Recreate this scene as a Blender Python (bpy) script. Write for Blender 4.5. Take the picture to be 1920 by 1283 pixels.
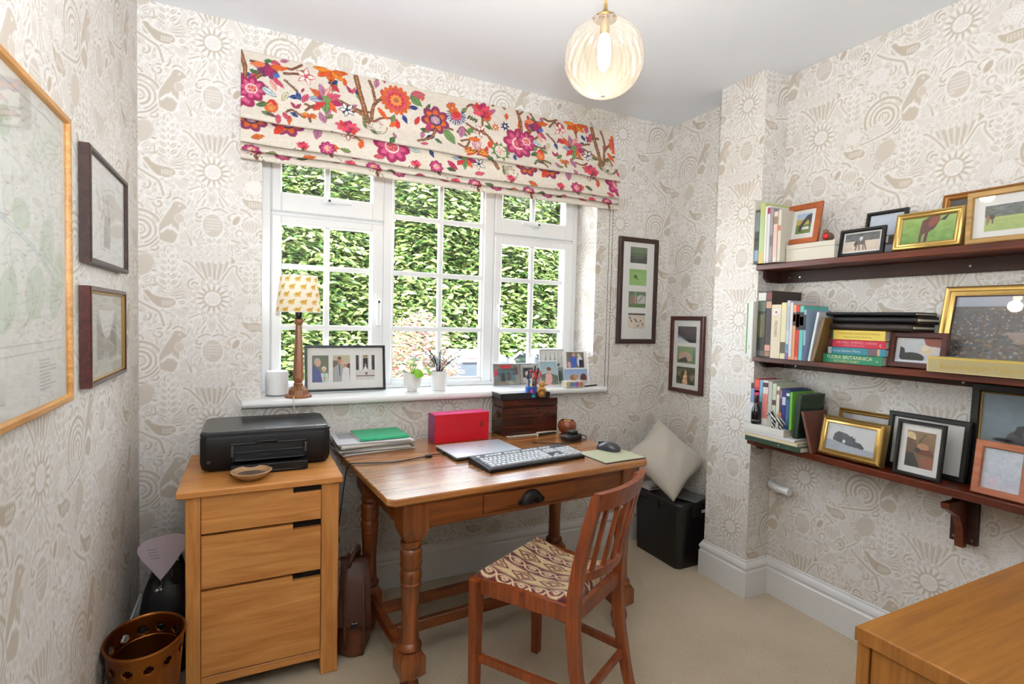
import bpy, math, random
import numpy as np
from mathutils import Matrix, Vector
R = math.radians
scene = bpy.context.scene
for _o in list(bpy.data.objects):
    bpy.data.objects.remove(_o)

# ---------------------------------------------------------------- camera
YAW, PITCH, ROLL, FPX = 0.45921, -0.042373, 0.02493, 992.75
CAMH = 1.2571
_f = Vector((math.sin(YAW) * math.cos(PITCH), math.cos(YAW) * math.cos(PITCH), math.sin(PITCH)))
_r = Vector((math.cos(YAW), -math.sin(YAW), 0))
_u = _r.cross(_f)
_r2 = _r * math.cos(ROLL) + _u * math.sin(ROLL)
_u2 = _u * math.cos(ROLL) - _r * math.sin(ROLL)
cam_d = bpy.data.cameras.new('camera')
cam_d.sensor_width = 36.0
cam_d.lens = 36.0 * FPX / 1920.0
cam_d.clip_start = 0.02
cam = bpy.data.objects.new('camera', cam_d)
scene.collection.objects.link(cam)
cam.matrix_world = Matrix(((_r2.x, _u2.x, -_f.x, 0), (_r2.y, _u2.y, -_f.y, 0), (_r2.z, _u2.z, -_f.z, CAMH), (0, 0, 0, 1)))
scene.camera = cam

# ---------------------------------------------------------------- sky, sun, flash, exposure
world = bpy.data.worlds.new('sky')
scene.world = world
world.use_nodes = True
_wn = world.node_tree
_wn.nodes.clear()
_bg = _wn.nodes.new('ShaderNodeBackground')
_sky = _wn.nodes.new('ShaderNodeTexSky')
_sky.sky_type = 'HOSEK_WILKIE'
_sky.sun_direction = (-0.35, -0.55, 0.76)
_sky.turbidity = 6.0
_sky.ground_albedo = 0.35
_hs = _wn.nodes.new('ShaderNodeHueSaturation')
_hs.inputs['Saturation'].default_value = 0.35
_wo = _wn.nodes.new('ShaderNodeOutputWorld')
_wn.links.new(_sky.outputs[0], _hs.inputs['Color'])
_wn.links.new(_hs.outputs[0], _bg.inputs['Color'])
_bg.inputs['Strength'].default_value = 58.0
_wn.links.new(_bg.outputs[0], _wo.inputs['Surface'])

sun_d = bpy.data.lights.new('sun', 'SUN')
sun_d.energy = 30.0
sun_d.angle = R(2.0)
sun_d.color = (1.0, 0.95, 0.86)
sun = bpy.data.objects.new('sun', sun_d)
sun.rotation_euler = Vector((0.35, 0.55, -0.80)).to_track_quat('-Z', 'Y').to_euler()
scene.collection.objects.link(sun)

# the photographer's flash head, on a bracket above the camera (its shadow of the pendant shows on the ceiling)
flash_d = bpy.data.lights.new('camera_flash', 'AREA')
flash_d.shape = 'DISK'
flash_d.size = 0.22
flash_d.energy = 54.0
flash_d.color = (0.89, 0.945, 1.0)
flash = bpy.data.objects.new('camera_flash', flash_d)
flash.location = (0.03, -0.04, 1.47)
flash.rotation_euler = Vector((-0.06, 0.62, 1.36)).to_track_quat('-Z', 'Y').to_euler()
scene.collection.objects.link(flash)

vs = scene.view_settings
scene.display_settings.display_device = 'sRGB'
vs.view_transform = 'Standard'
vs.look = 'None'
vs.exposure = 0.32
vs.gamma = 1.0
vs.use_curve_mapping = False
scene.cycles.use_light_tree = False
scene.cycles.max_bounces = 4
scene.cycles.diffuse_bounces = 3
scene.cycles.glossy_bounces = 3
scene.cycles.transparent_max_bounces = 16
scene.cycles.transmission_bounces = 4
scene.cycles.adaptive_threshold = 0.08
scene.cycles.caustics_reflective = False
scene.cycles.caustics_refractive = False
scene.cycles.sample_clamp_indirect = 6.0

# ---------------------------------------------------------------- helpers: meshes
COL = scene.collection
rng = random.Random(7)

def lin(c):
    c = c / 255.0
    return c / 12.92 if c <= 0.04045 else ((c + 0.055) / 1.055) ** 2.4
def C(r, g, b):
    return (lin(r), lin(g), lin(b), 1.0)

class MB:
    """collects faces of one mesh"""
    def __init__(s):
        s.v, s.f, s.mi, s.cur = [], [], [], 0
    def add(s, verts, faces, M=None):
        n = len(s.v)
        if M is not None:
            verts = [tuple(M @ Vector(p)) for p in verts]
        s.v += [tuple(p) for p in verts]
        s.f += [tuple(i + n for i in f) for f in faces]
        s.mi += [s.cur] * len(faces)
        return s
    def box(s, x0, x1, y0, y1, z0, z1, b=0.0, M=None):
        if x0 > x1: x0, x1 = x1, x0
        if y0 > y1: y0, y1 = y1, y0
        if z0 > z1: z0, z1 = z1, z0
        b = min(b, (x1 - x0) * .45, (y1 - y0) * .45, (z1 - z0) * .45)
        if b <= 0:
            v = [(x, y, z) for x in (x0, x1) for y in (y0, y1) for z in (z0, z1)]
            f = [(0, 1, 3, 2), (4, 6, 7, 5), (0, 4, 5, 1), (2, 3, 7, 6), (0, 2, 6, 4), (1, 5, 7, 3)]
            return s.add(v, f, M)
        v, idx = [], {}
        for i in (0, 1):
            for j in (0, 1):
                for k in (0, 1):
                    X, Y, Z = (x0, x1)[i], (y0, y1)[j], (z0, z1)[k]
                    dx, dy, dz = (b, -b)[i], (b, -b)[j], (b, -b)[k]
                    idx[i, j, k, 0] = len(v); v.append((X, Y + dy, Z + dz))
                    idx[i, j, k, 1] = len(v); v.append((X + dx, Y, Z + dz))
                    idx[i, j, k, 2] = len(v); v.append((X + dx, Y + dy, Z))
        f = []
        ctr = Vector(((x0 + x1) / 2, (y0 + y1) / 2, (z0 + z1) / 2))
        def put(q):
            a, bb, c = (Vector(v[q[0]]), Vector(v[q[1]]), Vector(v[q[2]]))
            if (bb - a).cross(c - a).dot((a + bb + c) / 3 - ctr) < 0:
                q = q[::-1]
            f.append(tuple(q))
        o = ((0, 0), (1, 0), (1, 1), (0, 1))
        for i in (0, 1):
            put([idx[i, p, q, 0] for p, q in o]); put([idx[p, i, q, 1] for p, q in o]); put([idx[p, q, i, 2] for p, q in o])
        for p in (0, 1):
            for q in (0, 1):
                put([idx[0, p, q, 1], idx[1, p, q, 1], idx[1, p, q, 2], idx[0, p, q, 2]])
                put([idx[p, 0, q, 0], idx[p, 1, q, 0], idx[p, 1, q, 2], idx[p, 0, q, 2]])
                put([idx[p, q, 0, 0], idx[p, q, 1, 0], idx[p, q, 1, 1], idx[p, q, 0, 1]])
                for k in (0, 1):
                    put([idx[p, q, k, 0], idx[p, q, k, 1], idx[p, q, k, 2]])
        return s.add(v, f, M)
    def lathe(s, prof, n=24, M=None, caps=True, fn=None):
        v, f = [], []
        for (r, z) in prof:
            for i in range(n):
                a = 2 * math.pi * i / n
                k = fn(a, r, z) if fn else 1.0
                v.append((r * k * math.cos(a), r * k * math.sin(a), z))
        for j in range(len(prof) - 1):
            for i in range(n):
                i2 = (i + 1) % n
                f.append((j * n + i, j * n + i2, (j + 1) * n + i2, (j + 1) * n + i))
        if caps:
            f.append(tuple(range(n))[::-1]); f.append(tuple((len(prof) - 1) * n + i for i in range(n)))
        return s.add(v, f, M)
    def tube(s, path, r, n=8, M=None, closed=False):
        P = [Vector(p) for p in path]
        v, f = [], []
        m = len(P)
        up = None
        for i, p in enumerate(P):
            if closed:
                t = (P[(i + 1) % m] - P[i - 1])
            else:
                t = P[min(i + 1, m - 1)] - P[max(i - 1, 0)]
            t.normalize()
            if up is None:
                up = Vector((0, 0, 1)) if abs(t.z) < .9 else Vector((1, 0, 0))
            a = t.cross(up)
            if a.length < 1e-6:
                a = t.cross(Vector((1, 0, 0)))
            a.normalize(); up = a.cross(t)
            rr = r[i] if isinstance(r, (list, tuple)) else r
            for k in range(n):
                g = 2 * math.pi * k / n
                v.append(tuple(p + a * (rr * math.cos(g)) + up * (rr * math.sin(g))))
        for i in range(m if closed else m - 1):
            i2 = (i + 1) % m
            for k in range(n):
                k2 = (k + 1) % n
                f.append((i * n + k, i * n + k2, i2 * n + k2, i2 * n + k))
        if not closed:
            f.append(tuple(range(n))[::-1]); f.append(tuple((m - 1) * n + k for k in range(n)))
        return s.add(v, f, M)
    def prism(s, poly, y0, y1, M=None):
        """poly in (x,z), extruded along y"""
        n = len(poly)
        v = [(x, y0, z) for x, z in poly] + [(x, y1, z) for x, z in poly]
        f = [tuple(range(n)), tuple(range(2 * n - 1, n - 1, -1))]
        for i in range(n):
            j = (i + 1) % n
            f.append((i, i + n, j + n, j))
        return s.add(v, f, M)
    def hexa(s, c, M=None):
        """8 corners: bottom 4 (ccw), top 4"""
        return s.add(c, [(3, 2, 1, 0), (4, 5, 6, 7), (0, 1, 5, 4), (1, 2, 6, 5), (2, 3, 7, 6), (3, 0, 4, 7)], M)
    def beam(s, a, b, w, h, M=None, side=None):
        """square bar from a to b, w across side dir, h across the other"""
        a, b = Vector(a), Vector(b)
        t = (b - a).normalized()
        sd = Vector(side) if side else (t.cross(Vector((0, 0, 1))) if abs(t.z) < .95 else Vector((1, 0, 0)))
        sd = (sd - t * sd.dot(t)).normalized()
        u = sd.cross(t)
        c = []
        for p in (a, b):
            for i, j in ((-1, -1), (1, -1), (1, 1), (-1, 1)):
                c.append(tuple(p + sd * (i * w / 2) + u * (j * h / 2)))
        return s.hexa(c, M)
    def loft(s, rings, M=None, caps=True):
        n = len(rings[0])
        v = [p for r in rings for p in r]
        f = []
        for j in range(len(rings) - 1):
            for i in range(n):
                i2 = (i + 1) % n
                f.append((j * n + i, j * n + i2, (j + 1) * n + i2, (j + 1) * n + i))
        if caps:
            f.append(tuple(range(n))[::-1]); f.append(tuple((len(rings) - 1) * n + i for i in range(n)))
        return s.add(v, f, M)
    def sphere(s, c, r, n=16, m=10, M=None):
        rx, ry, rz = (r, r, r) if not isinstance(r, (tuple, list)) else r
        prof = [(max(1e-4, math.sin(math.pi * j / m)), -math.cos(math.pi * j / m)) for j in range(m + 1)]
        MM = Matrix.Translation(c) @ Matrix.Diagonal((rx, ry, rz, 1))
        if M is not None: MM = M @ MM
        return s.lathe(prof, n, MM)
    def mesh(s, name):
        me = bpy.data.meshes.new(name)
        me.from_pydata(s.v, [], s.f)
        if any(s.mi):
            me.polygons.foreach_set('material_index', s.mi)
        return me
    def build(s, name, mat, parent=None, smooth=None, fix=True):
        me = s.mesh(name)
        if fix:
            import bmesh
            bm = bmesh.new(); bm.from_mesh(me)
            bmesh.ops.recalc_face_normals(bm, faces=bm.faces)
            bm.to_mesh(me); bm.free()
        return link(name, me, mat, parent, smooth)

def link(name, me, mat, parent=None, smooth=None):
    for m in (mat if isinstance(mat, (list, tuple)) else [mat]):
        me.materials.append(m)
    if smooth is not None:
        me.polygons.foreach_set('use_smooth', [True] * len(me.polygons))
        if smooth < 180:
            me.set_sharp_from_angle(angle=R(smooth))
    o = bpy.data.objects.new(name, me)
    COL.objects.link(o)
    if parent is not None:
        o.parent = parent
    return o

def tag(o, label, cat, group=None, kind=None):
    if label: o['label'] = label
    if cat: o['category'] = cat
    if group: o['group'] = group
    if kind: o['kind'] = kind
    return o
def thing(name, label, cat, loc=(0, 0, 0), rz=0.0, group=None, rx=0.0):
    o = bpy.data.objects.new(name, None)
    o.empty_display_size = 0.05
    COL.objects.link(o)
    o.location = loc
    o.rotation_euler = (rx, 0, rz)
    return tag(o, label, cat, group)
def struct(o):
    o['kind'] = 'structure'
    return o
def T(x, y, z): return Matrix.Translation((x, y, z))
def RZ(a): return Matrix.Rotation(a, 4, 'Z')
def RX(a): return Matrix.Rotation(a, 4, 'X')
def RY(a): return Matrix.Rotation(a, 4, 'Y')

def text_mesh(s, size, M, extr=0.0003, xscale=1.0, bold=0.0, shear=0.0):
    cu = bpy.data.curves.new('t', 'FONT')
    cu.body = s; cu.size = size; cu.extrude = extr; cu.align_x = 'CENTER'; cu.align_y = 'CENTER'
    cu.offset = bold; cu.shear = shear; cu.resolution_u = 2
    o = bpy.data.objects.new('t', cu)
    COL.objects.link(o)
    dg = bpy.context.evaluated_depsgraph_get()
    me = bpy.data.meshes.new_from_object(o.evaluated_get(dg))
    bpy.data.objects.remove(o); bpy.data.curves.remove(cu)
    me.transform(M @ Matrix.Diagonal((xscale, 1, 1, 1)))
    return me
# text lies in its local xy plane facing +z; this stands it up facing -y
STAND = Matrix.Rotation(R(90), 4, 'X')
def lettering(s, size, M, mat, parent, **k):
    return link('lettering', text_mesh(s, size, M, **k), mat, parent)

# ---------------------------------------------------------------- helpers: materials
def new_mat(name):
    m = bpy.data.materials.new(name)
    m.use_nodes = True
    nt = m.node_tree
    return m, nt, nt.nodes['Principled BSDF']
def plain(name, col, rough=.5, metal=0.0, noise=0.0, nscale=40, bump=0.0, coat=0.0, trans=0.0, sheen=0.0, spec=None):
    m, nt, p = new_mat(name)
    p.inputs['Base Color'].default_value = col
    p.inputs['Roughness'].default_value = rough
    p.inputs['Metallic'].default_value = metal
    p.inputs['Coat Weight'].default_value = coat
    p.inputs['Sheen Weight'].default_value = sheen
    p.inputs['Transmission Weight'].default_value = trans
    if spec is not None: p.inputs['Specular IOR Level'].default_value = spec
    tc = nt.nodes.new('ShaderNodeTexCoord')
    nz = nt.nodes.new('ShaderNodeTexNoise')
    nz.inputs['Scale'].default_value = nscale
    nz.inputs['Detail'].default_value = 4
    nt.links.new(tc.outputs['Object'], nz.inputs['Vector'])
    hv = nt.nodes.new('ShaderNodeHueSaturation')
    hv.inputs['Color'].default_value = col
    mr = nt.nodes.new('ShaderNodeMapRange')
    mr.inputs[3].default_value = 1 - max(noise, .02); mr.inputs[4].default_value = 1 + max(noise, .02)
    nt.links.new(nz.outputs[0], mr.inputs[0])
    nt.links.new(mr.outputs[0], hv.inputs['Value'])
    nt.links.new(hv.outputs[0], p.inputs['Base Color'])
    if bump > 0:
        b = nt.nodes.new('ShaderNodeBump')
        b.inputs['Strength'].default_value = bump
        b.inputs['Distance'].default_value = 0.004
        nt.links.new(nz.outputs[0], b.inputs['Height'])
        nt.links.new(b.outputs[0], p.inputs['Normal'])
    return m
def wood(name, dark, light, axis=0, scale=1.0, rough=.35, coat=.2, fine=1.0, blotch=.25, spec=.4):
    m, nt, p = new_mat(name)
    tc = nt.nodes.new('ShaderNodeTexCoord')
    mp = nt.nodes.new('ShaderNodeMapping')
    sc = [14 * scale] * 3; sc[axis] = 1.1 * scale
    mp.inputs['Scale'].default_value = sc
    nt.links.new(tc.outputs['Object'], mp.inputs['Vector'])
    n1 = nt.nodes.new('ShaderNodeTexNoise')
    n1.inputs['Scale'].default_value = 2.2; n1.inputs['Detail'].default_value = 7; n1.inputs['Distortion'].default_value = .7
    n1.inputs['Roughness'].default_value = .62
    nt.links.new(mp.outputs[0], n1.inputs['Vector'])
    n2 = nt.nodes.new('ShaderNodeTexNoise')
    sc2 = nt.nodes.new('ShaderNodeMapping')
    s2 = [130 * scale] * 3; s2[axis] = 5 * scale
    sc2.inputs['Scale'].default_value = s2
    nt.links.new(tc.outputs['Object'], sc2.inputs['Vector'])
    nt.links.new(sc2.outputs[0], n2.inputs['Vector'])
    n2.inputs['Scale'].default_value = 1.0; n2.inputs['Detail'].default_value = 3
    mx = nt.nodes.new('ShaderNodeMath'); mx.operation = 'MULTIPLY_ADD'
    nt.links.new(n2.outputs[0], mx.inputs[0]); mx.inputs[1].default_value = .45 * fine
    nt.links.new(n1.outputs[0], mx.inputs[2])
    cr = nt.nodes.new('ShaderNodeValToRGB')
    cr.color_ramp.elements[0].position = .42 + .1 * fine; cr.color_ramp.elements[0].color = dark
    cr.color_ramp.elements[1].position = .72 + .18 * fine; cr.color_ramp.elements[1].color = light
    nt.links.new(mx.outputs[0], cr.inputs[0])
    n3 = nt.nodes.new('ShaderNodeTexNoise'); n3.inputs['Scale'].default_value = 3.5
    nt.links.new(tc.outputs['Object'], n3.inputs['Vector'])
    mr = nt.nodes.new('ShaderNodeMapRange'); mr.inputs[3].default_value = 1 - blotch; mr.inputs[4].default_value = 1 + blotch
    nt.links.new(n3.outputs[0], mr.inputs[0])
    hv = nt.nodes.new('ShaderNodeHueSaturation')
    nt.links.new(cr.outputs[0], hv.inputs['Color']); nt.links.new(mr.outputs[0], hv.inputs['Value'])
    nt.links.new(hv.outputs[0], p.inputs['Base Color'])
    p.inputs['Roughness'].default_value = rough
    p.inputs['Coat Weight'].default_value = coat
    p.inputs['Coat Roughness'].default_value = .25
    p.inputs['Specular IOR Level'].default_value = spec
    b = nt.nodes.new('ShaderNodeBump'); b.inputs['Strength'].default_value = .12; b.inputs['Distance'].default_value = .002
    nt.links.new(mx.outputs[0], b.inputs['Height']); nt.links.new(b.outputs[0], p.inputs['Normal'])
    return m
def painted(name, rough=.5, coat=0.0, sheen=0.0, bump=0.0, bscale=900, trans=0.0):
    m, nt, p = new_mat(name)
    a = nt.nodes.new('ShaderNodeAttribute'); a.attribute_name = 'print'
    nt.links.new(a.outputs['Color'], p.inputs['Base Color'])
    p.inputs['Roughness'].default_value = rough
    p.inputs['Coat Weight'].default_value = coat
    p.inputs['Sheen Weight'].default_value = sheen
    if bump:
        tc = nt.nodes.new('ShaderNodeTexCoord'); w = nt.nodes.new('ShaderNodeTexNoise'); w.inputs['Scale'].default_value = bscale
        nt.links.new(tc.outputs['Object'], w.inputs['Vector'])
        b = nt.nodes.new('ShaderNodeBump'); b.inputs['Strength'].default_value = bump; b.inputs['Distance'].default_value = .001
        nt.links.new(w.outputs[0], b.inputs['Height']); nt.links.new(b.outputs[0], p.inputs['Normal'])
    if trans:
        tr = nt.nodes.new('ShaderNodeBsdfTranslucent'); nt.links.new(a.outputs['Color'], tr.inputs['Color'])
        mx = nt.nodes.new('ShaderNodeMixShader'); mx.inputs[0].default_value = trans
        out = nt.nodes['Material Output']
        nt.links.new(p.outputs[0], mx.inputs[1]); nt.links.new(tr.outputs[0], mx.inputs[2]); nt.links.new(mx.outputs[0], out.inputs[0])
    return m
def clear_glass(name, tint=(1, 1, 1, 1), rough=0.0, ior=1.45, boost=1.0):
    """thin glazing: fresnel mix of a clear and a mirror layer"""
    m = bpy.data.materials.new(name); m.use_nodes = True
    nt = m.node_tree; nt.nodes.clear()
    out = nt.nodes.new('ShaderNodeOutputMaterial')
    t = nt.nodes.new('ShaderNodeBsdfTransparent'); t.inputs[0].default_value = tint
    g = nt.nodes.new('ShaderNodeBsdfGlossy'); g.inputs['Roughness'].default_value = rough
    lw = nt.nodes.new('ShaderNodeLayerWeight'); lw.inputs[0].default_value = .5
    pw = nt.nodes.new('ShaderNodeMath'); pw.operation = 'POWER'; pw.inputs[1].default_value = 5.0
    nt.links.new(lw.outputs['Facing'], pw.inputs[0])
    mu = nt.nodes.new('ShaderNodeMath'); mu.operation = 'MULTIPLY_ADD'; mu.use_clamp = True
    mu.inputs[1].default_value = .8 * boost; mu.inputs[2].default_value = .03 * boost
    nt.links.new(pw.outputs[0], mu.inputs[0])
    mx = nt.nodes.new('ShaderNodeMixShader')
    nt.links.new(mu.outputs[0], mx.inputs[0]); nt.links.new(t.outputs[0], mx.inputs[1]); nt.links.new(g.outputs[0], mx.inputs[2])
    nt.links.new(mx.outputs[0], out.inputs[0])
    return m
def emit(name, col, strength):
    m = bpy.data.materials.new(name); m.use_nodes = True
    nt = m.node_tree; nt.nodes.clear()
    out = nt.nodes.new('ShaderNodeOutputMaterial'); e = nt.nodes.new('ShaderNodeEmission')
    e.inputs[0].default_value = col; e.inputs[1].default_value = strength
    nt.links.new(e.outputs[0], out.inputs[0])
    return m

# ---- little expression compiler for node-drawn patterns
class NT:
    def __init__(s, nt): s.nt = nt
    def math(s, op, *a, clamp=False):
        n = s.nt.nodes.new('ShaderNodeMath'); n.operation = op; n.use_clamp = clamp
        for i, x in enumerate(a):
            if isinstance(x, (int, float)): n.inputs[i].default_value = x
            else: s.nt.links.new(x, n.inputs[i])
        return n.outputs[0]
    def add(s, a, b): return s.math('ADD', a, b)
    def sub(s, a, b): return s.math('SUBTRACT', a, b)
    def mul(s, a, b): return s.math('MULTIPLY', a, b)
    def step(s, x, e0, e1, lo=0.0, hi=1.0):
        n = s.nt.nodes.new('ShaderNodeMapRange'); n.interpolation_type = 'SMOOTHSTEP'
        s.nt.links.new(x, n.inputs[0])
        for i, v in ((1, e0), (2, e1), (3, lo), (4, hi)): n.inputs[i].default_value = v
        return n.outputs[0]
    def mix(s, f, a, b):
        n = s.nt.nodes.new('ShaderNodeMix'); n.data_type = 'FLOAT'
        for i, v in ((0, f), (2, a), (3, b)):
            if isinstance(v, (int, float)): n.inputs[i].default_value = v
            else: s.nt.links.new(v, n.inputs[i])
        return n.outputs[0]
    def local(s, P, cx, cy, rx=1.0, ry=1.0, rot=0.0):
        n = s.nt.nodes.new('ShaderNodeMapping'); n.vector_type = 'TEXTURE'
        n.inputs['Location'].default_value = (cx, cy, 0); n.inputs['Rotation'].default_value = (0, 0, rot)
        n.inputs['Scale'].default_value = (rx, ry, 1)
        s.nt.links.new(P, n.inputs['Vector'])
        return n.outputs[0]
    def length(s, v):
        n = s.nt.nodes.new('ShaderNodeVectorMath'); n.operation = 'LENGTH'
        s.nt.links.new(v, n.inputs[0])
        return n.outputs['Value']
    def xyz(s, v):
        n = s.nt.nodes.new('ShaderNodeSeparateXYZ'); s.nt.links.new(v, n.inputs[0])
        return n.outputs[0], n.outputs[1], n.outputs[2]
    def vec(s, x, y, z=0.0):
        n = s.nt.nodes.new('ShaderNodeCombineXYZ')
        for i, v in enumerate((x, y, z)):
            if isinstance(v, (int, float)): n.inputs[i].default_value = v
            else: s.nt.links.new(v, n.inputs[i])
        return n.outputs[0]

# ---------------------------------------------------------------- painter: flat prints worked out in numpy, carried by mesh colour attributes
class Pic:
    """a small raster over [x0,x1] x [y0,y1]; row 0 is y0; colours are sRGB 0..255 tuples"""
    def __init__(s, w, h, x0=0., x1=1., y0=0., y1=1., bg=(255, 255, 255), lattice=None):
        s.w, s.h, s.x0, s.x1, s.y0, s.y1 = w, h, x0, x1, y0, y1
        s.a = np.empty((h, w, 3), np.float32); s.a[:] = bg
        s.X = (x0 + (np.arange(w) + .5) * (x1 - x0) / w).astype(np.float32)
        s.Y = (y0 + (np.arange(h) + .5) * (y1 - y0) / h).astype(np.float32)
        s.px = abs(x1 - x0) / w; s.py = abs(y1 - y0) / h
        s.asp = 1.0            # metres per unit y / metres per unit x
        s.lat = lattice or [(0, 0)]
    def _win(s, xa, xb, ya, yb):
        i = np.nonzero((s.X >= xa) & (s.X <= xb))[0]; j = np.nonzero((s.Y >= ya) & (s.Y <= yb))[0]
        if len(i) == 0 or len(j) == 0: return None
        return slice(j[0], j[-1] + 1), slice(i[0], i[-1] + 1)
    def _blend(s, w, m, col):
        m = m[..., None]
        s.a[w] = s.a[w] * (1 - m) + np.asarray(col, np.float32) * m
    def ell(s, cx, cy, rx, ry, col, rot=0., al=1., soft=0.):
        for ox, oy in s.lat:
            R_ = max(rx, ry) * 1.05 + s.px * 2 + soft * max(rx, ry)
            w = s._win(cx + ox - R_, cx + ox + R_, cy + oy - R_, cy + oy + R_)
            if w is None: continue
            dx = s.X[w[1]][None] - cx - ox; dy = s.Y[w[0]][:, None] - cy - oy
            c, n = math.cos(rot), math.sin(rot)
            d = np.sqrt(((dx * c + dy * n) / rx) ** 2 + ((-dx * n + dy * c) / ry) ** 2)
            e = max(s.px, s.py) / min(rx, ry) + soft
            s._blend(w, np.clip((1 - d) / e + .5, 0, 1) * al, col)
        return s
    def rect(s, xa, ya, xb, yb, col, al=1.):
        w = s._win(xa, xb, ya, yb)
        if w is not None: s._blend(w, np.full((w[0].stop - w[0].start, w[1].stop - w[1].start), al, np.float32), col)
        return s
    def poly(s, pts, col, al=1.):
        P = np.asarray(pts, np.float32)
        for ox, oy in s.lat:
            w = s._win(P[:, 0].min() + ox, P[:, 0].max() + ox, P[:, 1].min() + oy, P[:, 1].max() + oy)
            if w is None: continue
            x = s.X[w[1]][None] - ox; y = s.Y[w[0]][:, None] - oy
            ins = np.zeros((y.shape[0], x.shape[1]), bool)
            n = len(P)
            for i in range(n):
                xa, ya = P[i]; xb, yb = P[(i + 1) % n]
                if ya == yb: continue
                c = ((ya > y) != (yb > y)) & (x < (xb - xa) * (y - ya) / (yb - ya) + xa)
                ins ^= c
            s._blend(w, ins.astype(np.float32) * al, col)
        return s
    def line(s, pts, wd, col, al=1., taper=0.):
        P = np.asarray(pts, np.float32)
        for ox, oy in s.lat:
            w = s._win(P[:, 0].min() + ox - wd, P[:, 0].max() + ox + wd, P[:, 1].min() + oy - wd, P[:, 1].max() + oy + wd)
            if w is None: continue
            x = s.X[w[1]][None] - ox; y = s.Y[w[0]][:, None] - oy
            best = np.full((y.shape[0], x.shape[1]), 1e9, np.float32)
            n = len(P) - 1
            for i in range(n):
                a, b = P[i], P[i + 1]
                d = b - a; L = float(d @ d) + 1e-12
                t = np.clip(((x - a[0]) * d[0] + (y - a[1]) * d[1]) / L, 0, 1)
                wl = wd * (1 - taper * (i + t) / n) if taper else wd
                q = np.sqrt((x - a[0] - t * d[0]) ** 2 + (y - a[1] - t * d[1]) ** 2) - wl / 2
                best = np.minimum(best, q)
            s._blend(w, np.clip(.5 - best / max(s.px, s.py), 0, 1) * al, col)
        return s
    def grad(s, top, bot, ya=None, yb=None):
        ya = s.y0 if ya is None else ya; yb = s.y1 if yb is None else yb
        w = s._win(-9, 9, min(ya, yb), max(ya, yb))
        t = np.clip((s.Y[w[0]] - ya) / (yb - ya), 0, 1)[:, None, None]
        s.a[w] = np.asarray(top, np.float32) * (1 - t) + np.asarray(bot, np.float32) * t
        return s
    def noise(s, amp, n=12, seed=1, ya=-9, yb=9, xa=-9, xb=9, tint=None):
        w = s._win(xa, xb, ya, yb)
        if w is None: return s
        r = np.random.RandomState(seed)
        hh, ww = w[0].stop - w[0].start, w[1].stop - w[1].start
        g = r.rand(n + 2, n + 2).astype(np.float32)
        u = np.linspace(0, n, ww); v = np.linspace(0, n, hh)
        i = u.astype(int); j = v.astype(int); fu = (u - i)[None]; fv = (v - j)[:, None]
        g00 = g[np.ix_(j, i)]; g01 = g[np.ix_(j, i + 1)]; g10 = g[np.ix_(j + 1, i)]; g11 = g[np.ix_(j + 1, i + 1)]
        q = (g00 * (1 - fu) + g01 * fu) * (1 - fv) + (g10 * (1 - fu) + g11 * fu) * fv - .5
        if tint is None: s.a[w] += (q * amp)[..., None]
        else: s._blend(w, np.clip(q * 2 * amp, 0, 1), tint)
        return s
    def lens(s, x, y, L, W, ang, col, al=1., base=0.):
        """pointed leaf from (x,y) along ang"""
        n = 9; pts = []
        c, q = math.cos(ang), math.sin(ang)
        for sgn in (1, -1):
            for i in range(n + 1):
                t = i / n if sgn > 0 else 1 - i / n
                h = sgn * W / 2 * (math.sin(math.pi * t ** .85) if not base else math.sin(math.pi * min(1, t * .8 + .2)) )
                pts.append((x + c * t * L - q * h, y + q * t * L + c * h))
        return s.poly(pts, col, al)
    def linear(s):
        v = np.clip(s.a / 255., 0, 1)
        return np.where(v <= .04045, v / 12.92, ((v + .055) / 1.055) ** 2.4)

def curve(pts, n=8):
    """Catmull-Rom through pts"""
    P = [pts[0]] + list(pts) + [pts[-1]]
    out = []
    for i in range(1, len(P) - 2):
        a, b, c, d = P[i - 1], P[i], P[i + 1], P[i + 2]
        for k in range(n):
            t = k / n
            out.append(tuple(.5 * ((2 * b[j]) + (-a[j] + c[j]) * t + (2 * a[j] - 5 * b[j] + 4 * c[j] - d[j]) * t * t + (-a[j] + 3 * b[j] - 3 * c[j] + d[j]) * t ** 3) for j in range(len(b))))
    out.append(tuple(pts[-1]))
    return out

def colour_grid(name, V, nx, ny, cols, mat, parent=None, smooth=None, flip=False):
    """V: (ny*nx,3) vertex array, cols (ny*nx,3) linear colours -> one mesh with the attribute 'print'"""
    me = bpy.data.meshes.new(name)
    i = np.arange(nx - 1)[None] + np.arange(ny - 1)[:, None] * nx
    q = np.stack([i, i + 1, i + 1 + nx, i + nx], -1).reshape(-1, 4)
    if flip: q = q[:, ::-1]
    return raw_mesh(name, V, q, cols, mat, parent, smooth)
def raw_mesh(name, V, q, cols, mat, parent=None, smooth=None):
    me = bpy.data.meshes.new(name)
    nf, k = q.shape
    me.vertices.add(len(V)); me.vertices.foreach_set('co', np.ascontiguousarray(V, np.float32).ravel())
    me.loops.add(nf * k); me.loops.foreach_set('vertex_index', np.ascontiguousarray(q, np.int32).ravel())
    me.polygons.add(nf); me.polygons.foreach_set('loop_start', np.arange(0, nf * k, k, dtype=np.int32))
    try: me.polygons.foreach_set('loop_total', np.full(nf, k, np.int32))
    except Exception: pass
    if cols is not None:
        at = me.attributes.new('print', 'FLOAT_COLOR', 'POINT')
        c4 = np.ones((len(V), 4), np.float32); c4[:, :3] = cols
        at.data.foreach_set('color', c4.ravel())
    me.update(calc_edges=True)
    return link(name, me, mat, parent, smooth)
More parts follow.
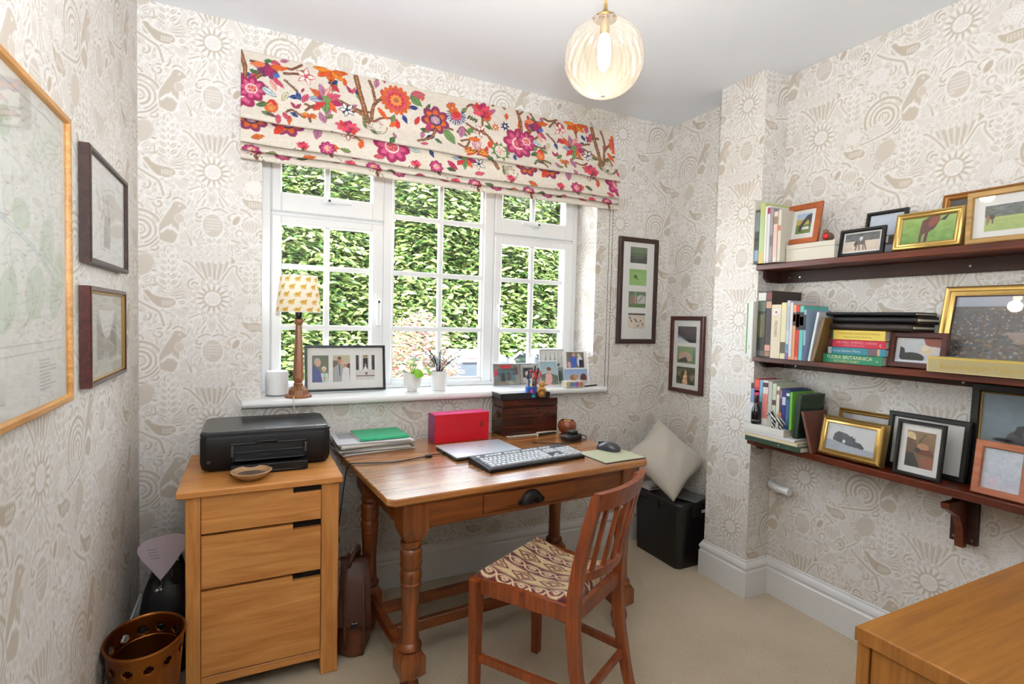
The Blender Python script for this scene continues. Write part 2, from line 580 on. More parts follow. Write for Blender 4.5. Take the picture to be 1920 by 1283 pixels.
def picture_sheet(name, pic, x0, x1, z0, z1, y, mat, parent):
    """paints pic (row 0 = top) on an upright sheet facing -y"""
    nx, ny = pic.w, pic.h
    x = np.linspace(x0, x1, nx); z = np.linspace(z1, z0, ny)
    V = np.zeros((ny, nx, 3), np.float32); V[..., 0] = x[None]; V[..., 1] = y; V[..., 2] = z[:, None]
    return colour_grid(name, V.reshape(-1, 3), nx, ny, pic.linear().reshape(-1, 3), mat, parent, flip=True)

# ---------------------------------------------------------------- wallpaper tile (birds, squirrels, sunflowers; half drop)
WT = 0.4935
def wallpaper_tile():
    N = 420
    LAT = [(i, -.5 * i + j) for i in (-1, 0, 1) for j in (-2, -1, 0, 1, 2)]
    G, Wh, Tn, T2 = (.34,) * 3, (.0,) * 3, (.92,) * 3, (.66,) * 3
    p = Pic(N, N, -.5, .5, -.5, .5, bg=G, lattice=LAT)
    rr = random.Random(3)
    def leaf(x, y, L, W, a, t=Tn, halo=.012):
        if halo: p.lens(x - math.cos(a) * halo, y - math.sin(a) * halo, L + 2.2 * halo, W + 2 * halo, a, Wh)
        p.lens(x, y, L, W, a, t)
        p.line([(x + math.cos(a) * L * .1, y + math.sin(a) * L * .1), (x + math.cos(a) * L * .85, y + math.sin(a) * L * .85)], .009, Wh, .8)
    def stem(pts, w=.016, t=Tn):
        c = curve(pts, 7)
        p.line(c, w + .022, Wh); p.line(c, w, t)
    def blob(cx, cy, rx, ry, rot=0., t=Tn, halo=.012):
        if halo: p.ell(cx, cy, rx + halo, ry + halo, Wh, rot)
        p.ell(cx, cy, rx, ry, t, rot)
    def berries(cx, cy, rx, ry, r=.013, n=40, t=T2):
        p.ell(cx, cy, rx + .01, ry + .01, t)
        for i in range(n):
            a = i * 2.39996; q = math.sqrt((i + .5) / n)
            x, y = cx + rx * q * math.cos(a), cy + ry * q * math.sin(a)
            p.ell(x, y, r, r, Wh); p.ell(x, y, r * .35, r * .35, T2)
    def frond(x, y0, y1, L, n, lean=0.0, t=Tn):
        stem([(x, y0), (x + lean * .5, (y0 + y1) / 2), (x + lean, y1)], .010, t)
        for i in range(n):
            q = (i + .3) / n; yy = y0 + (y1 - y0) * q; xx = x + lean * q
            s = L * (1 - .35 * q)
            leaf(xx + .008, yy, s, s * .36, R(42), t); leaf(xx - .008, yy, s, s * .36, R(138), t)
        leaf(x + lean, y1 - .01, L * .6, L * .24, R(90), t)
    # ground: feathery sprays and scrolls packed over the whole repeat
    sp = []
    for k in range(900):
        x, y = rr.uniform(-.5, .5), rr.uniform(-.5, .5)
        if all(min((x - u + i) ** 2 + (y - v - .5 * i + j) ** 2 for i in (-1, 0, 1) for j in (-1, 0, 1)) > .085 ** 2 for u, v in sp): sp.append((x, y))
    for n_, (x, y) in enumerate(sp):
        a0 = rr.uniform(0, 6.28); L = rr.uniform(.085, .125); kind = n_ % 3
        if kind == 0:
            for i in range(6):
                a = a0 + (i - 2.5) * .36; bx, by = .3 * L * math.cos(a0), .3 * L * math.sin(a0)
                pts = curve([(x, y), (x + .5 * L * math.cos(a) * .9 + bx * .3, y + .5 * L * math.sin(a) * .9 + by * .3), (x + L * math.cos(a), y + L * math.sin(a))], 4)
                p.line(pts, .034, Wh, taper=.55); p.line(pts, .017, Tn if i % 2 else T2, taper=.6)
        elif kind == 1:
            p.line([(x + .05 * math.cos(t + a0) * (1 - t / 11), y + .05 * math.sin(t + a0) * (1 - t / 11)) for t in np.linspace(0, 8.5, 26)], .030, Wh)
            p.line([(x + .05 * math.cos(t + a0) * (1 - t / 11), y + .05 * math.sin(t + a0) * (1 - t / 11)) for t in np.linspace(0, 8.5, 26)], .014, Tn)
            for i in range(3): leaf(x + .05 * math.cos(a0 + 2 * i), y + .05 * math.sin(a0 + 2 * i), .07, .028, a0 + 2 * i + .6, T2, .009)
        else:
            for i in range(5): leaf(x, y, L * .9, .032, a0 + (i - 2) * .55, Tn if i % 2 else T2, .010)
    # squirrel: bushy brush, swirl tail, body
    for i in range(9):
        a = R(60 + i * 7); leaf(-.50 + i * .012 + .02, .19 + .004 * i, .15, .04, a, Tn if i % 2 else T2, .004)
    blob(-.465, .245, .065, .085, R(-25), T2, 0)
    for k, (r0, w) in enumerate(((.145, .020), (.105, .013), (.07, .018), (.035, .012))):
        pts = [(-.485 + r0 * math.cos(t), -.49 + r0 * 1.0 * math.sin(t)) for t in np.linspace(R(-60 - 10 * k), R(205), 26)]
        p.line(pts, w + .016, Wh); p.line(pts, w, Tn)
    stem([(-.34, -.50), (-.42, -.60), (-.55, -.64), (-.66, -.66)], .014)
    bod = curve([(-.355, -.56), (-.36, -.46), (-.32, -.37), (-.285, -.31), (-.26, -.262), (-.215, -.262), (-.175, -.30), (-.215, -.33), (-.225, -.40), (-.235, -.50), (-.27, -.58), (-.355, -.56)], 6)
    p.line(bod, .02, Wh); p.poly(bod, (.8,) * 3)
    blob(-.225, -.385, .03, .035, 0, T2, .004); p.line(curve([(-.345, -.50), (-.29, -.455), (-.235, -.50)]), .018, Wh)
    leaf(-.30, -.475, .05, .02, R(20), Wh, 0); leaf(-.29, -.475, .05, .02, R(75), Wh, 0)
    p.ell(-.225, -.288, .008, .008, Wh)
    # berry masses
    berries(-.54, -.16, .085, .07, .014, 34); berries(-.335, -.165, .05, .05, .011, 22); berries(.29, -.085, .065, .06, .015, 26)
    # stems
    stem([(-.56, .02), (-.50, -.03), (-.42, -.08), (-.36, -.12), (-.33, -.22)]); stem([(-.62, .0), (-.53, .08), (-.5, .12)], .009)
    p.line([(-.52 + .03 * math.cos(t) * (1 - t / 9), .13 + .03 * math.sin(t) * (1 - t / 9)) for t in np.linspace(0, 7, 22)], .010, Tn)
    for i in range(9): p.ell(-.46 + i * .017, .075 + .02 * math.sin(i * .4), .006, .006, Tn)
    # flying bird
    for i in range(6):
        leaf(-.335 + i * .012, .0 + i * .012, .20 - .018 * i, .030, R(2 + 9 * i), Tn, .007)
    bd = curve([(-.465, .045), (-.43, .055), (-.40, .02), (-.34, .0), (-.27, -.01), (-.255, -.05), (-.30, -.08), (-.37, -.07), (-.42, -.02), (-.465, .045)], 6)
    p.line(bd, .022, Wh); p.poly(bd, Tn)
    for i in range(14): p.ell(-.34 + (i % 5) * .016, -.03 - (i // 5) * .014, .005, .005, Wh)
    for i in range(4): leaf(-.28, -.065, .16, .028, R(-24 - 8 * i), T2 if i % 2 else Tn, .006)
    leaf(-.235, -.045, .06, .03, R(18), Tn)
    # fronds
    frond(-.30, .075, .34, .085, 5); frond(.265, .03, .27, .09, 5, .01); frond(.01, -.58, -.35, .075, 4)
    # standing bird
    for i in range(3): leaf(.235, -.19, .13, .026, R(118 + 8 * i), Tn, .006)
    bd = curve([(.20, -.175), (.255, -.19), (.31, -.185), (.355, -.20), (.385, -.235), (.35, -.265), (.28, -.265), (.225, -.225), (.20, -.175)], 6)
    p.line(bd, .02, Wh); p.poly(bd, Tn)
    for i in range(18): p.ell(.26 + (i % 6) * .018, -.21 - (i // 6) * .014, .005, .005, Wh)
    # pomegranates and pods
    blob(.275, -.39, .075, .07, 0, T2)
    for i in range(-3, 4): p.line(curve([(.275, -.325), (.275 + i * .026, -.39), (.275 + i * .012, -.455)]), .007, Wh)
    leaf(.235, -.31, .08, .02, R(160)); leaf(.27, -.315, .08, .02, R(40)); stem([(.20, -.27), (.24, -.285), (.275, -.32)])
    blob(.165, -.365, .022, .042, R(-30)); blob(.19, -.465, .034, .034, 0, T2); p.ell(.19, -.465, .018, .018, Wh)
    blob(.345, -.475, .04, .055, R(-15)); 
    for i in range(8): p.ell(.345 + .022 * math.cos(i * .785), -.475 + .03 * math.sin(i * .785), .009, .009, Wh)
    blob(.27, -.52, .05, .04, 0, T2)
    for i in range(10): p.ell(.24 + (i % 5) * .016, -.51 - (i // 5) * .018, .006, .006, Wh)
    for i in range(5): leaf(.26, -.57 + .0 * i, .11, .028, R(50 + 20 * i), Tn)
    # small bird
    bd = curve([(.07, .375), (.10, .355), (.13, .345), (.165, .30), (.15, .275), (.115, .295), (.095, .33), (.07, .375)], 5)
    p.line(bd, .02, Wh); p.poly(bd, Tn); leaf(.15, .29, .14, .016, R(4))
    # sheaf
    q = [(-.045, .10), (.045, .10), (.115, .30), (-.135, .30)]
    p.poly([(-.06, .095), (.06, .095), (.135, .315), (-.155, .315)], Wh); p.poly(q, T2)
    for i in range(-5, 6): p.line([(i * .009, .11), (i * .024 - .01, .30)], .007, Tn if i % 2 else Wh)
    stem([(-.05, .13), (-.09, .19), (-.16, .27), (-.20, .29)], .014); stem([(.05, .13), (.09, .2), (.13, .26), (.17, .265), (.17, .21), (.22, .13)], .012)
    for i in range(34):
        a = i * 2.39996; r_ = math.sqrt((i + .5) / 34)
        x, y = -.005 + .15 * r_ * math.cos(a), .335 + .05 * r_ * math.sin(a)
        p.ell(x, y, .019, .019, T2); p.ell(x, y, .015, .015, Wh); p.ell(x, y, .004, .004, Tn)
    # tassel
    for i in range(-6, 7):
        a = R(-90 + i * 9.5); L = .27 - .012 * abs(i)
        x0, y0 = .0, -.05
        pts = curve([(x0, y0), (x0 + L * .5 * math.cos(a) * .7, y0 + L * .5 * math.sin(a)), (x0 + L * math.cos(a), y0 + L * math.sin(a))], 5)
        p.line(pts, .030, Wh); p.line(pts, .010, Tn)
    leaf(-.005, -.13, .15, .07, R(-90), G, .012); leaf(-.005, -.17, .09, .02, R(-90), Tn, 0); leaf(.10, -.13, .12, .05, R(-60), G, .01); leaf(-.09, -.15, .10, .05, R(-112), G, .01)
    for s_ in (-1, 1): stem([(0, -.30), (s_ * .05, -.285), (s_ * .10, -.31)], .012)
    blob(0, -.42, .07, .09, 0, T2)
    for i in range(26): p.ell(-.045 + (i % 6) * .018, -.37 - (i // 6) * .024, .006, .006, Wh)
    # sunflower
    p.ell(0, 0, .15, .15, Wh, al=.8)
    for ring, (L, W, off, t) in enumerate(((.165, .060, 0, T2), (.15, .052, .5, Wh), (.14, .020, .5, Tn), (.15, .018, 0, Wh))):
        for i in range(15):
            a = 2 * math.pi * (i + off) / 15
            if ring == 0: p.lens(0, 0, L + .012, W + .014, a, Wh)
            p.lens(0, 0, L, W, a, t)
    p.ell(0, 0, .07, .07, Tn); p.ell(0, 0, .058, .058, Wh)
    for i in range(22):
        a = i * 2.39996; r_ = .045 * math.sqrt((i + .5) / 22)
        p.ell(r_ * math.cos(a), r_ * math.sin(a), .005, .005, T2)
    v = p.a[..., 0]
    for ax in (0, 1):      # light prefilter
        v = (np.roll(v, 1, ax) + 2 * v + np.roll(v, -1, ax)) / 4
    return v
WTILE = wallpaper_tile()
WP_LIGHT = np.array(C(243, 239, 234)[:3]); WP_TAN = np.array(C(192, 177, 157)[:3])
def paper_colours(a, z):
    """a: metres along the wall, z: height (both arrays measured from a sunflower centre) -> linear colours"""
    u, v = a / WT, z / WT
    k = np.floor(u + .5)
    u = u - k; v = v + .5 * k; v = v - np.floor(v + .5)
    N = WTILE.shape[0]
    x = (u + .5) * N - .5; y = (v + .5) * N - .5
    i = np.floor(x).astype(int); j = np.floor(y).astype(int); fx = x - i; fy = y - j
    g = lambda jj, ii: WTILE[jj % N, ii % N]
    t = (g(j, i) * (1 - fx) + g(j, i + 1) * fx) * (1 - fy) + (g(j + 1, i) * (1 - fx) + g(j + 1, i + 1) * fx) * fy
    return WP_LIGHT[None] * (1 - t[:, None]) + WP_TAN[None] * t[:, None]
PAPER = painted('wallpaper', rough=.6)
def papered(name, patches, parent=None):
    """patches: list of (origin, dir_a, len_a, z0, z1, a_offset, z_offset, step, flip); all become one wall mesh"""
    Vs, Qs, Cs, n0 = [], [], [], 0
    for (o, d, L, z0, z1, a0, zz, st, flip) in patches:
        nx = max(2, int(round(L / st)) + 1); ny = max(2, int(round((z1 - z0) / st)) + 1)
        s = np.linspace(0, L, nx); z = np.linspace(z0, z1, ny)
        V = np.zeros((ny, nx, 3)); V[..., 0] = o[0] + d[0] * s[None]; V[..., 1] = o[1] + d[1] * s[None]; V[..., 2] = z[:, None]
        c = paper_colours(np.repeat((s + a0)[None], ny, 0).ravel(), np.repeat((z - zz)[:, None], nx, 1).ravel())
        i = np.arange(nx - 1)[None] + np.arange(ny - 1)[:, None] * nx + n0
        q = np.stack([i, i + 1, i + 1 + nx, i + nx], -1).reshape(-1, 4)
        Qs.append(q[:, ::-1] if flip else q); Vs.append(V.reshape(-1, 3)); Cs.append(c); n0 += nx * ny
    return raw_mesh(name, np.concatenate(Vs), np.concatenate(Qs), np.concatenate(Cs), PAPER, parent)

# ---------------------------------------------------------------- room constants
XL, XR, YB, YF, ZC = -0.377, 2.20, 2.403, -0.80, 2.40
XC, YC0, YC1 = 2.055, 1.665, 1.915                   # chimney-breast pier
WX0, WX1, WZ0, WZ1, WY = 0.040, 1.685, 0.905, 2.09, 2.59   # window opening, frame face

# ---------------------------------------------------------------- shell materials
M_ceil = plain('ceiling_paint', C(243, 246, 250), .9, noise=.015, nscale=3)
M_white = plain('white_gloss_paint', C(243, 242, 240), .3, coat=.15, noise=.01, nscale=6)
M_upvc = plain('white_window_plastic', C(243, 243, 242), .32, noise=.01, nscale=6)
M_out = plain('render_outside', C(214, 206, 194), .9, noise=.05)
def carpet_mat():
    m, nt, p = new_mat('beige_carpet')
    tc = nt.nodes.new('ShaderNodeTexCoord')
    n1 = nt.nodes.new('ShaderNodeTexNoise'); n1.inputs['Scale'].default_value = 260; n1.inputs['Detail'].default_value = 2
    n2 = nt.nodes.new('ShaderNodeTexNoise'); n2.inputs['Scale'].default_value = 4; n2.inputs['Detail'].default_value = 3
    for n in (n1, n2): nt.links.new(tc.outputs['Object'], n.inputs['Vector'])
    a = nt.nodes.new('ShaderNodeMath'); a.operation = 'MULTIPLY_ADD'; nt.links.new(n2.outputs[0], a.inputs[0]); a.inputs[1].default_value = .35; nt.links.new(n1.outputs[0], a.inputs[2])
    cr = nt.nodes.new('ShaderNodeValToRGB')
    cr.color_ramp.elements[0].position = .35; cr.color_ramp.elements[0].color = C(178, 155, 121)
    cr.color_ramp.elements[1].position = .95; cr.color_ramp.elements[1].color = C(230, 212, 184)
    nt.links.new(a.outputs[0], cr.inputs[0]); nt.links.new(cr.outputs[0], p.inputs['Base Color'])
    p.inputs['Roughness'].default_value = 1.0; p.inputs['Sheen Weight'].default_value = .3; p.inputs['Specular IOR Level'].default_value = .1
    b = nt.nodes.new('ShaderNodeBump'); b.inputs['Strength'].default_value = .7; b.inputs['Distance'].default_value = .006
    nt.links.new(n1.outputs[0], b.inputs['Height']); nt.links.new(b.outputs[0], p.inputs['Normal'])
    return m
M_carpet = carpet_mat()
M_glass = clear_glass('window_glass', (.97, .99, .98, 1), 0.0, 1.5)
M_black = plain('black_plastic', C(22, 22, 24), .45)
M_chrome = plain('dark_metal', C(70, 68, 66), .3, metal=1.0)

# ---------------------------------------------------------------- floor, ceiling, walls
struct(MB().box(XL - .2, XR + .2, YF - .2, WY + .1, -.12, 0.0).build('floor', M_carpet))
struct(MB().box(XL - .2, XR + .2, YF - .2, WY + .12, ZC, ZC + .15).build('ceiling', M_ceil))
OA, OZ = -0.134, 1.3095
back = papered('wall_back', [
    ((XL, YB), (1, 0), WX0 - XL, 0, ZC, XL - OA, OZ, .004, False),
    ((WX1, YB), (1, 0), XR - WX1, 0, ZC, WX1 - OA, OZ, .004, False),
    ((WX0, YB), (1, 0), WX1 - WX0, 0, WZ0 - .03, WX0 - OA, OZ, .004, False),
    ((WX0, YB), (1, 0), WX1 - WX0, WZ1, ZC, WX0 - OA, OZ, .006, False),
    ((WX0, YB), (0, 1), WY - YB + .07, WZ0 - .03, WZ1, .1, OZ, .005, False),
    ((WX1, YB), (0, 1), WY - YB + .07, WZ0 - .03, WZ1, .3, OZ, .005, True)])
struct(back)
m = MB()
m.box(XL - .2, WX0 - .012, YB + .012, WY + .08, -.6, ZC + .1); m.box(WX1 + .012, XR + .2, YB + .012, WY + .08, -.6, ZC + .1)
m.box(WX0 - .012, WX1 + .012, YB + .012, WY + .08, -.6, WZ0 - .035); m.box(WX0 - .012, WX1 + .012, YB + .0005, WY + .08, WZ1, ZC + .1)
o = m.build('masonry', M_out, back)
left = struct(papered('wall_left', [((XL, .55), (0, 1), YB - .55, 0, ZC, .18, OZ + .1, .0045, False),
                                    ((XL, YF), (0, 1), .55 - YF, 0, ZC, .18 + YF - .55, OZ + .1, .012, False)]))
MB().box(XL - .2, XL - .004, YF, YB, -.6, ZC + .1).build('masonry', M_out, left)
right = struct(papered('wall_right', [((XR, YB), (0, -1), YB - YC1, 0, ZC, .12, 1.62, .004, False),
                                      ((XR, YC0), (0, -1), YC0 - .2, 0, ZC, 1.0045 - YC0, 1.8255, .004, False),
                                      ((XR, .2), (0, -1), .2 - YF, 0, ZC, 1.0045 - .2, 1.8255, .012, False)]))
MB().box(XR + .004, XR + .2, YF, YB, -.6, ZC + .1).build('masonry', M_out, right)
pier = struct(papered('wall_pier', [((XC, YC1), (0, -1), YC1 - YC0, 0, ZC, -(YC1 - 1.759), 2.2707, .004, False),
                                    ((XC, YC0), (1, 0), XR - XC, 0, ZC, .10, 2.2707, .004, False),
                                    ((XR, YC1), (-1, 0), XR - XC, 0, ZC, .30, 2.2707, .006, False)]))
front = struct(papered('wall_front', [((XL, YF), (1, 0), XR - XL, 0, ZC, .2, OZ, .014, True)]))
MB().box(XL - .2, XR + .2, YF - .2, YF - .004, -.6, ZC + .1).build('masonry', M_out, front)

# ---------------------------------------------------------------- skirting boards (moulded)
SK = [(0, 0), (.017, 0), (.017, .118), (.0125, .124), (.0125, .130), (.0165, .136), (.0165, .146), (.010, .158), (.006, .163), (.006, .170), (0, .172)]
def skirt(name, path):
    """path: floor points; the room lies to the right of the direction of travel"""
    pts = [Vector((p[0], p[1], 0)) for p in path]
    rings = []
    for i, p in enumerate(pts):
        d0 = (p - pts[i - 1]).normalized() if i else None
        d1 = (pts[i + 1] - p).normalized() if i < len(pts) - 1 else None
        n0 = Vector((d0.y, -d0.x, 0)) if d0 else None
        n1 = Vector((d1.y, -d1.x, 0)) if d1 else None
        n = n0 if n1 is None else n1 if n0 is None else (n0 + n1) / (1 + n0.dot(n1))
        rings.append([tuple(p + n * t + Vector((0, 0, z))) for t, z in SK])
    return struct(MB().loft(rings).build(name, M_white, smooth=30))
skirt('baseboard_left', [(XL, YF), (XL, YB - .0)])
skirt('baseboard_back', [(XL + .0175, YB), (XR - .0175, YB)])
skirt('baseboard_right', [(XR, YB - .018), (XR, YC1)])
skirt('baseboard_pier', [(XR - .018, YC1), (XC, YC1), (XC, YC0), (XR - .0175, YC0)])
skirt('baseboard_alcove', [(XR, YC0), (XR, YF)])

# ---------------------------------------------------------------- window
win = bpy.data.objects.new('window_1', None); COL.objects.link(win); struct(win)
win.location = ((WX0 + WX1) / 2, WY, WZ0)
def wpart(m, name, parent=win, mat=None, smooth=None):
    m.v = [(x - win.location.x, y - win.location.y, z - win.location.z) for x, y, z in m.v]
    return m.build(name, mat or M_upvc, parent, smooth)
FZ0, FZ1 = .905, 2.085
m = MB(); Y0, Y1 = WY, WY + .07
m.box(WX0, .0798, Y0, Y1, FZ0, FZ1, .004); m.box(1.652, WX1, Y0, Y1, FZ0, FZ1, .004)
m.box(.0798, 1.652, Y0, Y1, FZ1 - .045, FZ1, .004); m.box(.0798, 1.652, Y0, Y1, FZ0, FZ0 + .018, .004)
m.box(.573, .6195, Y0, Y1, FZ0 + .018, FZ1 - .045, .004); m.box(1.105, 1.160, Y0, Y1, FZ0 + .018, FZ1 - .045, .004)
m.box(.0798, .573, Y0 + .006, Y1, 1.690, 1.718, .003); m.box(1.160, 1.652, Y0 + .006, Y1, 1.690, 1.718, .003)
m.box(.6195, 1.105, Y0, Y1, FZ0 + .018, .940, .004)
wpart(m, 'outer_frame')
def bars(par, xs, zs, x0, x1, z0, z1, yg, off):
    for xb in xs:
        m = MB(); m.box(xb - .0125, xb + .0125, yg - .012, yg + .012, z0, z1, .004); wpart_in(m, 'glazing_bar', par, off)
    for zb in zs:
        m = MB(); m.box(x0, x1, yg - .011, yg + .011, zb - .012, zb + .012, .004); wpart_in(m, 'glazing_bar', par, off)
def wpart_in(m, name, par, off, mat=None):
    return wpart(m, name, par, mat)
def panes(par, xs, zs, yg):
    for i in range(len(xs) - 1):
        for j in range(len(zs) - 1):
            m = MB(); m.box(xs[i], xs[i + 1], yg - .0015, yg + .0015, zs[j], zs[j + 1])
            wpart(m, 'pane', par, M_glass)
def sash(x0, x1, z0, z1, gx0, gx1, gz0, gz1, xb, zbs, handle):
    yf = WY - .012
    m = MB()
    b = .006
    m.box(x0, gx0, yf, WY + .05, z0, z1, b); m.box(gx1, x1, yf, WY + .05, z0, z1, b)
    m.box(gx0 - .004, gx1 + .004, yf + .0006, WY + .05, z0, gz0, b); m.box(gx0 - .004, gx1 + .004, yf + .0006, WY + .05, gz1, z1, b)
    fr = wpart(m, 'casement_frame')
    yg = WY + .02
    bars(fr, [xb], zbs, gx0, gx1, gz0, gz1, yg, 0)
    panes(fr, [gx0, xb, gx1], [gz0] + zbs + [gz1], yg)
    hx, hz, vert, sd = handle
    m = MB()
    if vert:
        m.box(hx - .011, hx + .011, yf - .010, yf, hz - .02, hz + .045, .004)
        m.box(hx - .008, hx + .008, yf - .035, yf - .010, hz - .012, hz + .012, .004)
        m.box(hx - .010, hx + .010, yf - .042, yf - .028, hz - .115, hz + .012, .005)
    else:
        m.box(hx - .03, hx + .03, yf - .010, yf, hz - .011, hz + .011, .004)
        m.box(hx - .012, hx + .012, yf - .035, yf - .010, hz - .010, hz + .012, .004)
        m.box(hx - .012 if sd > 0 else hx - .10, hx + .10 if sd > 0 else hx + .012, yf - .042, yf - .028, hz - .009, hz + .010, .005)
    h = wpart(m, 'handle', fr, smooth=30)
    m = MB(); m.lathe([(.0055, 0), (.0055, .003)], 10, T(hx, yf - .0425, hz) @ RX(R(90)))
    wpart(m, 'key_hole', fr, M_black)
sash(.0798, .573, .923, 1.697, .123, .517, .948, 1.659, .3165, [1.197, 1.472], (.546, 1.325, True, 1))
sash(.0798, .573, 1.711, 2.04, .123, .517, 1.797, 2.005, .3165, [], (.318, 1.772, False, 1))
sash(1.160, 1.652, .923, 1.697, 1.204, 1.5915, .948, 1.659, 1.397, [1.197, 1.472], (1.183, 1.325, True, 1))
sash(1.160, 1.652, 1.711, 2.04, 1.204, 1.5915, 1.797, 2.005, 1.397, [], (1.40, 1.772, False, -1))
m = MB(); m.box(.6195, .6295, WY + .01, WY + .03, .94, 2.04); m.box(1.095, 1.105, WY + .01, WY + .03, .94, 2.04); m.box(.6295, 1.095, WY + .01, WY + .03, .94, .95); m.box(.6295, 1.095, WY + .01, WY + .03, 2.03, 2.04)
fx = wpart(m, 'fixed_light_bead')
bars(fx, [.868], [1.197, 1.472, 1.746], .6195, 1.105, .94, 2.04, WY + .02, 0)
panes(fx, [.6295, .868, 1.095], [.95, 1.197, 1.472, 1.746, 2.03], WY + .02)
# sill with bull nose
def nose(x0, x1, y0, y1, z0, z1):
    prof = [(y1, z1), (y1, z0)] + [(y0 + .016 - .016 * math.cos(t), (z0 + z1) / 2 + (z1 - z0) / 2 * math.sin(t)) for t in np.linspace(-math.pi / 2, math.pi / 2, 9)]
    return MB().loft([[(x, y, z) for y, z in prof] for x in (x0, x1)])
sill = nose(-.03, 1.748, 2.345, 2.402, .873, .905).build('window_sill', M_white, smooth=40)
m = nose(WX0 + .001, WX1 - .001, 2.39, WY + .005, .873, .905)
s2 = m.build('sill_board', M_white, sill, smooth=40)
struct(sill)

# ---------------------------------------------------------------- outside: ground, hedge, shrub, cars
M_ground = plain('gravel_drive', C(150, 142, 130), .95, noise=.25, nscale=60, bump=.6)
struct(MB().box(-30, 40, WY + .08, 40, -1.0, -.77).build('ground_outside', M_ground))
M_leaf = painted('hedge_leaf', rough=.32)
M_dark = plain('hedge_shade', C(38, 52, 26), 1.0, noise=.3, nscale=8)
def leaves(name, n, pos, size, pal, seed, parent, mat, droop=.5):
    """n folded leaves (4 triangles each) as one part"""
    r = np.random.RandomState(seed)
    P = pos(r, n)
    L = r.uniform(size[0], size[1], n); W = L * r.uniform(.32, .42, n)
    az = r.uniform(-math.pi, 0, n) + r.normal(0, .3, n)
    d = np.stack([np.cos(az), np.sin(az) * .8, -r.uniform(-.25, 1, n) * droop], 1); d /= np.linalg.norm(d, axis=1)[:, None]
    up = np.stack([r.normal(0, .35, n), -r.uniform(.2, 1., n), r.uniform(.3, 1.2, n)], 1)
    s = np.cross(d, up); s /= np.linalg.norm(s, axis=1)[:, None]
    nn = np.cross(s, d)
    e = lambda a, b, c: P + d * (L * a)[:, None] + s * (W * b)[:, None] + nn * (L * c)[:, None]
    V = np.stack([e(0, 0, 0), e(.35, .5, .06), e(.75, .34, .03), e(1, 0, -.08), e(.75, -.34, .03), e(.35, -.5, .06), e(.4, 0, 0), e(.75, 0, -.03)], 1)
    base = np.arange(n)[:, None] * 8
    f = np.concatenate([base + np.array([0, 6, 1, 1]), ], 1)
    tri = np.concatenate([base + np.array(t) for t in ((0, 1, 6), (0, 6, 5))], 0)
    quad = np.concatenate([base + np.array(t) for t in ((6, 1, 2, 7), (5, 6, 7, 4))], 0)
    tri2 = np.concatenate([base + np.array(t) for t in ((7, 2, 3), (4, 7, 3))], 0)
    q3 = np.concatenate([tri, tri2, quad[:, [0, 1, 2]], quad[:, [0, 2, 3]]], 0)
    pal = np.array([C(*c)[:3] for c in pal])
    ci = r.randint(0, len(pal), n); cj = r.randint(0, len(pal), n); t = r.uniform(0, 1, n)[:, None]
    c = pal[ci] * (1 - t) + pal[cj] * t
    o = raw_mesh(name, V.reshape(-1, 3), q3, np.repeat(c, 8, 0), mat, parent, None)
    o['kind'] = 'stuff'
    return o
hedge = thing('laurel_hedge', 'tall glossy green laurel hedge behind the window', 'hedge', (4.0, 12.9, -.77))
def hpos(r, n):
    x = r.uniform(-8.5, 9.5, n); z = r.uniform(0, 5.9, n)
    y = -.25 + .30 * np.sin(x * 1.7 + z) * np.cos(z * 1.3 - x * .6) + r.normal(0, .16, n)
    return np.stack([x, y, z], 1)
leaves('foliage', 52000, hpos, (.15, .26), [(48, 72, 32), (74, 96, 44), (106, 122, 62), (34, 54, 26), (90, 108, 58), (134, 144, 92)], 5, hedge, M_leaf)
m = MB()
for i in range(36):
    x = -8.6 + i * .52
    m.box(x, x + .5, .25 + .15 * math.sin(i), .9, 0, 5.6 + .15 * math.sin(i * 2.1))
m.build('inner_shade_mass', M_dark, hedge)  # solid dark blocks, the shade inside the hedge put into their colour
m = MB()
for i in range(20):
    x = -8 + i * .9
    m.tube([(x, .2, 0), (x + .1, .15, 2.5), (x - .1, .1, 5.2)], [.05, .04, .015], 6)
m.build('stem', plain('hedge_bark', C(92, 74, 52), .9), hedge)
shrub = thing('flowering_shrub', 'loose shrub with pink and cream young leaves outside the middle window', 'shrub', (1.50, 5.2, -.77))
def spos(r, n):
    a = r.uniform(0, 6.28, n); u = r.uniform(-1, 1, n); q = r.uniform(.35, 1, n) ** .5
    return np.stack([.46 * q * np.cos(a) * np.sqrt(1 - u * u), .45 * q * np.sin(a) * np.sqrt(1 - u * u), 1.22 + .9 * q * u], 1)
leaves('foliage', 5200, spos, (.035, .075), [(130, 70, 60), (146, 104, 88), (96, 100, 52), (150, 132, 110), (66, 80, 38), (120, 52, 48)], 8, shrub, M_leaf, .2)
m = MB()
for i in range(9):
    a = i * .7
    m.tube([(.03 * math.cos(a), .03 * math.sin(a), 0), (.16 * math.cos(a), .14 * math.sin(a), .7), (.4 * math.cos(a), .3 * math.sin(a), 1.5)], [.014, .010, .004], 5)
m.build('stem', plain('shrub_bark', C(96, 70, 52), .9), shrub)

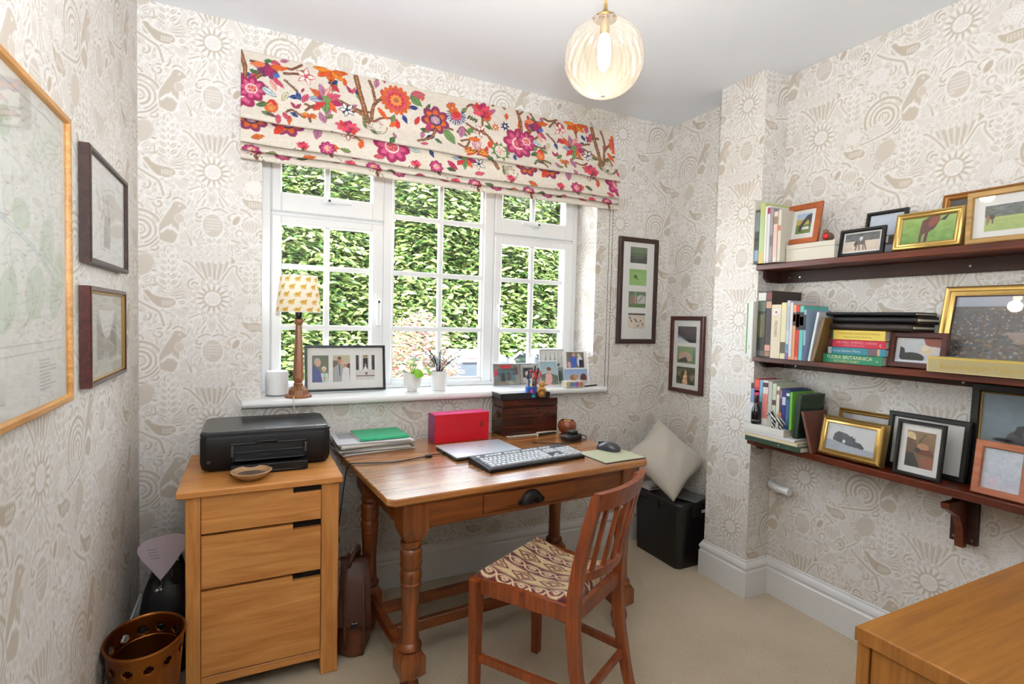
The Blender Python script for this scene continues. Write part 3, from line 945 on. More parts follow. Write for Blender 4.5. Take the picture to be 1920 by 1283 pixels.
M_carglass = plain('car_glass', C(26, 32, 38), .08, coat=.5)
M_tyre = plain('tyre_rubber', C(24, 24, 25), .8)
M_hub = plain('alloy_wheel', C(170, 172, 174), .3, metal=1)
M_lampred = plain('tail_lamp', C(170, 30, 28), .2)
def car(label, loc, rz, paint, roofz):
    t = thing('car', label, 'car', loc, rz)
    # stations along the length (x), half width, and height profile of lower body / cabin
    def ring(x, hw, z0, z1, cr=.12):
        return [(x, -hw + cr, z0), (x, hw - cr, z0), (x, hw, z0 + cr), (x, hw, z1 - cr * 1.2), (x, hw - cr * .9, z1), (x, -hw + cr * .9, z1), (x, -hw, z1 - cr * 1.2), (x, -hw, z0 + cr)]
    b = MB().loft([ring(-2.0, .62, .34, .72), ring(-1.92, .78, .24, .86), ring(-1.3, .86, .2, .93), ring(0, .88, .2, .95), ring(1.0, .87, .2, .93), ring(1.75, .78, .22, .80), ring(2.05, .58, .32, .62)])
    b.build('body', paint, t, smooth=50)
    g = MB().loft([ring(-1.78, .66, .88, .93, .02), ring(-1.25, .66, .88, roofz - .05, .05), ring(.1, .66, .88, roofz - .05, .05), ring(1.02, .68, .88, .95, .02)])
    g.build('windows', M_carglass, t, smooth=30)
    rf = []
    for x, hw, z in ((-1.32, .52, roofz - .055), (-1.18, .58, roofz - .012), (-.6, .61, roofz + .01), (0, .6, roofz), (.22, .55, roofz - .06)):
        rf.append([(x, -hw - .04, z - .07), (x, hw + .04, z - .07), (x, hw + .03, z - .03), (x, hw - .06, z + .012), (x, 0, z + .03), (x, -hw + .06, z + .012), (x, -hw - .03, z - .03)])
    MB().loft(rf).build('roof', paint, t, smooth=60)
    for s in (-1, 1):
        for pa, pb in (((-1.3, s * .64, roofz - .06), (-1.76, s * .70, .92)), ((.15, s * .63, roofz - .07), (1.0, s * .70, .93)), ((-.45, s * .66, roofz - .05), (-.42, s * .70, .93))):
            MB().beam(pa, pb, .05, .06).build('pillar', paint, t)
        m = MB(); m.sphere((.75, s * .95, .98), (.06, .10, .075)); m.build('wing_mirror', paint, t, smooth=60)
        for x in (-1.25, 1.25):
            m = MB(); m.lathe([(.2, -.1), (.31, -.1), (.33, -.06), (.33, .06), (.31, .1), (.2, .1)], 24, T(x, s * .79, .33) @ RX(R(90)))
            w = m.build('wheel', M_tyre, t, smooth=40)
            m = MB(); m.lathe([(.05, -.105), (.2, -.1), (.2, .1), (.05, .105)], 16, T(x, s * .79, .33) @ RX(R(90))); m.build('hub', M_hub, w, smooth=40)
        m = MB(); m.box(-2.03, -1.9, s * .60 - .1, s * .60 + .1, .62, .76, .03); m.build('tail_lamp', M_lampred, t)
    m = MB(); m.box(-1.36, -1.30, -.2, .2, roofz - .06, roofz - .045, .005); m.build('spoiler_lamp', M_lampred, t)
    return t
P_white = plain('white_car_paint', C(200, 202, 206), .25, coat=.6)
P_silver = plain('silver_car_paint', C(140, 148, 156), .28, metal=.4, coat=.6)
car('white car parked outside, its roof below the middle window', (3.25, 9.2, -.77), R(90), P_white, 1.44)
car('silver car parked outside, seen through the right hand casement', (5.35, 9.0, -.77), R(90), P_silver, 1.46)

# ---------------------------------------------------------------- roman blind with embroidered flowers
M_blind = painted('printed_linen', rough=.85, sheen=.2, bump=.25, bscale=700, trans=.12)
def blind_print(width, length):
    p = Pic(int(width / .0021), int(length / .0021), 0, width, 0, length, bg=(230, 218, 202))
    r = random.Random(11)
    OR, RD, PK, MG, PU, BL, DB, GR, DG, BR, CR, PL = (214, 100, 34), (204, 54, 44), (206, 84, 104), (162, 38, 88), (124, 52, 92), (70, 110, 176), (36, 40, 92), (112, 142, 84), (62, 96, 58), (134, 84, 52), (245, 234, 218), (176, 124, 150)
    def lf(x, y, L, a, c, edge=None, w=.42):
        if edge: p.lens(x - .002 * math.cos(a), y - .002 * math.sin(a), L + .004, L * w + .004, a, edge)
        p.lens(x, y, L, L * w, a, c)
        p.line([(x, y), (x + L * .8 * math.cos(a), y + L * .8 * math.sin(a))], .0022, edge or BR)
    def petals(x, y, n, L, W, c, off=0., edge=None, sq=1.0):
        for i in range(n):
            a = off + 2 * math.pi * i / n
            if edge: p.ell(x + L * .62 * math.cos(a), y + L * .62 * math.sin(a) * sq, L * .42 + .002, W / 2 + .002, edge, a)
            p.ell(x + L * .62 * math.cos(a), y + L * .62 * math.sin(a) * sq, L * .42, W / 2, c, a)
    def stem(pts, w=.006, c=BR):
        w *= 1.7; q = curve(pts, 8); p.line(q, w + .004, (92, 52, 34)); p.line(q, w, c); p.line(q, w * .35, (186, 132, 88))
        for i in range(0, len(q) - 1, 2): p.line([q[i], (q[i][0] + .006, q[i][1] - .004)], .0022, (92, 52, 34))
    def rosette(x, y, s):
        petals(x, y, 16, s, s * .34, OR, 0, (200, 70, 40)); petals(x, y, 14, s * .78, s * .3, PK, .2); petals(x, y, 12, s * .58, s * .28, RD, .1); petals(x, y, 10, s * .42, s * .2, (240, 150, 90)); p.ell(x, y, s * .2, s * .2, OR); p.ell(x, y, s * .1, s * .1, GR)
    def daisy(x, y, s, c1=PU, c2=OR, c3=PL):
        petals(x, y, 7, s, s * .62, c1, .3, MG); petals(x, y, 7, s * .78, s * .4, c2, .3); p.ell(x, y, s * .48, s * .42, DB); p.ell(x, y, s * .38, s * .33, c3)
        for i in range(14): p.ell(x + s * .24 * math.cos(i * 2.4) * (i / 14) ** .5, y + s * .22 * math.sin(i * 2.4) * (i / 14) ** .5, .0022, .0022, CR)
    def magenta(x, y, s):
        petals(x, y, 8, s, s * .6, MG, .1, (140, 30, 80)); petals(x, y, 8, s * .8, s * .34, (208, 90, 130), .1); p.ell(x, y, s * .42, s * .4, CR); p.ell(x, y, s * .34, s * .32, PK)
        for i in range(20): p.ell(x + s * .3 * math.cos(i * 2.4) * (i / 20) ** .5, y + s * .28 * math.sin(i * 2.4) * (i / 20) ** .5, .002, .002, CR if i % 2 else OR)
    def tulip(x, y, s):
        for a, c in ((1.57, OR), (.75, (232, 140, 40)), (2.39, (220, 90, 30)), (.2, OR), (2.94, (232, 140, 40))): lf(x, y, s, a, c, (170, 62, 28), .5)
        p.ell(x, y, s * .25, s * .16, CR); p.ell(x - .004, y, .003, .003, DB); p.ell(x + .005, y, .003, .003, DB); stem([(x, y + s * .8), (x + .003, y + s * 1.3)], .003)
    def bird(x, y, s):
        for i in range(5): p.ell(x + (i - 2) * s * .22 - .01, y - s * .25 + .3 * s * (i % 2), s * .3, s * .22, (BL, PU, MG, DB, OR)[i])
        petals(x, y, 6, s * .5, s * .24, PU, .2, DB); p.ell(x, y, s * .28, s * .34, MG)
        lf(x + s * .1, y - s * .3, s * 1.0, -.1, OR, (190, 80, 40), .34); lf(x - s * .2, y - s * .35, s * .9, 3.0, (232, 130, 90), OR, .36)
        lf(x + s * .2, y + s * .35, s * .9, .75, PK, MG, .3); lf(x + s * .1, y + s * .5, s * .8, 1.2, (238, 190, 170), PK, .3); p.ell(x + s * .4, y + s * .2, s * .2, s * .14, BL)
    def multi(x, y, s):
        for i, c in enumerate((MG, OR, GR, RD, (150, 190, 200), OR, PL, (232, 170, 150), PK)): lf(x, y, s, i * .698 + .2, c, DG if c == GR else MG, .4)
        p.ell(x, y, s * .3, s * .22, GR); p.ell(x - s * .3, y, s * .15, s * .13, PU)
    def bluefr(x, y, s):
        for i in range(15): p.line([(x, y), (x + s * math.cos(-.5 + i * .28), y + s * math.sin(-.5 + i * .28))], .005, BL if i % 2 else DB)
        p.ell(x, y, s * .6, s * .55, PK); p.ell(x, y - s * .1, s * .4, s * .36, RD); petals(x - s * .4, y - s * .7, 4, s * .55, s * .4, OR, .3, BR)
    def peony(x, y, s):
        for i in range(26): p.ell(x + s * math.cos(i * 2.4) * (i / 26) ** .5, y + s * .7 * math.sin(i * 2.4) * (i / 26) ** .5, s * .24, s * .17, (RD, PK, (232, 70, 90), MG)[i % 4], i)
        for i in range(4): lf(x - s * 1.3 + i * .012, y + s * .7 + .004 * i, s * .6, 2.2, DG)
        for i in range(4): lf(x + s * .2 + i * .008, y + s * .8 + .012 * i, s * .5, .7, GR)
        stem([(x, y + s * .7), (x - .006, y + s * 1.4), (x, y + s * 2)], .0032)
    def star(x, y, s, c):
        for i in range(7): p.lens(x, y, s, s * .4, i * .897, c)
        p.ell(x, y, s * .25, s * .25, CR)
    def pom(x, y, s):
        p.ell(x, y, s * .62, s * .8, OR, .5); p.ell(x + s * .1, y - s * .5, s * .4, s * .4, RD)
        for i in range(16): p.ell(x + s * .4 * math.cos(i * 2.4) * (i / 16) ** .5, y + s * .5 * math.sin(i * 2.4) * (i / 16) ** .5, .0025, .0025, (245, 190, 130))
        lf(x - s * 1.4, y + s * .2, s * 1.2, -.5, DG, GR); lf(x - s * .9, y + s * .9, s * 1.2, .1, GR, DG); lf(x - s * .4, y + s * .9, s * 1.0, .4, BR, DB, .3)
    def crown(x, y, s):
        for a, c in ((3.0, OR), (.14, OR), (2.5, RD), (.64, RD), (2.75, (238, 160, 60)), (.4, (238, 160, 60))): lf(x, y, s * 1.1, a + .0, c, (180, 70, 30), .4)
        p.poly([(x - s * .3, y), (x + s * .3, y), (x + s * .45, y - s), (x - s * .45, y - s)], CR); p.ell(x, y - s, s * .5, s * .2, OR)
        for i in range(9): p.line([(x - s * .2 + i * .004, y - .002), (x - s * .3 + i * .006, y - s * .85)], .0018, MG)
        for i in range(8): p.ell(x - s * .5 + i * s * .14, y + s * .1 + .006 * (i % 2), .0035, .0035, (30, 24, 24))
    def arti(x, y, s):
        for i in range(9): lf(x, y, s * .9, i * .7, GR, DG, .5)
        p.ell(x, y, s * .5, s * .6, CR)
        for i in range(18): p.ell(x + s * .4 * math.cos(i * 2.4) * (i / 18) ** .5, y + s * .5 * math.sin(i * 2.4) * (i / 18) ** .5, .0028, .0028, MG if i % 2 else OR)
        lf(x - s, y - s * .2, s * .9, -1.2, RD, OR, .45)
    def outline(x, y, s, a=0., c=PK):
        for k in range(5):
            t = a + k * 1.2; p.lens(x, y, s, s * .5, t, c); p.lens(x + .003 * math.cos(t), y + .003 * math.sin(t), s - .007, s * .5 - .007, t, CR)
        p.ell(x, y, s * .2, s * .2, c)
    def scroll(x, y, s):
        for k in range(4): p.line([(x + s * (1 - k * .2) * math.cos(t), y + s * (1 - k * .2) * math.sin(t)) for t in np.linspace(k, k + 4, 14)], .003, (BR, DG, MG, GR)[k])
        for i in range(7): lf(x - s * .9, y - s * .8 + i * s * .24, s * .5, .2 * i + 2.6, DG if i % 2 else GR)
    def unit(o, dy):
        X = lambda v: v + o
        stem([(X(.445), .22 + dy), (X(.43), .15 + dy), (X(.415), .09 + dy), (X(.40), .02 + dy)], .010); stem([(X(.44), .20 + dy), (X(.38), .165 + dy), (X(.31), .14 + dy)], .007)
        stem([(X(.46), .21 + dy), (X(.47), .14 + dy), (X(.50), .10 + dy), (X(.545), .085 + dy)], .006); stem([(X(.48), .12 + dy), (X(.47), .06 + dy), (X(.455), .025 + dy)], .0045); stem([(X(.0), .17 + dy), (X(.01), .12 + dy), (X(.045), .085 + dy)], .008)
        bird(X(.063), .075 + dy, 0.064); magenta(X(.0), .165 + dy, 0.0512); lf(X(.035), .15 + dy, 0.06, .5, (205, 215, 220), DG); lf(X(.165), .14 + dy, 0.042, 1.2, DB, (120, 140, 190)); lf(X(.18), .14 + dy, 0.0264, -1.0, MG); lf(X(.13), .15 + dy, 0.048, 2.0, (222, 205, 180), GR); stem([(X(.12), .10 + dy), (X(.15), .125 + dy), (X(.165), .14 + dy)], .0025)
        outline(X(.20), .065 + dy, 0.041); tulip(X(.297), .005 + dy, 0.0704); multi(X(.275), .15 + dy, 0.0704); outline(X(.36), .18 + dy, 0.0384, .6, DB); lf(X(.383), .10 + dy, 0.042, -2.2, MG); lf(X(.383), .10 + dy, 0.036, -1.2, PK)
        rosette(X(.57), .088 + dy, 0.064); lf(X(.635), .05 + dy, 0.072, -.25, PK, GR, .5); lf(X(.635), .055 + dy, 0.066, .6, GR, DG, .5); lf(X(.49), .14 + dy, 0.066, .9, OR, RD, .3); scroll(X(.48), .23 + dy, 0.0448); lf(X(.60), .15 + dy, 0.042, 1.2, DB, BL)
        daisy(X(.748), .145 + dy, 0.064); stem([(X(.748), .19 + dy), (X(.72), .24 + dy), (X(.66), .27 + dy)], .005); bluefr(X(.85), .10 + dy, 0.0461); peony(X(.985), .05 + dy, 0.0486); star(X(1.10), .105 + dy, .026, DB); star(X(1.049), .12 + dy, .022, OR)
        lf(X(.70), .21 + dy, 0.06, -1.1, MG, PK, .3); lf(X(.88), .15 + dy, 0.06, 1.8, PL, MG, .5); outline(X(.97), .155 + dy, 0.0384, .4, (150, 50, 60)); stem([(X(.90), .13 + dy), (X(.94), .15 + dy), (X(1.0), .17 + dy), (X(1.03), .21 + dy)], .0035); lf(X(.79), .18 + dy, 0.084, 1.0, GR, DG, .5)
        pom(X(.07), .23 + dy, 0.0384); magenta(X(1.165), .185 + dy, 0.0768); crown(X(.935), .26 + dy, 0.0576); arti(X(1.061), .25 + dy, 0.0576); lf(X(1.2), .17 + dy, 0.06, .5, (205, 215, 220), DG)
        stem([(X(1.18), .18 + dy), (X(1.19), .09 + dy), (X(1.17), .01 + dy)], .007); peony(X(.36), .27 + dy, 0.0448); lf(X(.27), .27 + dy, 0.06, -1.9, PL, MG); lf(X(.16), .22 + dy, 0.036, -1.0, MG); lf(X(.16), .22 + dy, 0.036, -2.1, MG); tulip(X(.21), .235 + dy, 0.0307)
    for k in range(150):
        x, y = r.uniform(0, width), r.uniform(.01, .29)
        c, e = r.choice(((GR, DG), (PL, MG), (OR, RD), (222, 205, 180) and (GR, BR), (RD, MG), (DB, BL), (PK, MG), (DG, GR)))
        (lf(x, y, r.uniform(.03, .05), r.uniform(0, 6.28), c, e, r.uniform(.34, .5)) if k % 4 else stem([(x, y), (x + r.uniform(.02, .04), y + r.uniform(-.03, .01)), (x + r.uniform(.05, .08), y + r.uniform(-.04, .02))], .0035))
    for o in (-1.175, .037, 1.249): unit(o, 0.0)
    def low(o, dy):
        X = lambda v: v + o
        stem([(X(.95), dy - .02), (X(1.02), .03 + dy), (X(1.05), .08 + dy)], .009)
        daisy(X(.13), .03 + dy, 0.061); bluefr(X(.235), .0 + dy, 0.0366); lf(X(.25), .03 + dy, 0.061, 1.8, PL, MG, .5); outline(X(.365), .04 + dy, 0.0366, .4, (150, 50, 60)); stem([(X(.28), .0 + dy), (X(.33), .03 + dy), (X(.39), .045 + dy), (X(.42), .07 + dy)], .0035)
        magenta(X(.548), .06 + dy, 0.0756); lf(X(.62), .04 + dy, 0.061, .4, (205, 215, 220), DG); lf(X(.72), .04 + dy, 0.0427, 1.2, DB, BL); multi(X(.885), .05 + dy, 0.061); outline(X(.955), .07 + dy, 0.0366, .6, DB); daisy(X(.0), .04 + dy, 0.0549); tulip(X(.29), .11 + dy, 0.0366); lf(X(.41), .10 + dy, 0.0488, -1.3, OR, RD); lf(X(.80), .08 + dy, 0.061, .7, MG, PK); scroll(X(1.12), .09 + dy, 0.0366); lf(X(.08), .09 + dy, 0.061, -.9, RD, OR)
    for o in (-1.175, .037, 1.249):
        low(o, .385)
        for k in range(4):
            dy = .51 + k * .065
            for j in range(13):
                x = o + j * .093 + .02 * (k % 2)
                f = (lambda: lf(x, dy, .05, r.uniform(-.4, .4), r.choice((OR, RD, MG, PK)), BR), lambda: peony(x, dy, .022), lambda: lf(x, dy, .045, r.uniform(2.6, 3.6), r.choice((GR, DG)), BR), lambda: None, lambda: magenta(x, dy, .03))
                f[(j * 3 + k * 2) % 5]()
    p.noise(16, 200, 4).noise(8, 420, 8)
    return p
def build_blind():
    x0, x1 = -.037, 1.752
    prof = [(2.383, 2.287), (2.374, 2.284), (2.370, 2.25), (2.356, 2.17), (2.336, 2.09), (2.315, 2.042), (2.302, 2.016), (2.300, 2.006), (2.307, 2.001), (2.320, 2.006), (2.337, 2.026), (2.346, 2.050), (2.351, 2.053), (2.348, 2.043), (2.334, 2.000), (2.318, 1.955), (2.308, 1.925), (2.306, 1.917), (2.311, 1.912), (2.322, 1.917), (2.338, 1.935), (2.342, 1.935), (2.336, 1.922), (2.318, 1.903), (2.309, 1.893), (2.308, 1.887), (2.314, 1.883), (2.326, 1.889), (2.340, 1.905), (2.343, 1.903), (2.337, 1.893), (2.320, 1.876), (2.311, 1.864), (2.310, 1.855), (2.316, 1.851), (2.328, 1.856), (2.345, 1.872), (2.36, 1.90)]
    fine = curve([(a, b) for a, b in prof], 7)
    q = np.array(fine); ds = np.sqrt((np.diff(q, axis=0) ** 2).sum(1)); s = np.concatenate([[0], np.cumsum(ds)])
    Lt = s[-1]
    ny = int(Lt / .0026); nx = int((x1 - x0) / .0026)
    ss = np.linspace(0, Lt, ny); Y = np.interp(ss, s, q[:, 0]); Z = np.interp(ss, s, q[:, 1])
    X = np.linspace(x0, x1, nx)
    V = np.zeros((ny, nx, 3), np.float32)
    V[..., 0] = X[None]; V[..., 1] = Y[:, None]; V[..., 2] = Z[:, None]
    wv = np.clip(ss / .30, 0, 1)[:, None] ** 2
    V[..., 1] += wv * (.0035 * np.sin(X * 9.3 + 1)[None] + .002 * np.sin(X * 23)[None])
    V[..., 2] += wv * (.0030 * np.sin(X * 5.1)[None] + .0015 * np.sin(X * 17 + 2)[None])
    pic = blind_print(x1 - x0, Lt)
    lc = pic.linear()
    j = np.clip((ss / Lt * pic.h).astype(int), 0, pic.h - 1); i = np.clip(((X - x0) / (x1 - x0) * pic.w).astype(int), 0, pic.w - 1)
    cols = lc[np.ix_(j, i)].reshape(-1, 3)
    t = thing('roman_blind', 'cream roman blind with embroidered flowers and branches, pulled up over the window', 'blind', (x0 + .895, YB, 1.85))
    V -= np.array(t.location, np.float32)
    colour_grid('fabric', V.reshape(-1, 3), nx, ny, cols, M_blind, t, smooth=180, flip=True)
    m = MB(); m.box(-.89, .89, -.028, -.002, .405, .435, .003); m.build('head_rail', M_white, t)
    mc = plain('bronze_chain', C(92, 80, 66), .4, metal=.8)
    m = MB(); cx = 1.752 - .0 - t.location.x
    zt, zb = 1.90 - 1.85, .862 - 1.85
    pth = [(cx - .012, -.040, zt)] + [(cx - .012, -.040, zt + (zb - zt) * k / 6) for k in range(1, 6)] + [(cx - .012, -.04, zb + .01), (cx - .006, -.04, zb), (cx + .004, -.04, zb), (cx + .010, -.04, zb + .01)] + [(cx + .010, -.04, zb + (zt - zb) * k / 6) for k in range(1, 7)]
    m.tube(pth, .0014, 6)
    ch = m.build('pull_chain', mc, t)
build_blind()

# ---------------------------------------------------------------- pendant lamp
def pendant():
    c = (.925, 1.31)
    t = thing('pendant_lamp', 'ribbed clear glass globe pendant lamp with a lit bulb', 'lamp', (c[0], c[1], ZC))
    brass = plain('aged_brass', C(178, 148, 96), .3, metal=1.0)
    gold = plain('gold_flex', C(196, 152, 60), .5, sheen=.3)
    MB().tube([(0, 0, -.004), (0, 0, -.225)], .0035, 8).build('flex', gold, t, smooth=60)
    MB().lathe([(.048, -.002), (.048, -.012), (.03, -.03), (.006, -.036)], 24).build('ceiling_rose', brass, t, smooth=40)
    MB().lathe([(.0045, -.215), (.006, -.23), (.010, -.238), (.020, -.247), (.032, -.254), (.035, -.258), (.034, -.262), (.010, -.262)], 28).build('gallery_cap', brass, t, smooth=40)
    # globe
    z0, z1, R0 = -.478, -.258, .112
    prof = []
    for k in range(33):
        a = math.pi * (.985 - .90 * k / 32)       # from near the bottom to the neck
        r_ = R0 * math.sin(a) ** .92 if math.sin(a) > 0 else 0
        prof.append((max(r_, .0015), (z0 + z1) / 2 - .004 + (z1 - z0) / 2 * math.cos(a) * -1 * -1))
    def rib(a, r_, z): return 1 + .034 * math.sin(a * 22 + z * 9) * min(1, r_ / .03)
    m = MB().lathe(prof, 132, None, False, rib)
    g = bpy.data.materials.new('ribbed_glass'); g.use_nodes = True
    nt = g.node_tree; nt.nodes.clear()
    out = nt.nodes.new('ShaderNodeOutputMaterial'); tr = nt.nodes.new('ShaderNodeBsdfTransparent'); tr.inputs[0].default_value = (.98, .96, .92, 1)
    gl = nt.nodes.new('ShaderNodeBsdfGlossy'); gl.inputs['Roughness'].default_value = .08
    tl = nt.nodes.new('ShaderNodeBsdfTranslucent'); tl.inputs[0].default_value = (.95, .9, .8, 1)
    lw = nt.nodes.new('ShaderNodeLayerWeight'); lw.inputs[0].default_value = .25
    m1 = nt.nodes.new('ShaderNodeMixShader'); m1.inputs[0].default_value = .08
    m2 = nt.nodes.new('ShaderNodeMixShader')
    nt.links.new(tr.outputs[0], m1.inputs[1]); nt.links.new(tl.outputs[0], m1.inputs[2])
    nt.links.new(lw.outputs['Facing'], m2.inputs[0]); nt.links.new(m1.outputs[0], m2.inputs[1]); nt.links.new(gl.outputs[0], m2.inputs[2])
    nt.links.new(m2.outputs[0], out.inputs[0])
    m.build('glass_globe', g, t, smooth=180)
    MB().lathe([(.013, -.262), (.015, -.30), (.013, -.305)], 16).build('lamp_holder', brass, t, smooth=40)
    MB().lathe([(.012, -.305), (.017, -.32), (.019, -.36), (.017, -.39), (.008, -.408), (.001, -.412)], 16).build('bulb', emit('warm_bulb', (1.0, .80, .52, 1), 16.0), t, smooth=60)
    ld = bpy.data.lights.new('bulb_light', 'POINT'); ld.energy = 2.6; ld.color = (1.0, .82, .6); ld.shadow_soft_size = .03
    lo = bpy.data.objects.new('bulb_light', ld); lo.location = (0, 0, -.43); lo.parent = t; COL.objects.link(lo)
pendant()

# ---------------------------------------------------------------- picture frames
M_photo = painted('photo_print', rough=.35)
M_board = plain('mount_board', C(238, 236, 231), .85, noise=.01)
M_pglass = clear_glass('picture_glass', (1, 1, 1, 1), .01, 1.45)
M_backing = plain('backing_board', C(96, 74, 54), .9)
F_black = plain('black_frame', C(20, 19, 19), .35, coat=.2)
F_gold = plain('gold_frame', C(204, 170, 100), .30, metal=.85, noise=.12, nscale=90)
F_dgold = plain('antique_gold_frame', C(150, 98, 42), .4, metal=.6, noise=.15, nscale=90)
F_oak = wood('oak_frame', C(150, 112, 62), C(196, 158, 100), 0, 1.5, .5, 0)
F_pine = wood('honey_frame', C(172, 112, 48), C(214, 158, 86), 0, 1.5, .4, .2)
F_brown = wood('chestnut_frame', C(140, 66, 26), C(184, 98, 46), 0, 1.5, .4, .2)
F_mahog = wood('mahogany_frame', C(52, 20, 16), C(86, 36, 28), 0, 1.5, .35, .3)
F_wenge = wood('wenge_frame', C(40, 24, 20), C(66, 42, 34), 0, 1.5, .45, .1)
F_pink = wood('cherry_frame', C(150, 86, 58), C(182, 116, 84), 0, 1.5, .45, .1)
F_silver = plain('silver_frame', C(190, 190, 192), .25, metal=.9)
def ring(m, w, h, b, y0, y1, x0=0., z0=0., prof=None):
    """mitred rectangular moulding, outer w x h from (x0,z0); prof: list of (inset, y) from outer back round the front to the rebate"""
    pr = prof or [(0, y1), (0, y0 + .003), (.003, y0), (b - .003, y0), (b, y0 + .004), (b, y1)]
    rings = []
    for (i, y) in pr:
        rings.append([(x0 + i, y, z0 + i), (x0 + w - i, y, z0 + i), (x0 + w - i, y, z0 + h - i), (x0 + i, y, z0 + h - i)])
    n = len(rings)
    v = [p for r_ in rings for p in r_]; f = []
    for a in range(n):
        b2 = (a + 1) % n
        for k in range(4):
            k2 = (k + 1) % 4
            f.append((a * 4 + k, a * 4 + k2, b2 * 4 + k2, b2 * 4 + k))
    m.add(v, f)
    return m
def frame(name, label, loc, rz, w, h, b, mat, photos, lean=0., depth=.018, mount=None, lip=None, prof=None, strut=False, cat='picture frame', glass=True, group=None, bottom=True, pmat=None):
    """bottom centre of the front at loc; photos: (x0,z0,x1,z1,pic) inside w x h"""
    t = thing(name, label, cat, (loc[0], loc[1], loc[2] + depth * math.sin(lean) + (.0008 if bottom else 0)), rz, group, rx=-lean)
    X = -w / 2
    ring(MB(), w, h, b, 0, depth, X, 0, prof).build('moulding', mat, t, smooth=40)
    if lip:
        lm, lb = lip
        ring(MB(), w - 2 * b + .002, h - 2 * b + .002, lb, .003, .010, X + b - .001, b - .001).build('inner_lip', lm, t)
    yb = min(depth - .003, .010)
    m = MB(); m.box(X + b - .002, X + w - b + .002, yb, yb + .002, b - .002, h - b + .002)
    m.build('mount' if mount else 'backing', mount or M_backing, t)
    for (x0, z0, x1, z1, pic) in photos:
        picture_sheet('photograph', pic, X + x0, X + x1, z0, z1, yb - .0006, pmat or M_photo, t)
    if glass:
        m = MB(); m.box(X + b - .001, X + w - b + .001, yb - .004, yb - .0028, b - .001, h - b + .001); m.build('glass', M_pglass, t)
    if strut:
        m = MB(); L = h * .8
        a = lean + R(18)
        m.hexa([(-.02, depth, h * .62), (.02, depth, h * .62), (.02, depth + .002, h * .62), (-.02, depth + .002, h * .62), (-.012, depth, h * .66), (.012, depth, h * .66), (.012, depth + .002, h * .66), (-.012, depth + .002, h * .66)])
        m.build('strut', M_backing, t)
    return t
def ph(w, h, *ops, res=.0016, bg=(200, 200, 200), noise=14):
    p = Pic(max(12, int(w / res)), max(12, int(h / res)), 0, 1, 0, 1, bg=bg)
    for o in ops: getattr(p, o[0])(*o[1:])
    if noise: p.noise(noise, max(6, p.w // 3), 5).noise(noise * .6, max(4, p.w // 8), 9)
    return p
HORSE_R = R(-90); LEFT_R = R(90)
# left wall --------------------------------------------------------------
def map_pic(w, h):
    p = Pic(int(w / .0021), int(h / .0021), 0, 1, 0, 1, bg=(243, 242, 234))
    r = random.Random(4)
    for k in range(60): p.ell(r.uniform(.05, .95), r.uniform(.06, .76), r.uniform(.01, .05), r.uniform(.01, .05), (222, 230, 212), r.uniform(0, 3), .5)
    for (x, y, a, b) in ((.62, .16, .03, .05), (.93, .60, .05, .12), (.78, .63, .06, .09), (.62, .66, .05, .1), (.86, .46, .05, .08), (.7, .4, .05, .05)): p.ell(x, y, a, b, (206, 220, 196), .3, .8)
    p.noise(12, 60, 3)
    for k in range(150):
        x, y = r.uniform(.03, .97), r.uniform(.05, .78); a = r.uniform(0, 6.3); pts = []
        for i in range(7): pts.append((x, y)); a += r.uniform(-.7, .7); x += .022 * math.cos(a); y += .022 * math.sin(a); x = min(.97, max(.03, x)); y = min(.78, max(.05, y))
        p.line(pts, .0022, (168, 166, 156), .6)
    for k in range(260): 
        x, y = r.uniform(.03, .95), r.uniform(.05, .78); p.line([(x, y), (x + r.uniform(.006, .02), y)], .003, (120, 122, 120), .55)
    for o in (0, .012): p.line(curve([(.05, .30 + o), (.35, .36 + o), (.6, .42 + o), (.8, .5 + o), (.97, .62 + o)]), .003, (150, 176, 186), .8)
    p.line(curve([(.5, .95 * .8), (.56, .6), (.52, .45), (.58, .3), (.5, .05)]), .006, (176, 200, 208), .8)
    p.line([(.03, .79), (.97, .79)], .002, (150, 150, 146)); p.line([(.03, .045), (.97, .045)], .002, (150, 150, 146)); p.line([(.97, .045), (.97, .79)], .002, (150, 150, 146)); p.line([(.03, .82), (.97, .82)], .0015, (170, 170, 166))
    for k in range(9): p.line([(.80, .85 + k * .012), (.80 + r.uniform(.06, .13), .85 + k * .012)], .003, (150, 150, 146))
    for k in range(4): p.line([(.2, .9 + k * .012), (.2 + r.uniform(.2, .3), .9 + k * .012)], .003, (150, 150, 146))
    return p
FX = XL + .0015
def left_frame(name, label, yc, z0, w, h, b, mat, photos, depth, **k):
    return frame(name, label, (XL + .002 + depth, yc, z0), LEFT_R, w, h, b, mat, photos, depth=depth, bottom=False, **k)
wm, hm = .86, .62
left_frame('framed_map', 'large framed map in a honey wood frame on the left wall', 1.49 - wm / 2, 1.052, wm, hm, .016, F_pine, [(.016, .016, wm - .016, hm - .016, map_pic(wm - .032, hm - .032))], .022, cat='map')
def drawing():
    p = ph(.24, .24, ('ell', .45, .5, .3, .35, (226, 222, 214), 0, .6, .5), bg=(240, 238, 232), noise=5)
    r = random.Random(2)
    for k in range(70):
        x = r.gauss(.46, .09); y = r.uniform(.28, .82); p.line([(x, y), (x + r.uniform(-.02, .02), y - r.uniform(.05, .14))], .008, (110, 104, 94), .55)
    p.poly([(.37, .84), (.4, .5), (.56, .5), (.55, .84)], (126, 119, 108), .8); p.line(curve([(.36, .72), (.3, .76), (.33, .86), (.42, .86)]), .012, (130, 124, 116), .8); p.poly([(.18, .18), (.33, .5), (.25, .5)], (176, 172, 162), .7)
    p.line([(.05, .12), (.9, .16)], .004, (180, 176, 168))
    return p
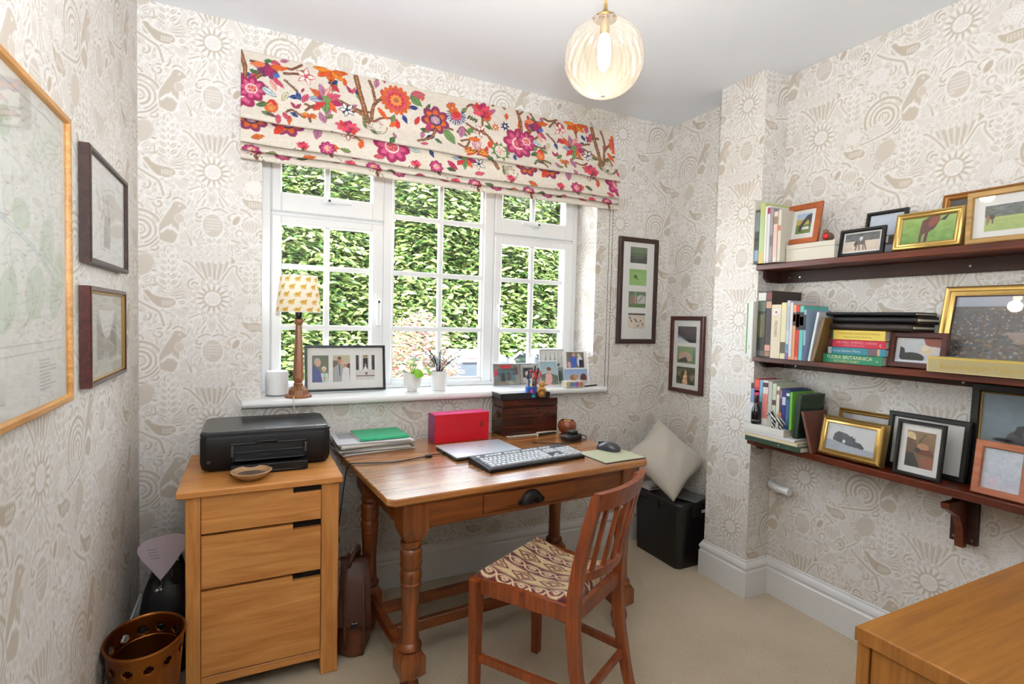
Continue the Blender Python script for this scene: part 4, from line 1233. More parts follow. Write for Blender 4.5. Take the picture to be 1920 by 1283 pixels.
left_frame('pencil_drawing', 'pencil sketch in a dark brown frame, upper of the two small left wall pictures', 1.855, 1.372, .445, .290, .014, F_wenge, [(.014, .014, .431, .276, drawing())], .024, mount=M_board, cat='picture')
def engraving():
    p = ph(.2, .2, ('grad', (166, 158, 142), (132, 122, 106)), noise=16)
    p.poly([(.1, .0), (.9, .0), (.62, .55), (.45, .6), (.3, .5)], (224, 221, 212)); p.poly([(0, .1), (.32, .5), (.3, 1), (0, 1)], (84, 76, 64), .85); p.poly([(1, .1), (.65, .5), (.7, .8), (1, .9)], (96, 88, 76), .85); p.poly([(.3, 1), (.5, .58), (.62, .6), (1, .95), (1, 1)], (146, 138, 124), .9); p.line([(.5, .6), (1, .85)], .02, (190, 184, 172))
    return p
left_frame('engraving', 'street engraving with gilt slip in a mahogany frame, lower small left wall picture', 1.835, 1.060, .415, .255, .013, F_mahog, [(.095, .062, .32, .195, engraving())], .024, mount=plain('olive_mount', C(196, 193, 174), .85), lip=(F_gold, .007), cat='picture')
# back wall tall frame, right alcove small frame -------------------------
def fields(top=(110, 128, 96), mid=(96, 110, 84), dark=(60, 62, 60)): return ph(.1, .08, ('grad', top, mid), ('rect', 0, .4, 1, .46, dark, .8), ('rect', 0, .55, 1, 1, dark, .75), ('rect', .2, .62, .8, .66, (150, 150, 146), .7))
dunlin = ph(.1, .08, ('grad', (134, 176, 96), (150, 190, 110)), ('ell', .36, .46, .09, .13, (90, 84, 50), -.5), ('ell', .48, .6, .05, .03, (80, 74, 44), .3), ('line', [(.1, .5), (.3, .5)], .015, (110, 130, 80)))
barn = ph(.1, .08, ('grad', (92, 118, 84), (104, 128, 78)), ('poly', [(.08, .75), (.08, .3), (.3, .22), (.5, .35), (.5, .75)], (150, 120, 104)), ('poly', [(.5, .75), (.5, .3), (.7, .2), (.97, .3), (.97, .75)], (200, 196, 190)), ('line', [(.6, .6), (.8, .3)], .04, (60, 60, 64)), ('line', [(.4, 0), (.4, .8)], .03, (200, 204, 196)), ('rect', 0, .78, 1, 1, (96, 120, 70)))
birds = ph(.1, .08, ('grad', (222, 208, 192), (228, 214, 196)), ('rect', 0, 0, 1, .12, (60, 44, 34)), *[('ell', x, y, .03, .09, (52, 40, 34), a) for x, y, a in ((.12, .3, -.4), (.2, .5, -.4), (.42, .42, -.6), (.5, .52, -.5), (.72, .5, .5), (.6, .8, .6), (.85, .7, -.4))])
frame('framed_photo', 'tall dark frame holding four landscape photographs beside the blind chain', (1.970, YB - .022, 1.138), 0, .275, .597, .026, F_wenge, [(.078, .455, .197, .545, fields()), (.075, .33, .197, .42, dunlin), (.075, .205, .197, .295, barn), (.075, .085, .197, .172, birds)], depth=.020, mount=M_board, bottom=False)
sea = ph(.1, .08, ('grad', (98, 84, 82), (70, 66, 74)), ('poly', [(0, .7), (.3, .78), (.6, .95), (.6, 1), (0, 1)], (220, 224, 230)), ('poly', [(0, .55), (.4, .75), (0, .72)], (150, 156, 166)))
cot = ph(.1, .08, ('grad', (150, 170, 130), (120, 140, 80)), ('poly', [(.1, .8), (.15, .35), (.55, .3), (.8, .5), (.8, .85)], (196, 168, 150)), ('poly', [(.1, .8), (.5, .6), (.6, .9), (.1, .95)], (70, 60, 56)), ('line', [(.9, .1), (.9, .9)], .05, (90, 130, 170)))
wood_ = ph(.1, .08, ('grad', (70, 78, 46), (60, 56, 36)), ('poly', [(.3, 1), (.45, .3), (.5, .1), (.56, .3), (.62, 1)], (222, 176, 140)), ('ell', .15, .4, .12, .2, (110, 96, 60)), ('ell', .85, .5, .12, .25, (120, 100, 70)), ('noise', 90, 12, 3))
frame('framed_photo', 'reddish brown frame with three photographs in the far right alcove', (XR - .022, 2.22, .868), HORSE_R, .25, .432, .024, F_mahog, [(.055, .285, .195, .375, sea), (.055, .168, .195, .262, cot), (.055, .05, .195, .147, wood_)], depth=.020, mount=M_board, bottom=False)

# ---------------------------------------------------------------- materials for furniture
W_oak = wood('oak_cabinet', C(186, 118, 56), C(220, 154, 84), 0, 1.0, .45, .1, .5, .10)
W_oakv = wood('oak_cabinet_upright', C(186, 118, 56), C(218, 152, 82), 2, 1.0, .45, .1, .5, .10)
W_desk = wood('old_pine_top', C(136, 78, 36), C(188, 128, 70), 0, .8, .25, 1.0, .8, .25)
W_deskl = wood('old_pine_leg', C(82, 37, 13), C(136, 72, 28), 2, 1.2, .35, .3, .6, .3)
W_deska = wood('old_pine_apron', C(84, 40, 15), C(130, 70, 29), 0, 1.0, .38, .3, .6, .25)
W_chair = wood('teak_chair', C(100, 40, 14), C(150, 72, 29), 2, 1.6, .38, .2, .6, .2)
W_shelf = wood('mahogany_shelf', C(66, 25, 13), C(108, 47, 25), 1, 1.0, .35, .2, .6, .2)
W_shelfd = wood('dark_batten', C(40, 20, 14), C(66, 34, 22), 1, 1.0, .5, 0, .6, .2)
W_side = wood('golden_oak_veneer', C(118, 71, 21), C(152, 98, 36), 0, 1.1, .4, .15, 1.2, .1)
W_sidev = wood('golden_oak_veneer_upright', C(118, 69, 22), C(150, 96, 37), 2, 1.1, .45, .1, 1.2, .1)
W_box = wood('rosewood_box', C(40, 16, 12), C(84, 36, 22), 0, 1.2, .25, .5, .6, .3)

# ---------------------------------------------------------------- filing cabinet
def cabinet():
    x0, x1, y0, y1 = -.180, .279, 1.895, 2.365
    t = thing('filing_cabinet', 'light oak three drawer filing cabinet under the printer', 'cabinet', ((x0 + x1) / 2, y0, 0))
    L = lambda m, n, mt, par=t, s=None: (setattr(m, 'v', [(a - (x0 + x1) / 2, b - y0, c) for a, b, c in m.v]), m.build(n, mt, par, s))[1]
    pw = .041
    for (a, b) in ((x0, x0 + pw), (x1 - pw - .016, x1)):
        L(MB().box(a, b, y0, y0 + .045, 0, .678, .002), 'post', W_oakv)
        L(MB().box(a, b, y1 - .045, y1, 0, .678, .002), 'post', W_oakv)
    L(MB().box(x0 + .006, x0 + .02, y0 + .045, y1 - .045, .06, .676), 'side_panel', W_oakv)
    L(MB().box(x1 - .02, x1 - .006, y0 + .045, y1 - .045, .06, .676), 'side_panel', W_oakv)
    L(MB().box(x0 + pw, x1 - pw - .016, y1 - .02, y1 - .01, .06, .676), 'back_panel', W_oakv)
    L(MB().box(x0 + pw, x1 - pw - .016, y0 + .004, y0 + .03, .058, .087, .002), 'bottom_rail', W_oak)
    L(MB().box(x0 + pw, x1 - pw - .016, y0 + .012, y1 - .02, .60, .6745), 'carcass', plain('drawer_shadow_board', C(30, 22, 16), .9))  # near-black block: shade behind the top drawer put into its colour
    L(MB().box(-.205, .290, 1.880, 2.372, .678, .700, .003), 'top_board', W_oak)
    dx0, dx1 = -.137, .220
    M_dark2 = plain('drawer_gap_shade', C(16, 12, 10), .9)  # shade in the drawer gaps and grips, painted as a dark colour
    L(MB().box(dx0 - .002, dx1 + .002, y0 + .024, y0 + .03, .087, .60), 'gap_shade_board', M_dark2)
    for (z0, z1) in ((.556, .674), (.378, .5475), (.092, .3695)):
        # front with a cut-out grip at the top right corner
        cx = .131; ch = .019
        poly = [(dx0, z0), (dx1, z0), (dx1, z1 - ch), (cx, z1 - ch), (cx, z1), (dx0, z1)]
        d = L(MB().prism(poly, y0 + .002, y0 + .022), 'drawer', W_oak)
        L(MB().box(cx, dx1, y0 + .0235, y0 + .024, z1 - ch, z1), 'grip_shade', M_dark2, d)  # dark sheet behind the cut-out, painted as its shade
cabinet()

# ---------------------------------------------------------------- writing table
DT, DX, DY, DA = .700, .375, 1.573, R(4.5)
def table():
    t = thing('writing_table', 'old pine writing table with turned legs and one drawer', 'table', (DX, DY, 0), DA)
    w, d = 1.09, .735
    z0, z1 = .676, DT
    # top boards with clipped corners on the front edge
    def board(v0, v1, clip=0.):
        if clip:
            poly = [(clip, v0), (w - clip, v0), (w, v0 + clip), (w, v1), (0, v1), (0, v0 + clip)]
        else:
            poly = [(0, v0), (w, v0), (w, v1), (0, v1)]
        m = MB()
        n = len(poly); e = .003
        c = (w / 2, (v0 + v1) / 2)
        rings = []
        for z, ins in ((z0, .004), (z0 + .006, 0), (z1 - .004, 0), (z1, .0025)):
            rings.append([(x + (ins if x < c[0] else -ins), y + (ins if y < c[1] else -ins), z) for x, y in poly])
        m.loft(rings); return m
    for v0, v1, cl in ((0, .262, .018), (.2635, .52, 0), (.5215, d, 0)):
        board(v0, v1, cl).build('top_board', W_desk, t, smooth=30)
    lx, ly = (.094, .996), (.052, .52)
    prof = [(.020, .0), (.026, .008), (.028, .03), (.034, .055), (.030, .075), (.024, .088), (.027, .098)]
    prof2 = [(.036, .187), (.040, .195), (.038, .205), (.028, .215), (.0305, .225), (.028, .232), (.027, .30), (.029, .36), (.0315, .40), (.0335, .405), (.0315, .41), (.0335, .418), (.036, .432), (.034, .445), (.030, .452), (.034, .458), (.036, .47), (.034, .482), (.0355, .487), (.034, .492), (.036, .505), (.033, .515), (.029, .52), (.034, .528), (.036, .535), (.034, .545)]
    for i, x in enumerate(lx):
        for j, y in enumerate(ly):
            m = MB()
            Mx = T(x, y, 0)
            m.lathe(prof, 20, Mx)
            rb = .041
            m.loft([[(x + a * s, y + b * s, z) for a, b in ((-1, -1), (1, -1), (1, 1), (-1, 1))] for z, s in ((.098, rb * .7), (.112, rb), (.170, rb), (.187, rb * .75))])
            m.lathe(prof2, 20, Mx)
            m.loft([[(x + a * s, y + b * s, z) for a, b in ((-1, -1), (1, -1), (1, 1), (-1, 1))] for z, s in ((.545, .026), (.575, .040), (.59, .0425), (.676, .0425))])
            lg = m.build('leg', W_deskl, t, smooth=35)
            MB().lathe([(.012, 0), (.013, .004), (.013, .012), (.010, .02)], 12, Mx @ T(0, 0, -.0)).build('castor', M_chrome, lg, smooth=40)
    az0, az1 = .587, .676
    fy = ly[0] - .034
    # front apron with drawer
    ax0, ax1 = lx[0] + .0425, lx[1] - .0425
    du0, du1 = .335, .715
    m = MB(); m.box(ax0, du0 - .002, fy, fy + .02, az0, az1); m.box(du1 + .002, ax1, fy, fy + .02, az0, az1); m.box(du0 - .002, du1 + .002, fy, fy + .02, az0, .598); m.box(du0 - .002, du1 + .002, fy, fy + .02, .665, az1)
    m.build('apron', W_deska, t)
    dr = MB().box(du0, du1, fy - .004, fy + .016, .5995, .6635, .002).build('drawer', W_deska, t)
    cup = MB()
    c = ((du0 + du1) / 2, .634)
    ringp = []
    for k in range(9):
        a = math.pi * k / 8
        ringp.append([(c[0] + .047 * math.cos(a) * s, fy - .004 - dd, c[1] - .022 + .046 * math.sin(a) * s) for s, dd in ((1.0, 0.0), (.93, .010), (.72, .019), (.4, .022), (.15, .02))])
    v = [p for r_ in ringp for p in r_]; f = []
    for a in range(8):
        for b in range(4): f.append((a * 5 + b, a * 5 + b + 1, (a + 1) * 5 + b + 1, (a + 1) * 5 + b))
    cup.add(v, f)
    for k in range(2): cup.sphere((c[0] + (-.049, .049)[k], fy - .005, c[1] - .018), (.008, .003, .009), 10, 6)
    cup.build('cup_handle', plain('blackened_iron', C(26, 22, 20), .55, metal=.6), dr, smooth=50)
    MB().box(lx[0] - .034, lx[0] - .014, ly[0] + .0425, ly[1] - .0425, az0, az1).build('apron', W_deska, t)
    MB().box(lx[1] + .014, lx[1] + .034, ly[0] + .0425, ly[1] - .0425, az0, az1).build('apron', W_deska, t)
    MB().box(ax0, ax1, ly[1] + .014, ly[1] + .034, az0, az1).build('apron', W_deska, t)
    # stretchers
    for x in lx: MB().box(x - .014, x + .014, ly[0] + .036, ly[1] - .036, .122, .162, .003).build('stretcher', W_deskl, t)
    for v in (.235, .40): MB().box(lx[0] + .0145, lx[1] - .0145, v - .013, v + .013, .122, .162, .003).build('stretcher', W_deska, t)
    # shaped bracket at the left front corner
    MB().prism([(.0, .0), (.0, .07), (-.0, .07)], 0, .001)
table()

# ---------------------------------------------------------------- dining chair
M_seat = painted('woven_seat', rough=.9, sheen=.3, bump=.3, bscale=500)
def chair():
    A = R(28.5)
    ctr = (.889, 1.476)
    t = thing('dining_chair', 'brown wooden dining chair with a patterned red and cream seat at the table', 'chair', (ctr[0], ctr[1], 0), A)
    fw, bw, dp = .20, .165, .175          # half widths front/back, half depth; front is +y
    sz = .44
    for s in (-1, 1):
        m = MB(); x = s * (fw - .014); y = dp - .016
        m.loft([[(x + a * q - s * ins, y + b * q, z) for a, b in ((-1, -1), (1, -1), (1, 1), (-1, 1))] for z, q, ins in ((0, .0135, 0), (.36, .017, 0), (.425, .0175, 0), (.432, .015, 0))])
        m.build('leg', W_chair, t, smooth=20)
        # back post: splayed leg below, raked post above
        m = MB(); st = []
        for z, y, q in ((0, -dp - .070, .0135), (.12, -dp - .038, .0155), (.25, -dp - .012, .0175), (.36, -dp, .019), (.46, -dp, .019), (.56, -dp - .014, .0175), (.68, -dp - .040, .0165), (.770, -dp - .066, .0155)):
            x = s * (bw - .012)
            st.append([(x + a * .0135, y + b * q, z) for a, b in ((-1, -1), (1, -1), (1, 1), (-1, 1))])
        m.loft(st); m.build('back_post', W_chair, t, smooth=25)
        # side rail and side stretcher
        MB().hexa([(s * (fw - .022) - .010, dp - .034, .385), (s * (fw - .022) + .010, dp - .034, .385), (s * (bw - .014) + .010, -dp + .018, .385), (s * (bw - .014) - .010, -dp + .018, .385),
                   (s * (fw - .022) - .010, dp - .034, .432), (s * (fw - .022) + .010, dp - .034, .432), (s * (bw - .014) + .010, -dp + .018, .432), (s * (bw - .014) - .010, -dp + .018, .432)]).build('seat_rail', W_chair, t)
        MB().beam((s * (fw - .016), dp - .032, .175), (s * (bw - .012), -dp - .012, .175), .014, .024).build('stretcher', W_chair, t)
    MB().box(-fw + .031, fw - .031, dp - .03, dp - .006, .385, .432, .003).build('seat_rail', W_chair, t)
    MB().box(-bw + .026, bw - .026, -dp - .012, -dp + .010, .385, .432, .003).build('seat_rail', W_chair, t)
    MB().box(-bw + .026, bw - .026, -dp - .036, -dp - .018, .150, .176, .003).build('stretcher', W_chair, t)
    # curved top and lower back rails
    def rail(z0, z1, y, sag, th, ex):
        m = MB(); rings = []
        for k in range(11):
            q = -1 + 2 * k / 10; x = q * (bw + ex)
            yy = y - sag * (1 - q * q)
            rings.append([(x, yy - th / 2, z0), (x, yy + th / 2, z0), (x, yy + th / 2 - .010 * (z1 - z0) / .05, z1), (x, yy - th / 2 - .010 * (z1 - z0) / .05, z1)])
        m.loft(rings); return m
    rail(.728, .782, -dp - .058, .032, .020, .002).build('top_rail', W_chair, t, smooth=25)
    rail(.505, .535, -dp - .012, .030, .018, -.026).build('lower_rail', W_chair, t, smooth=25)
    for k in range(5):
        q = -.68 + .34 * k; x = q * bw
        y0 = -dp - .012 - .030 * (1 - q * q); y1 = -dp - .058 - .032 * (1 - q * q)
        MB().beam((x, y0 - .002, .528), (x, y1 - .001, .735), .014, .011, side=(1, 0, 0)).build('back_slat', W_chair, t)
    # dished drop-in seat
    n = 120
    p = Pic(n, n, 0, 1, 0, 1, bg=(206, 180, 134))
    MR, CR_ = (92, 22, 28), (224, 200, 158)
    for i in range(4):
        y = .0 + i * .33
        p.rect(0, y, 1, y + .135, MR)
        for j in range(7):
            x = (j + .5 * (i % 2)) / 5.5
            p.line([(x + .085 * math.cos(a), y + .068 + .045 * math.sin(a)) for a in np.linspace(0, 6.28, 18)], .017, CR_)
            p.line([(x + .045 * math.cos(a) * (1 - a / 14), y + .068 + .026 * math.sin(a) * (1 - a / 14)) for a in np.linspace(0, 9, 20)], .015, CR_)
        for j in range(5):
            x = (j + .5 * (i % 2)) / 3.2
            p.poly([(x - .15, y + .232), (x, y + .15), (x + .15, y + .232), (x, y + .315)], MR)
            p.poly([(x - .118, y + .232), (x, y + .168), (x + .118, y + .232), (x, y + .297)], (200, 166, 120))
            p.line(curve([(x - .07, y + .232), (x - .02, y + .20), (x + .03, y + .235), (x + .06, y + .215)], 5), .016, MR); p.line(curve([(x - .05, y + .25), (x, y + .265), (x + .05, y + .245)], 5), .014, MR)
        p.line([(0, y + .145), (1, y + .145)], .010, (70, 20, 24)); p.line([(0, y + .325), (1, y + .325)], .010, (70, 20, 24))
    p.noise(26, 44, 2)
    V = np.zeros((n, n, 3)); u = np.linspace(-1, 1, n)
    for j in range(n):
        v = u[j]; hw = (bw + (fw - bw) * (v + 1) / 2) - .018
        x = u * hw
        y = v * (dp - .012)
        e = np.clip(np.minimum(1 - np.abs(u), 1 - abs(v)) * 9, 0, 1) ** .5
        V[j, :, 0] = x; V[j, :, 1] = y
        V[j, :, 2] = .428 + .020 * e - .014 * (1 - v * v) + .016 * (np.abs(v) ** 2) * e
    colour_grid('seat', V.reshape(-1, 3), n, n, p.linear().transpose(1, 0, 2).reshape(-1, 3), M_seat, t, smooth=180)
    MB().hexa([(-bw + .02, -dp + .014, .408), (bw - .02, -dp + .014, .408), (fw - .02, dp - .014, .408), (-fw + .02, dp - .014, .408), (-bw + .02, -dp + .014, .4285), (bw - .02, -dp + .014, .4285), (fw - .02, dp - .014, .4285), (-fw + .02, dp - .014, .4285)]).build('seat_board', W_chair, t)
chair()

# ---------------------------------------------------------------- sideboard in the near right corner
def sideboard():
    X0, X1, Y1, Y0, Z = 1.0, 2.178, .568, -.02, .71
    t = thing('sideboard', 'golden oak sideboard in the near right corner, only its top corner showing', 'sideboard', (X0, Y1, 0))
    L = lambda m, n, mt, par=t: (setattr(m, 'v', [(a - X0, b - Y1, c) for a, b, c in m.v]), m.build(n, mt, par, 30))[1]
    top = L(MB().box(X0 + .004, X1, Y0 + .004, Y1, Z - .026, Z, .0015), 'top_board', W_side)
    L(MB().box(X0, X0 + .0038, Y0 + .004, Y1, Z - .026, Z - .0008), 'lipping', W_sidev, top)
    L(MB().box(X0 + .004, X0 + .03, Y1 - .024, Y1 - .003, 0, Z - .0275, .001), 'stile', W_sidev)
    L(MB().box(X0 + .004, X0 + .03, Y0 + .01, Y0 + .035, 0, Z - .0275, .001), 'stile', W_sidev)
    L(MB().box(X0 + .008, X0 + .026, Y0 + .0365, Y1 - .026, .05, Z - .030, .001), 'door', W_sidev)
    L(MB().box(X0 + .03, X1, Y1 - .022, Y1 - .004, .02, Z - .0275), 'back_panel', W_sidev)
    L(MB().box(X0 + .03, X1, Y0 + .012, Y0 + .03, .02, Z - .0275), 'back_panel', W_sidev)
    L(MB().box(X0 + .03, X1, Y0 + .03, Y1 - .022, .03, .05), 'base_board', W_sidev)
sideboard()
t = thing('wooden_tray', 'small orange brown wooden tray edge lying on the sideboard', 'tray', (1.87, .44, .711))
m = MB().box(-.19, .19, -.11, .11, 0, .006); m.build('tray_base', F_brown, t)
for a in ((-.19, .19, -.12, -.108), (-.19, .19, .108, .12)): MB().box(a[0], a[1], a[2], a[3], 0, .022, .003).build('rim', F_brown, t)
for a in ((-.2, -.19), (.19, .2)): MB().box(a[0], a[1], -.12, .12, 0, .022, .003).build('rim', F_brown, t)

# ---------------------------------------------------------------- wall shelves
def shelf(label, z, xf, th, batten, y0=.12):
    t = thing('wall_shelf', label, 'shelf', (XR, (y0 + YC0) / 2, z))
    yc = (y0 + YC0) / 2; L = YC0 - .0015 - y0
    L2 = YC0 - .0015 - yc
    MB().box(xf - XR, -.0012, y0 - yc, L2, -th, 0, .003).build('board', W_shelf, t)
    MB().box(-.020, -.0012, y0 - yc, L2, -th - batten, -th - .0003, .001).build('wall_batten', W_shelfd, t)
    MB().prism([(xf - XR + .05, -th - .0003), (-.021, -th - .0003), (-.021, -th - batten), (xf - XR + .075, -th - batten), (xf - XR + .05, -th - batten + .02)], L2 - .018, L2).build('end_batten', W_shelfd, t)
    for y in (.93, 1.55, 1.60):
        MB().lathe([(.0045, 0), (.0035, .0015)], 10, T(-.0202, y - yc, -th - batten * .55) @ RY(R(-90))).build('screw', M_hub, t)
    return t
SZ = (1.530, 1.120, .747)
shelf('top mahogany shelf, holding horse photographs and a few books', SZ[0], 2.035, .026, .050)
shelf('middle mahogany shelf, holding the garden books and a gold framed picture', SZ[1], 2.035, .024, .028)
s3 = shelf('bottom mahogany shelf, holding cat pictures and a book pile', SZ[2], 2.025, .026, .0285)
# bracket under the bottom shelf
b = thing('shelf_bracket', 'dark wooden bracket screwed to the wall under the bottom shelf', 'bracket', (XR, .905, .72))
MB().box(-.020, -.0012, -.038, .038, -.185, -.029, .001).build('back_plate', W_shelfd, b)
MB().prism([(-.0205, -.0305), (-.150, -.0305), (-.145, -.05), (-.075, -.085), (-.05, -.13), (-.045, -.195), (-.0205, -.195)], -.012, .012).build('gusset', W_shelf, b)
for y in (-.026, .026): MB().lathe([(.004, 0), (.003, .0015)], 10, T(-.0202, y, -.17) @ RY(R(-90))).build('screw', M_hub, b)
t = thing('pipe_stub', 'white plastic pipe stub with elbow on the alcove wall', 'pipe', (XR, 1.60, .52))
MB().tube([(-.0015, .045, .004), (-.02, .045, .003), (-.035, .03, .001), (-.04, .0, -.002), (-.04, -.03, -.003), (-.04, -.06, -.003)][::-1], [.016, .017, .017, .017, .017, .017], 14).build('elbow', M_white, t, smooth=50)
MB().lathe([(.0185, 0), (.0185, .02)], 16, T(-.0405, -.045, -.003) @ RX(R(90))).build('collar', M_white, t, smooth=40)

# ---------------------------------------------------------------- printer on the cabinet
def printer():
    t = thing('printer', 'black inkjet printer standing on the oak filing cabinet', 'printer', (.058, 2.065, .7005))
    pm = plain('printer_black', C(13, 12, 12), .5, spec=.3); pm2 = plain('printer_lid', C(22, 23, 26), .3, coat=.2); pg = plain('printer_gloss', C(10, 10, 12), .12, coat=.5)
    hw, d = .2125, .305
    m = MB()
    def rr(x0, x1, y0, y1, z, c=.02):
        return [(x0 + c, y0, z), (x1 - c, y0, z), (x1, y0 + c, z), (x1, y1 - c, z), (x1 - c, y1, z), (x0 + c, y1, z), (x0, y1 - c, z), (x0, y0 + c, z)]
    m.loft([rr(-hw + .01, hw - .01, .03, d - .02, 0), rr(-hw + .004, hw - .004, .012, d - .008, .012), rr(-hw, hw, .002, d, .034), rr(-hw, hw, 0, d, .118), rr(-hw + .003, hw - .003, .003, d - .003, .126)])
    m.build('body', pm, t, smooth=30)
    MB().loft([rr(-hw, hw, .0, d, .1265), rr(-hw, hw, .0, d, .136), rr(-hw + .006, hw - .006, .008, d - .006, .142)]).build('lid', pm2, t, smooth=30)
    MB().box(-.01, .205, .010, .040, .1405, .1425, .0005).build('control_strip', pg, t)
    scr = plain('printer_marks', C(170, 176, 184), .4)
    m = MB()
    for i in range(6): m.box(.04 + i * .022, .052 + i * .022, .022, .026, .1424, .1428)
    m.box(.165, .20, .016, .034, .1424, .1428); mk = m.build('button_marks', scr, t); mk['kind'] = 'stuff'
    lettering('EPSON', .013, T(-.135, .012, .1412) @ RZ(0), scr, t, extr=.0002)
    ctr = -.002
    x0, x1 = -.115, .125
    MB().box(x0, x1, -.002, .004, .036, .098, .001).build('front_opening', plain('printer_slot', C(7, 7, 8), .5), t)
    MB().box(x0 - .006, x1 + .006, -.008, -.001, .094, .100, .002).build('opening_trim', pg, t)
    MB().box(-.04, .03, -.012, -.002, .100, .106, .002).build('flap_grip', pg, t)
    m = MB(); m.box(x0 + .01, x1 - .01, -.045, -.003, .046, .050, .001); m.box(x0 + .004, x1 - .004, -.012, -.003, .066, .071, .001); m.build('output_tray', plain('printer_tray', C(34, 34, 36), .35), t)
    tr = MB().box(x0 - .004, x1 + .004, -.055, -.004, .002, .034, .004).build('paper_tray', pm, t)
    MB().box(x0 + .02, x1 - .02, -.0565, -.055, .006, .010, .0005).build('tray_grip', pg, tr)
    for x in (x0 - .002, x1 - .006): MB().box(x, x + .008, -.035, -.003, .060, .094, .001).build('tray_arm', plain('printer_arm', C(60, 60, 62), .3), t)
    MB().box(-.19, -.18, -.0012, .0006, .016 + .02, .045).build('badge', plain('printer_badge', C(70, 70, 74), .4), t)
printer()
t = thing('clay_bowl', 'shallow brown pottery bowl in front of the printer', 'bowl', (.004, 1.955, .7005))
cl = plain('glazed_clay', C(178, 140, 98), .35, noise=.1, coat=.2)
MB().lathe([(.001, .002), (.026, .0), (.030, .003), (.052, .016), (.062, .027), (.064, .030), (.061, .031), (.050, .021), (.028, .009), (.001, .007)], 36, caps=False).build('dish', cl, t, smooth=50)
MB().lathe([(.001, .0095), (.02, .0105), (.044, .0185), (.0425, .0186), (.02, .0115), (.001, .0105)], 28, caps=False).build('inside_glaze', plain('grey_glaze', C(104, 88, 74), .3, noise=.3, nscale=80), t, smooth=50)
for k, (x, y) in enumerate(((-.012, .004), (.006, -.01), (.014, .008))):
    pass

# ---------------------------------------------------------------- floor things on the left
def bin_():
    t = thing('waste_bin', 'hammered copper waste bin with pierced rim by the left wall', 'bin', (-.274, 1.832, .0005))
    cm = plain('aged_copper', C(132, 78, 30), .34, metal=.9, noise=.3, nscale=14, bump=.4)
    R1, R0, H = .0975, .070, .300
    n = 96; prof = []
    for k in range(51):
        z = H * k / 50
        prof.append((R0 + (R1 - R0) * (k / 50) ** .85, z))
    m = MB()
    # outer wall with a row of pierced holes near the rim
    nz = len(prof); v = []; f = []
    for (r_, z) in prof:
        for i in range(n):
            a = 2 * math.pi * i / n; v.append((r_ * math.cos(a), r_ * math.sin(a), z))
    for j in range(nz - 1):
        for i in range(n):
            if (i % 8 - 3.5) ** 2 + (j - 42.5) ** 2 < 3.2: continue
            i2 = (i + 1) % n; f.append((j * n + i, j * n + i2, (j + 1) * n + i2, (j + 1) * n + i))
    m.add(v, f)
    b = m.build('bucket', cm, t, smooth=60)
    so = b.modifiers.new('wall', 'SOLIDIFY'); so.thickness = .0022
    m = MB(); m.lathe([(R1 - .001, H - .004), (R1 + .004, H - .003), (R1 + .005, H + .002), (R1, H + .005), (R1 - .004, H + .002), (R1 - .0035, H - .003)], 48, caps=False); m.build('rolled_rim', cm, t, smooth=60)
    m = MB(); m.lathe([(R1 - .008, H - .062), (R1 - .005, H - .058), (R1 - .0075, H - .054)], 48, caps=False); m.build('bead', cm, t, smooth=60)
    MB().lathe([(.001, .004), (R0 - .003, .004), (R0 - .003, .008), (.001, .008)], 32).build('base', cm, t)
    for ch in t.children: ch.data.transform(Matrix.Diagonal((1, 1.28, 1, 1)))
bin_()
def rucksack():
    t = thing('shoulder_bag', 'black zipped bag standing in the left corner behind the bin', 'bag', (-.262, 2.20, 0.0005))
    bm_ = plain('black_nylon', C(20, 20, 22), .6, noise=.1, bump=.3, nscale=200)
    rings = []
    for z, hx, hy in ((0, .070, .10), (.01, .078, .11), (.10, .080, .115), (.22, .078, .11), (.28, .068, .10), (.325, .05, .08), (.345, .025, .05)):
        rings.append([(hx * math.copysign(abs(math.cos(a)) ** .5, math.cos(a)), hy * math.copysign(abs(math.sin(a)) ** .5, math.sin(a)), z) for a in np.linspace(0, 2 * math.pi, 24, endpoint=False)])
    MB().loft(rings).build('body', bm_, t, smooth=60)
    MB().tube(curve([(.04, -.07, .30), (.02, -.085, .35), (.03, -.02, .40), (.04, .05, .33)], 6), .007, 8).build('strap', bm_, t, smooth=60)
    MB().box(-.05, .05, -.122, -.112, .05, .2, .004).build('pocket', bm_, t)
    MB().tube([(-.05, -.118, .205), (0, -.12, .207), (.05, -.118, .205)], .0025, 6).build('zip', M_hub, t)
rucksack()
t = thing('heart_tag', 'pale lilac heart shaped paper tag leaning on the black bag', 'tag', (-.268, 2.075, .352), rx=R(-6))
hp = []
for k in range(0):
    a = 2 * math.pi * k / 30
    hp.append((.0046 * 16 * math.sin(a) ** 3, .078 + .0047 * (13 * math.cos(a) - 3.4 * math.cos(2 * a) - 2 * math.cos(3 * a) - math.cos(4 * a))))
hp = curve([(0, 0), (.035, .045), (.066, .095), (.072, .132), (.05, .148), (0, .146), (-.045, .136), (-.066, .112), (-.055, .078), (-.025, .036), (0, 0)], 5)[:-1]
MB().prism(hp, -.0007, .0007).build('paper_heart', plain('lilac_card', C(214, 196, 204), .8), t)
mk = MB()
for i in range(4): mk.box(-.040 + .004 * i, -.012 + .003 * i, -.0011, -.0007, .105 - i * .010, .1065 - i * .010)
mk.build('handwriting', plain('grey_ink', C(128, 112, 124), .8), t)['kind'] = 'stuff'
MB().tube(curve([(0, -.001, .003), (.004, -.004, -.012), (-.003, -.004, -.02), (-.006, -.005, -.026)], 5), .0012, 6).build('ribbon', M_hub, t)
mb = MB(); mb.sphere((-.008, -.006, -.030), .007, 10, 8); mb.sphere((.003, -.006, -.029), .006, 10, 8); mb.build('bell', F_silver, t, smooth=60)

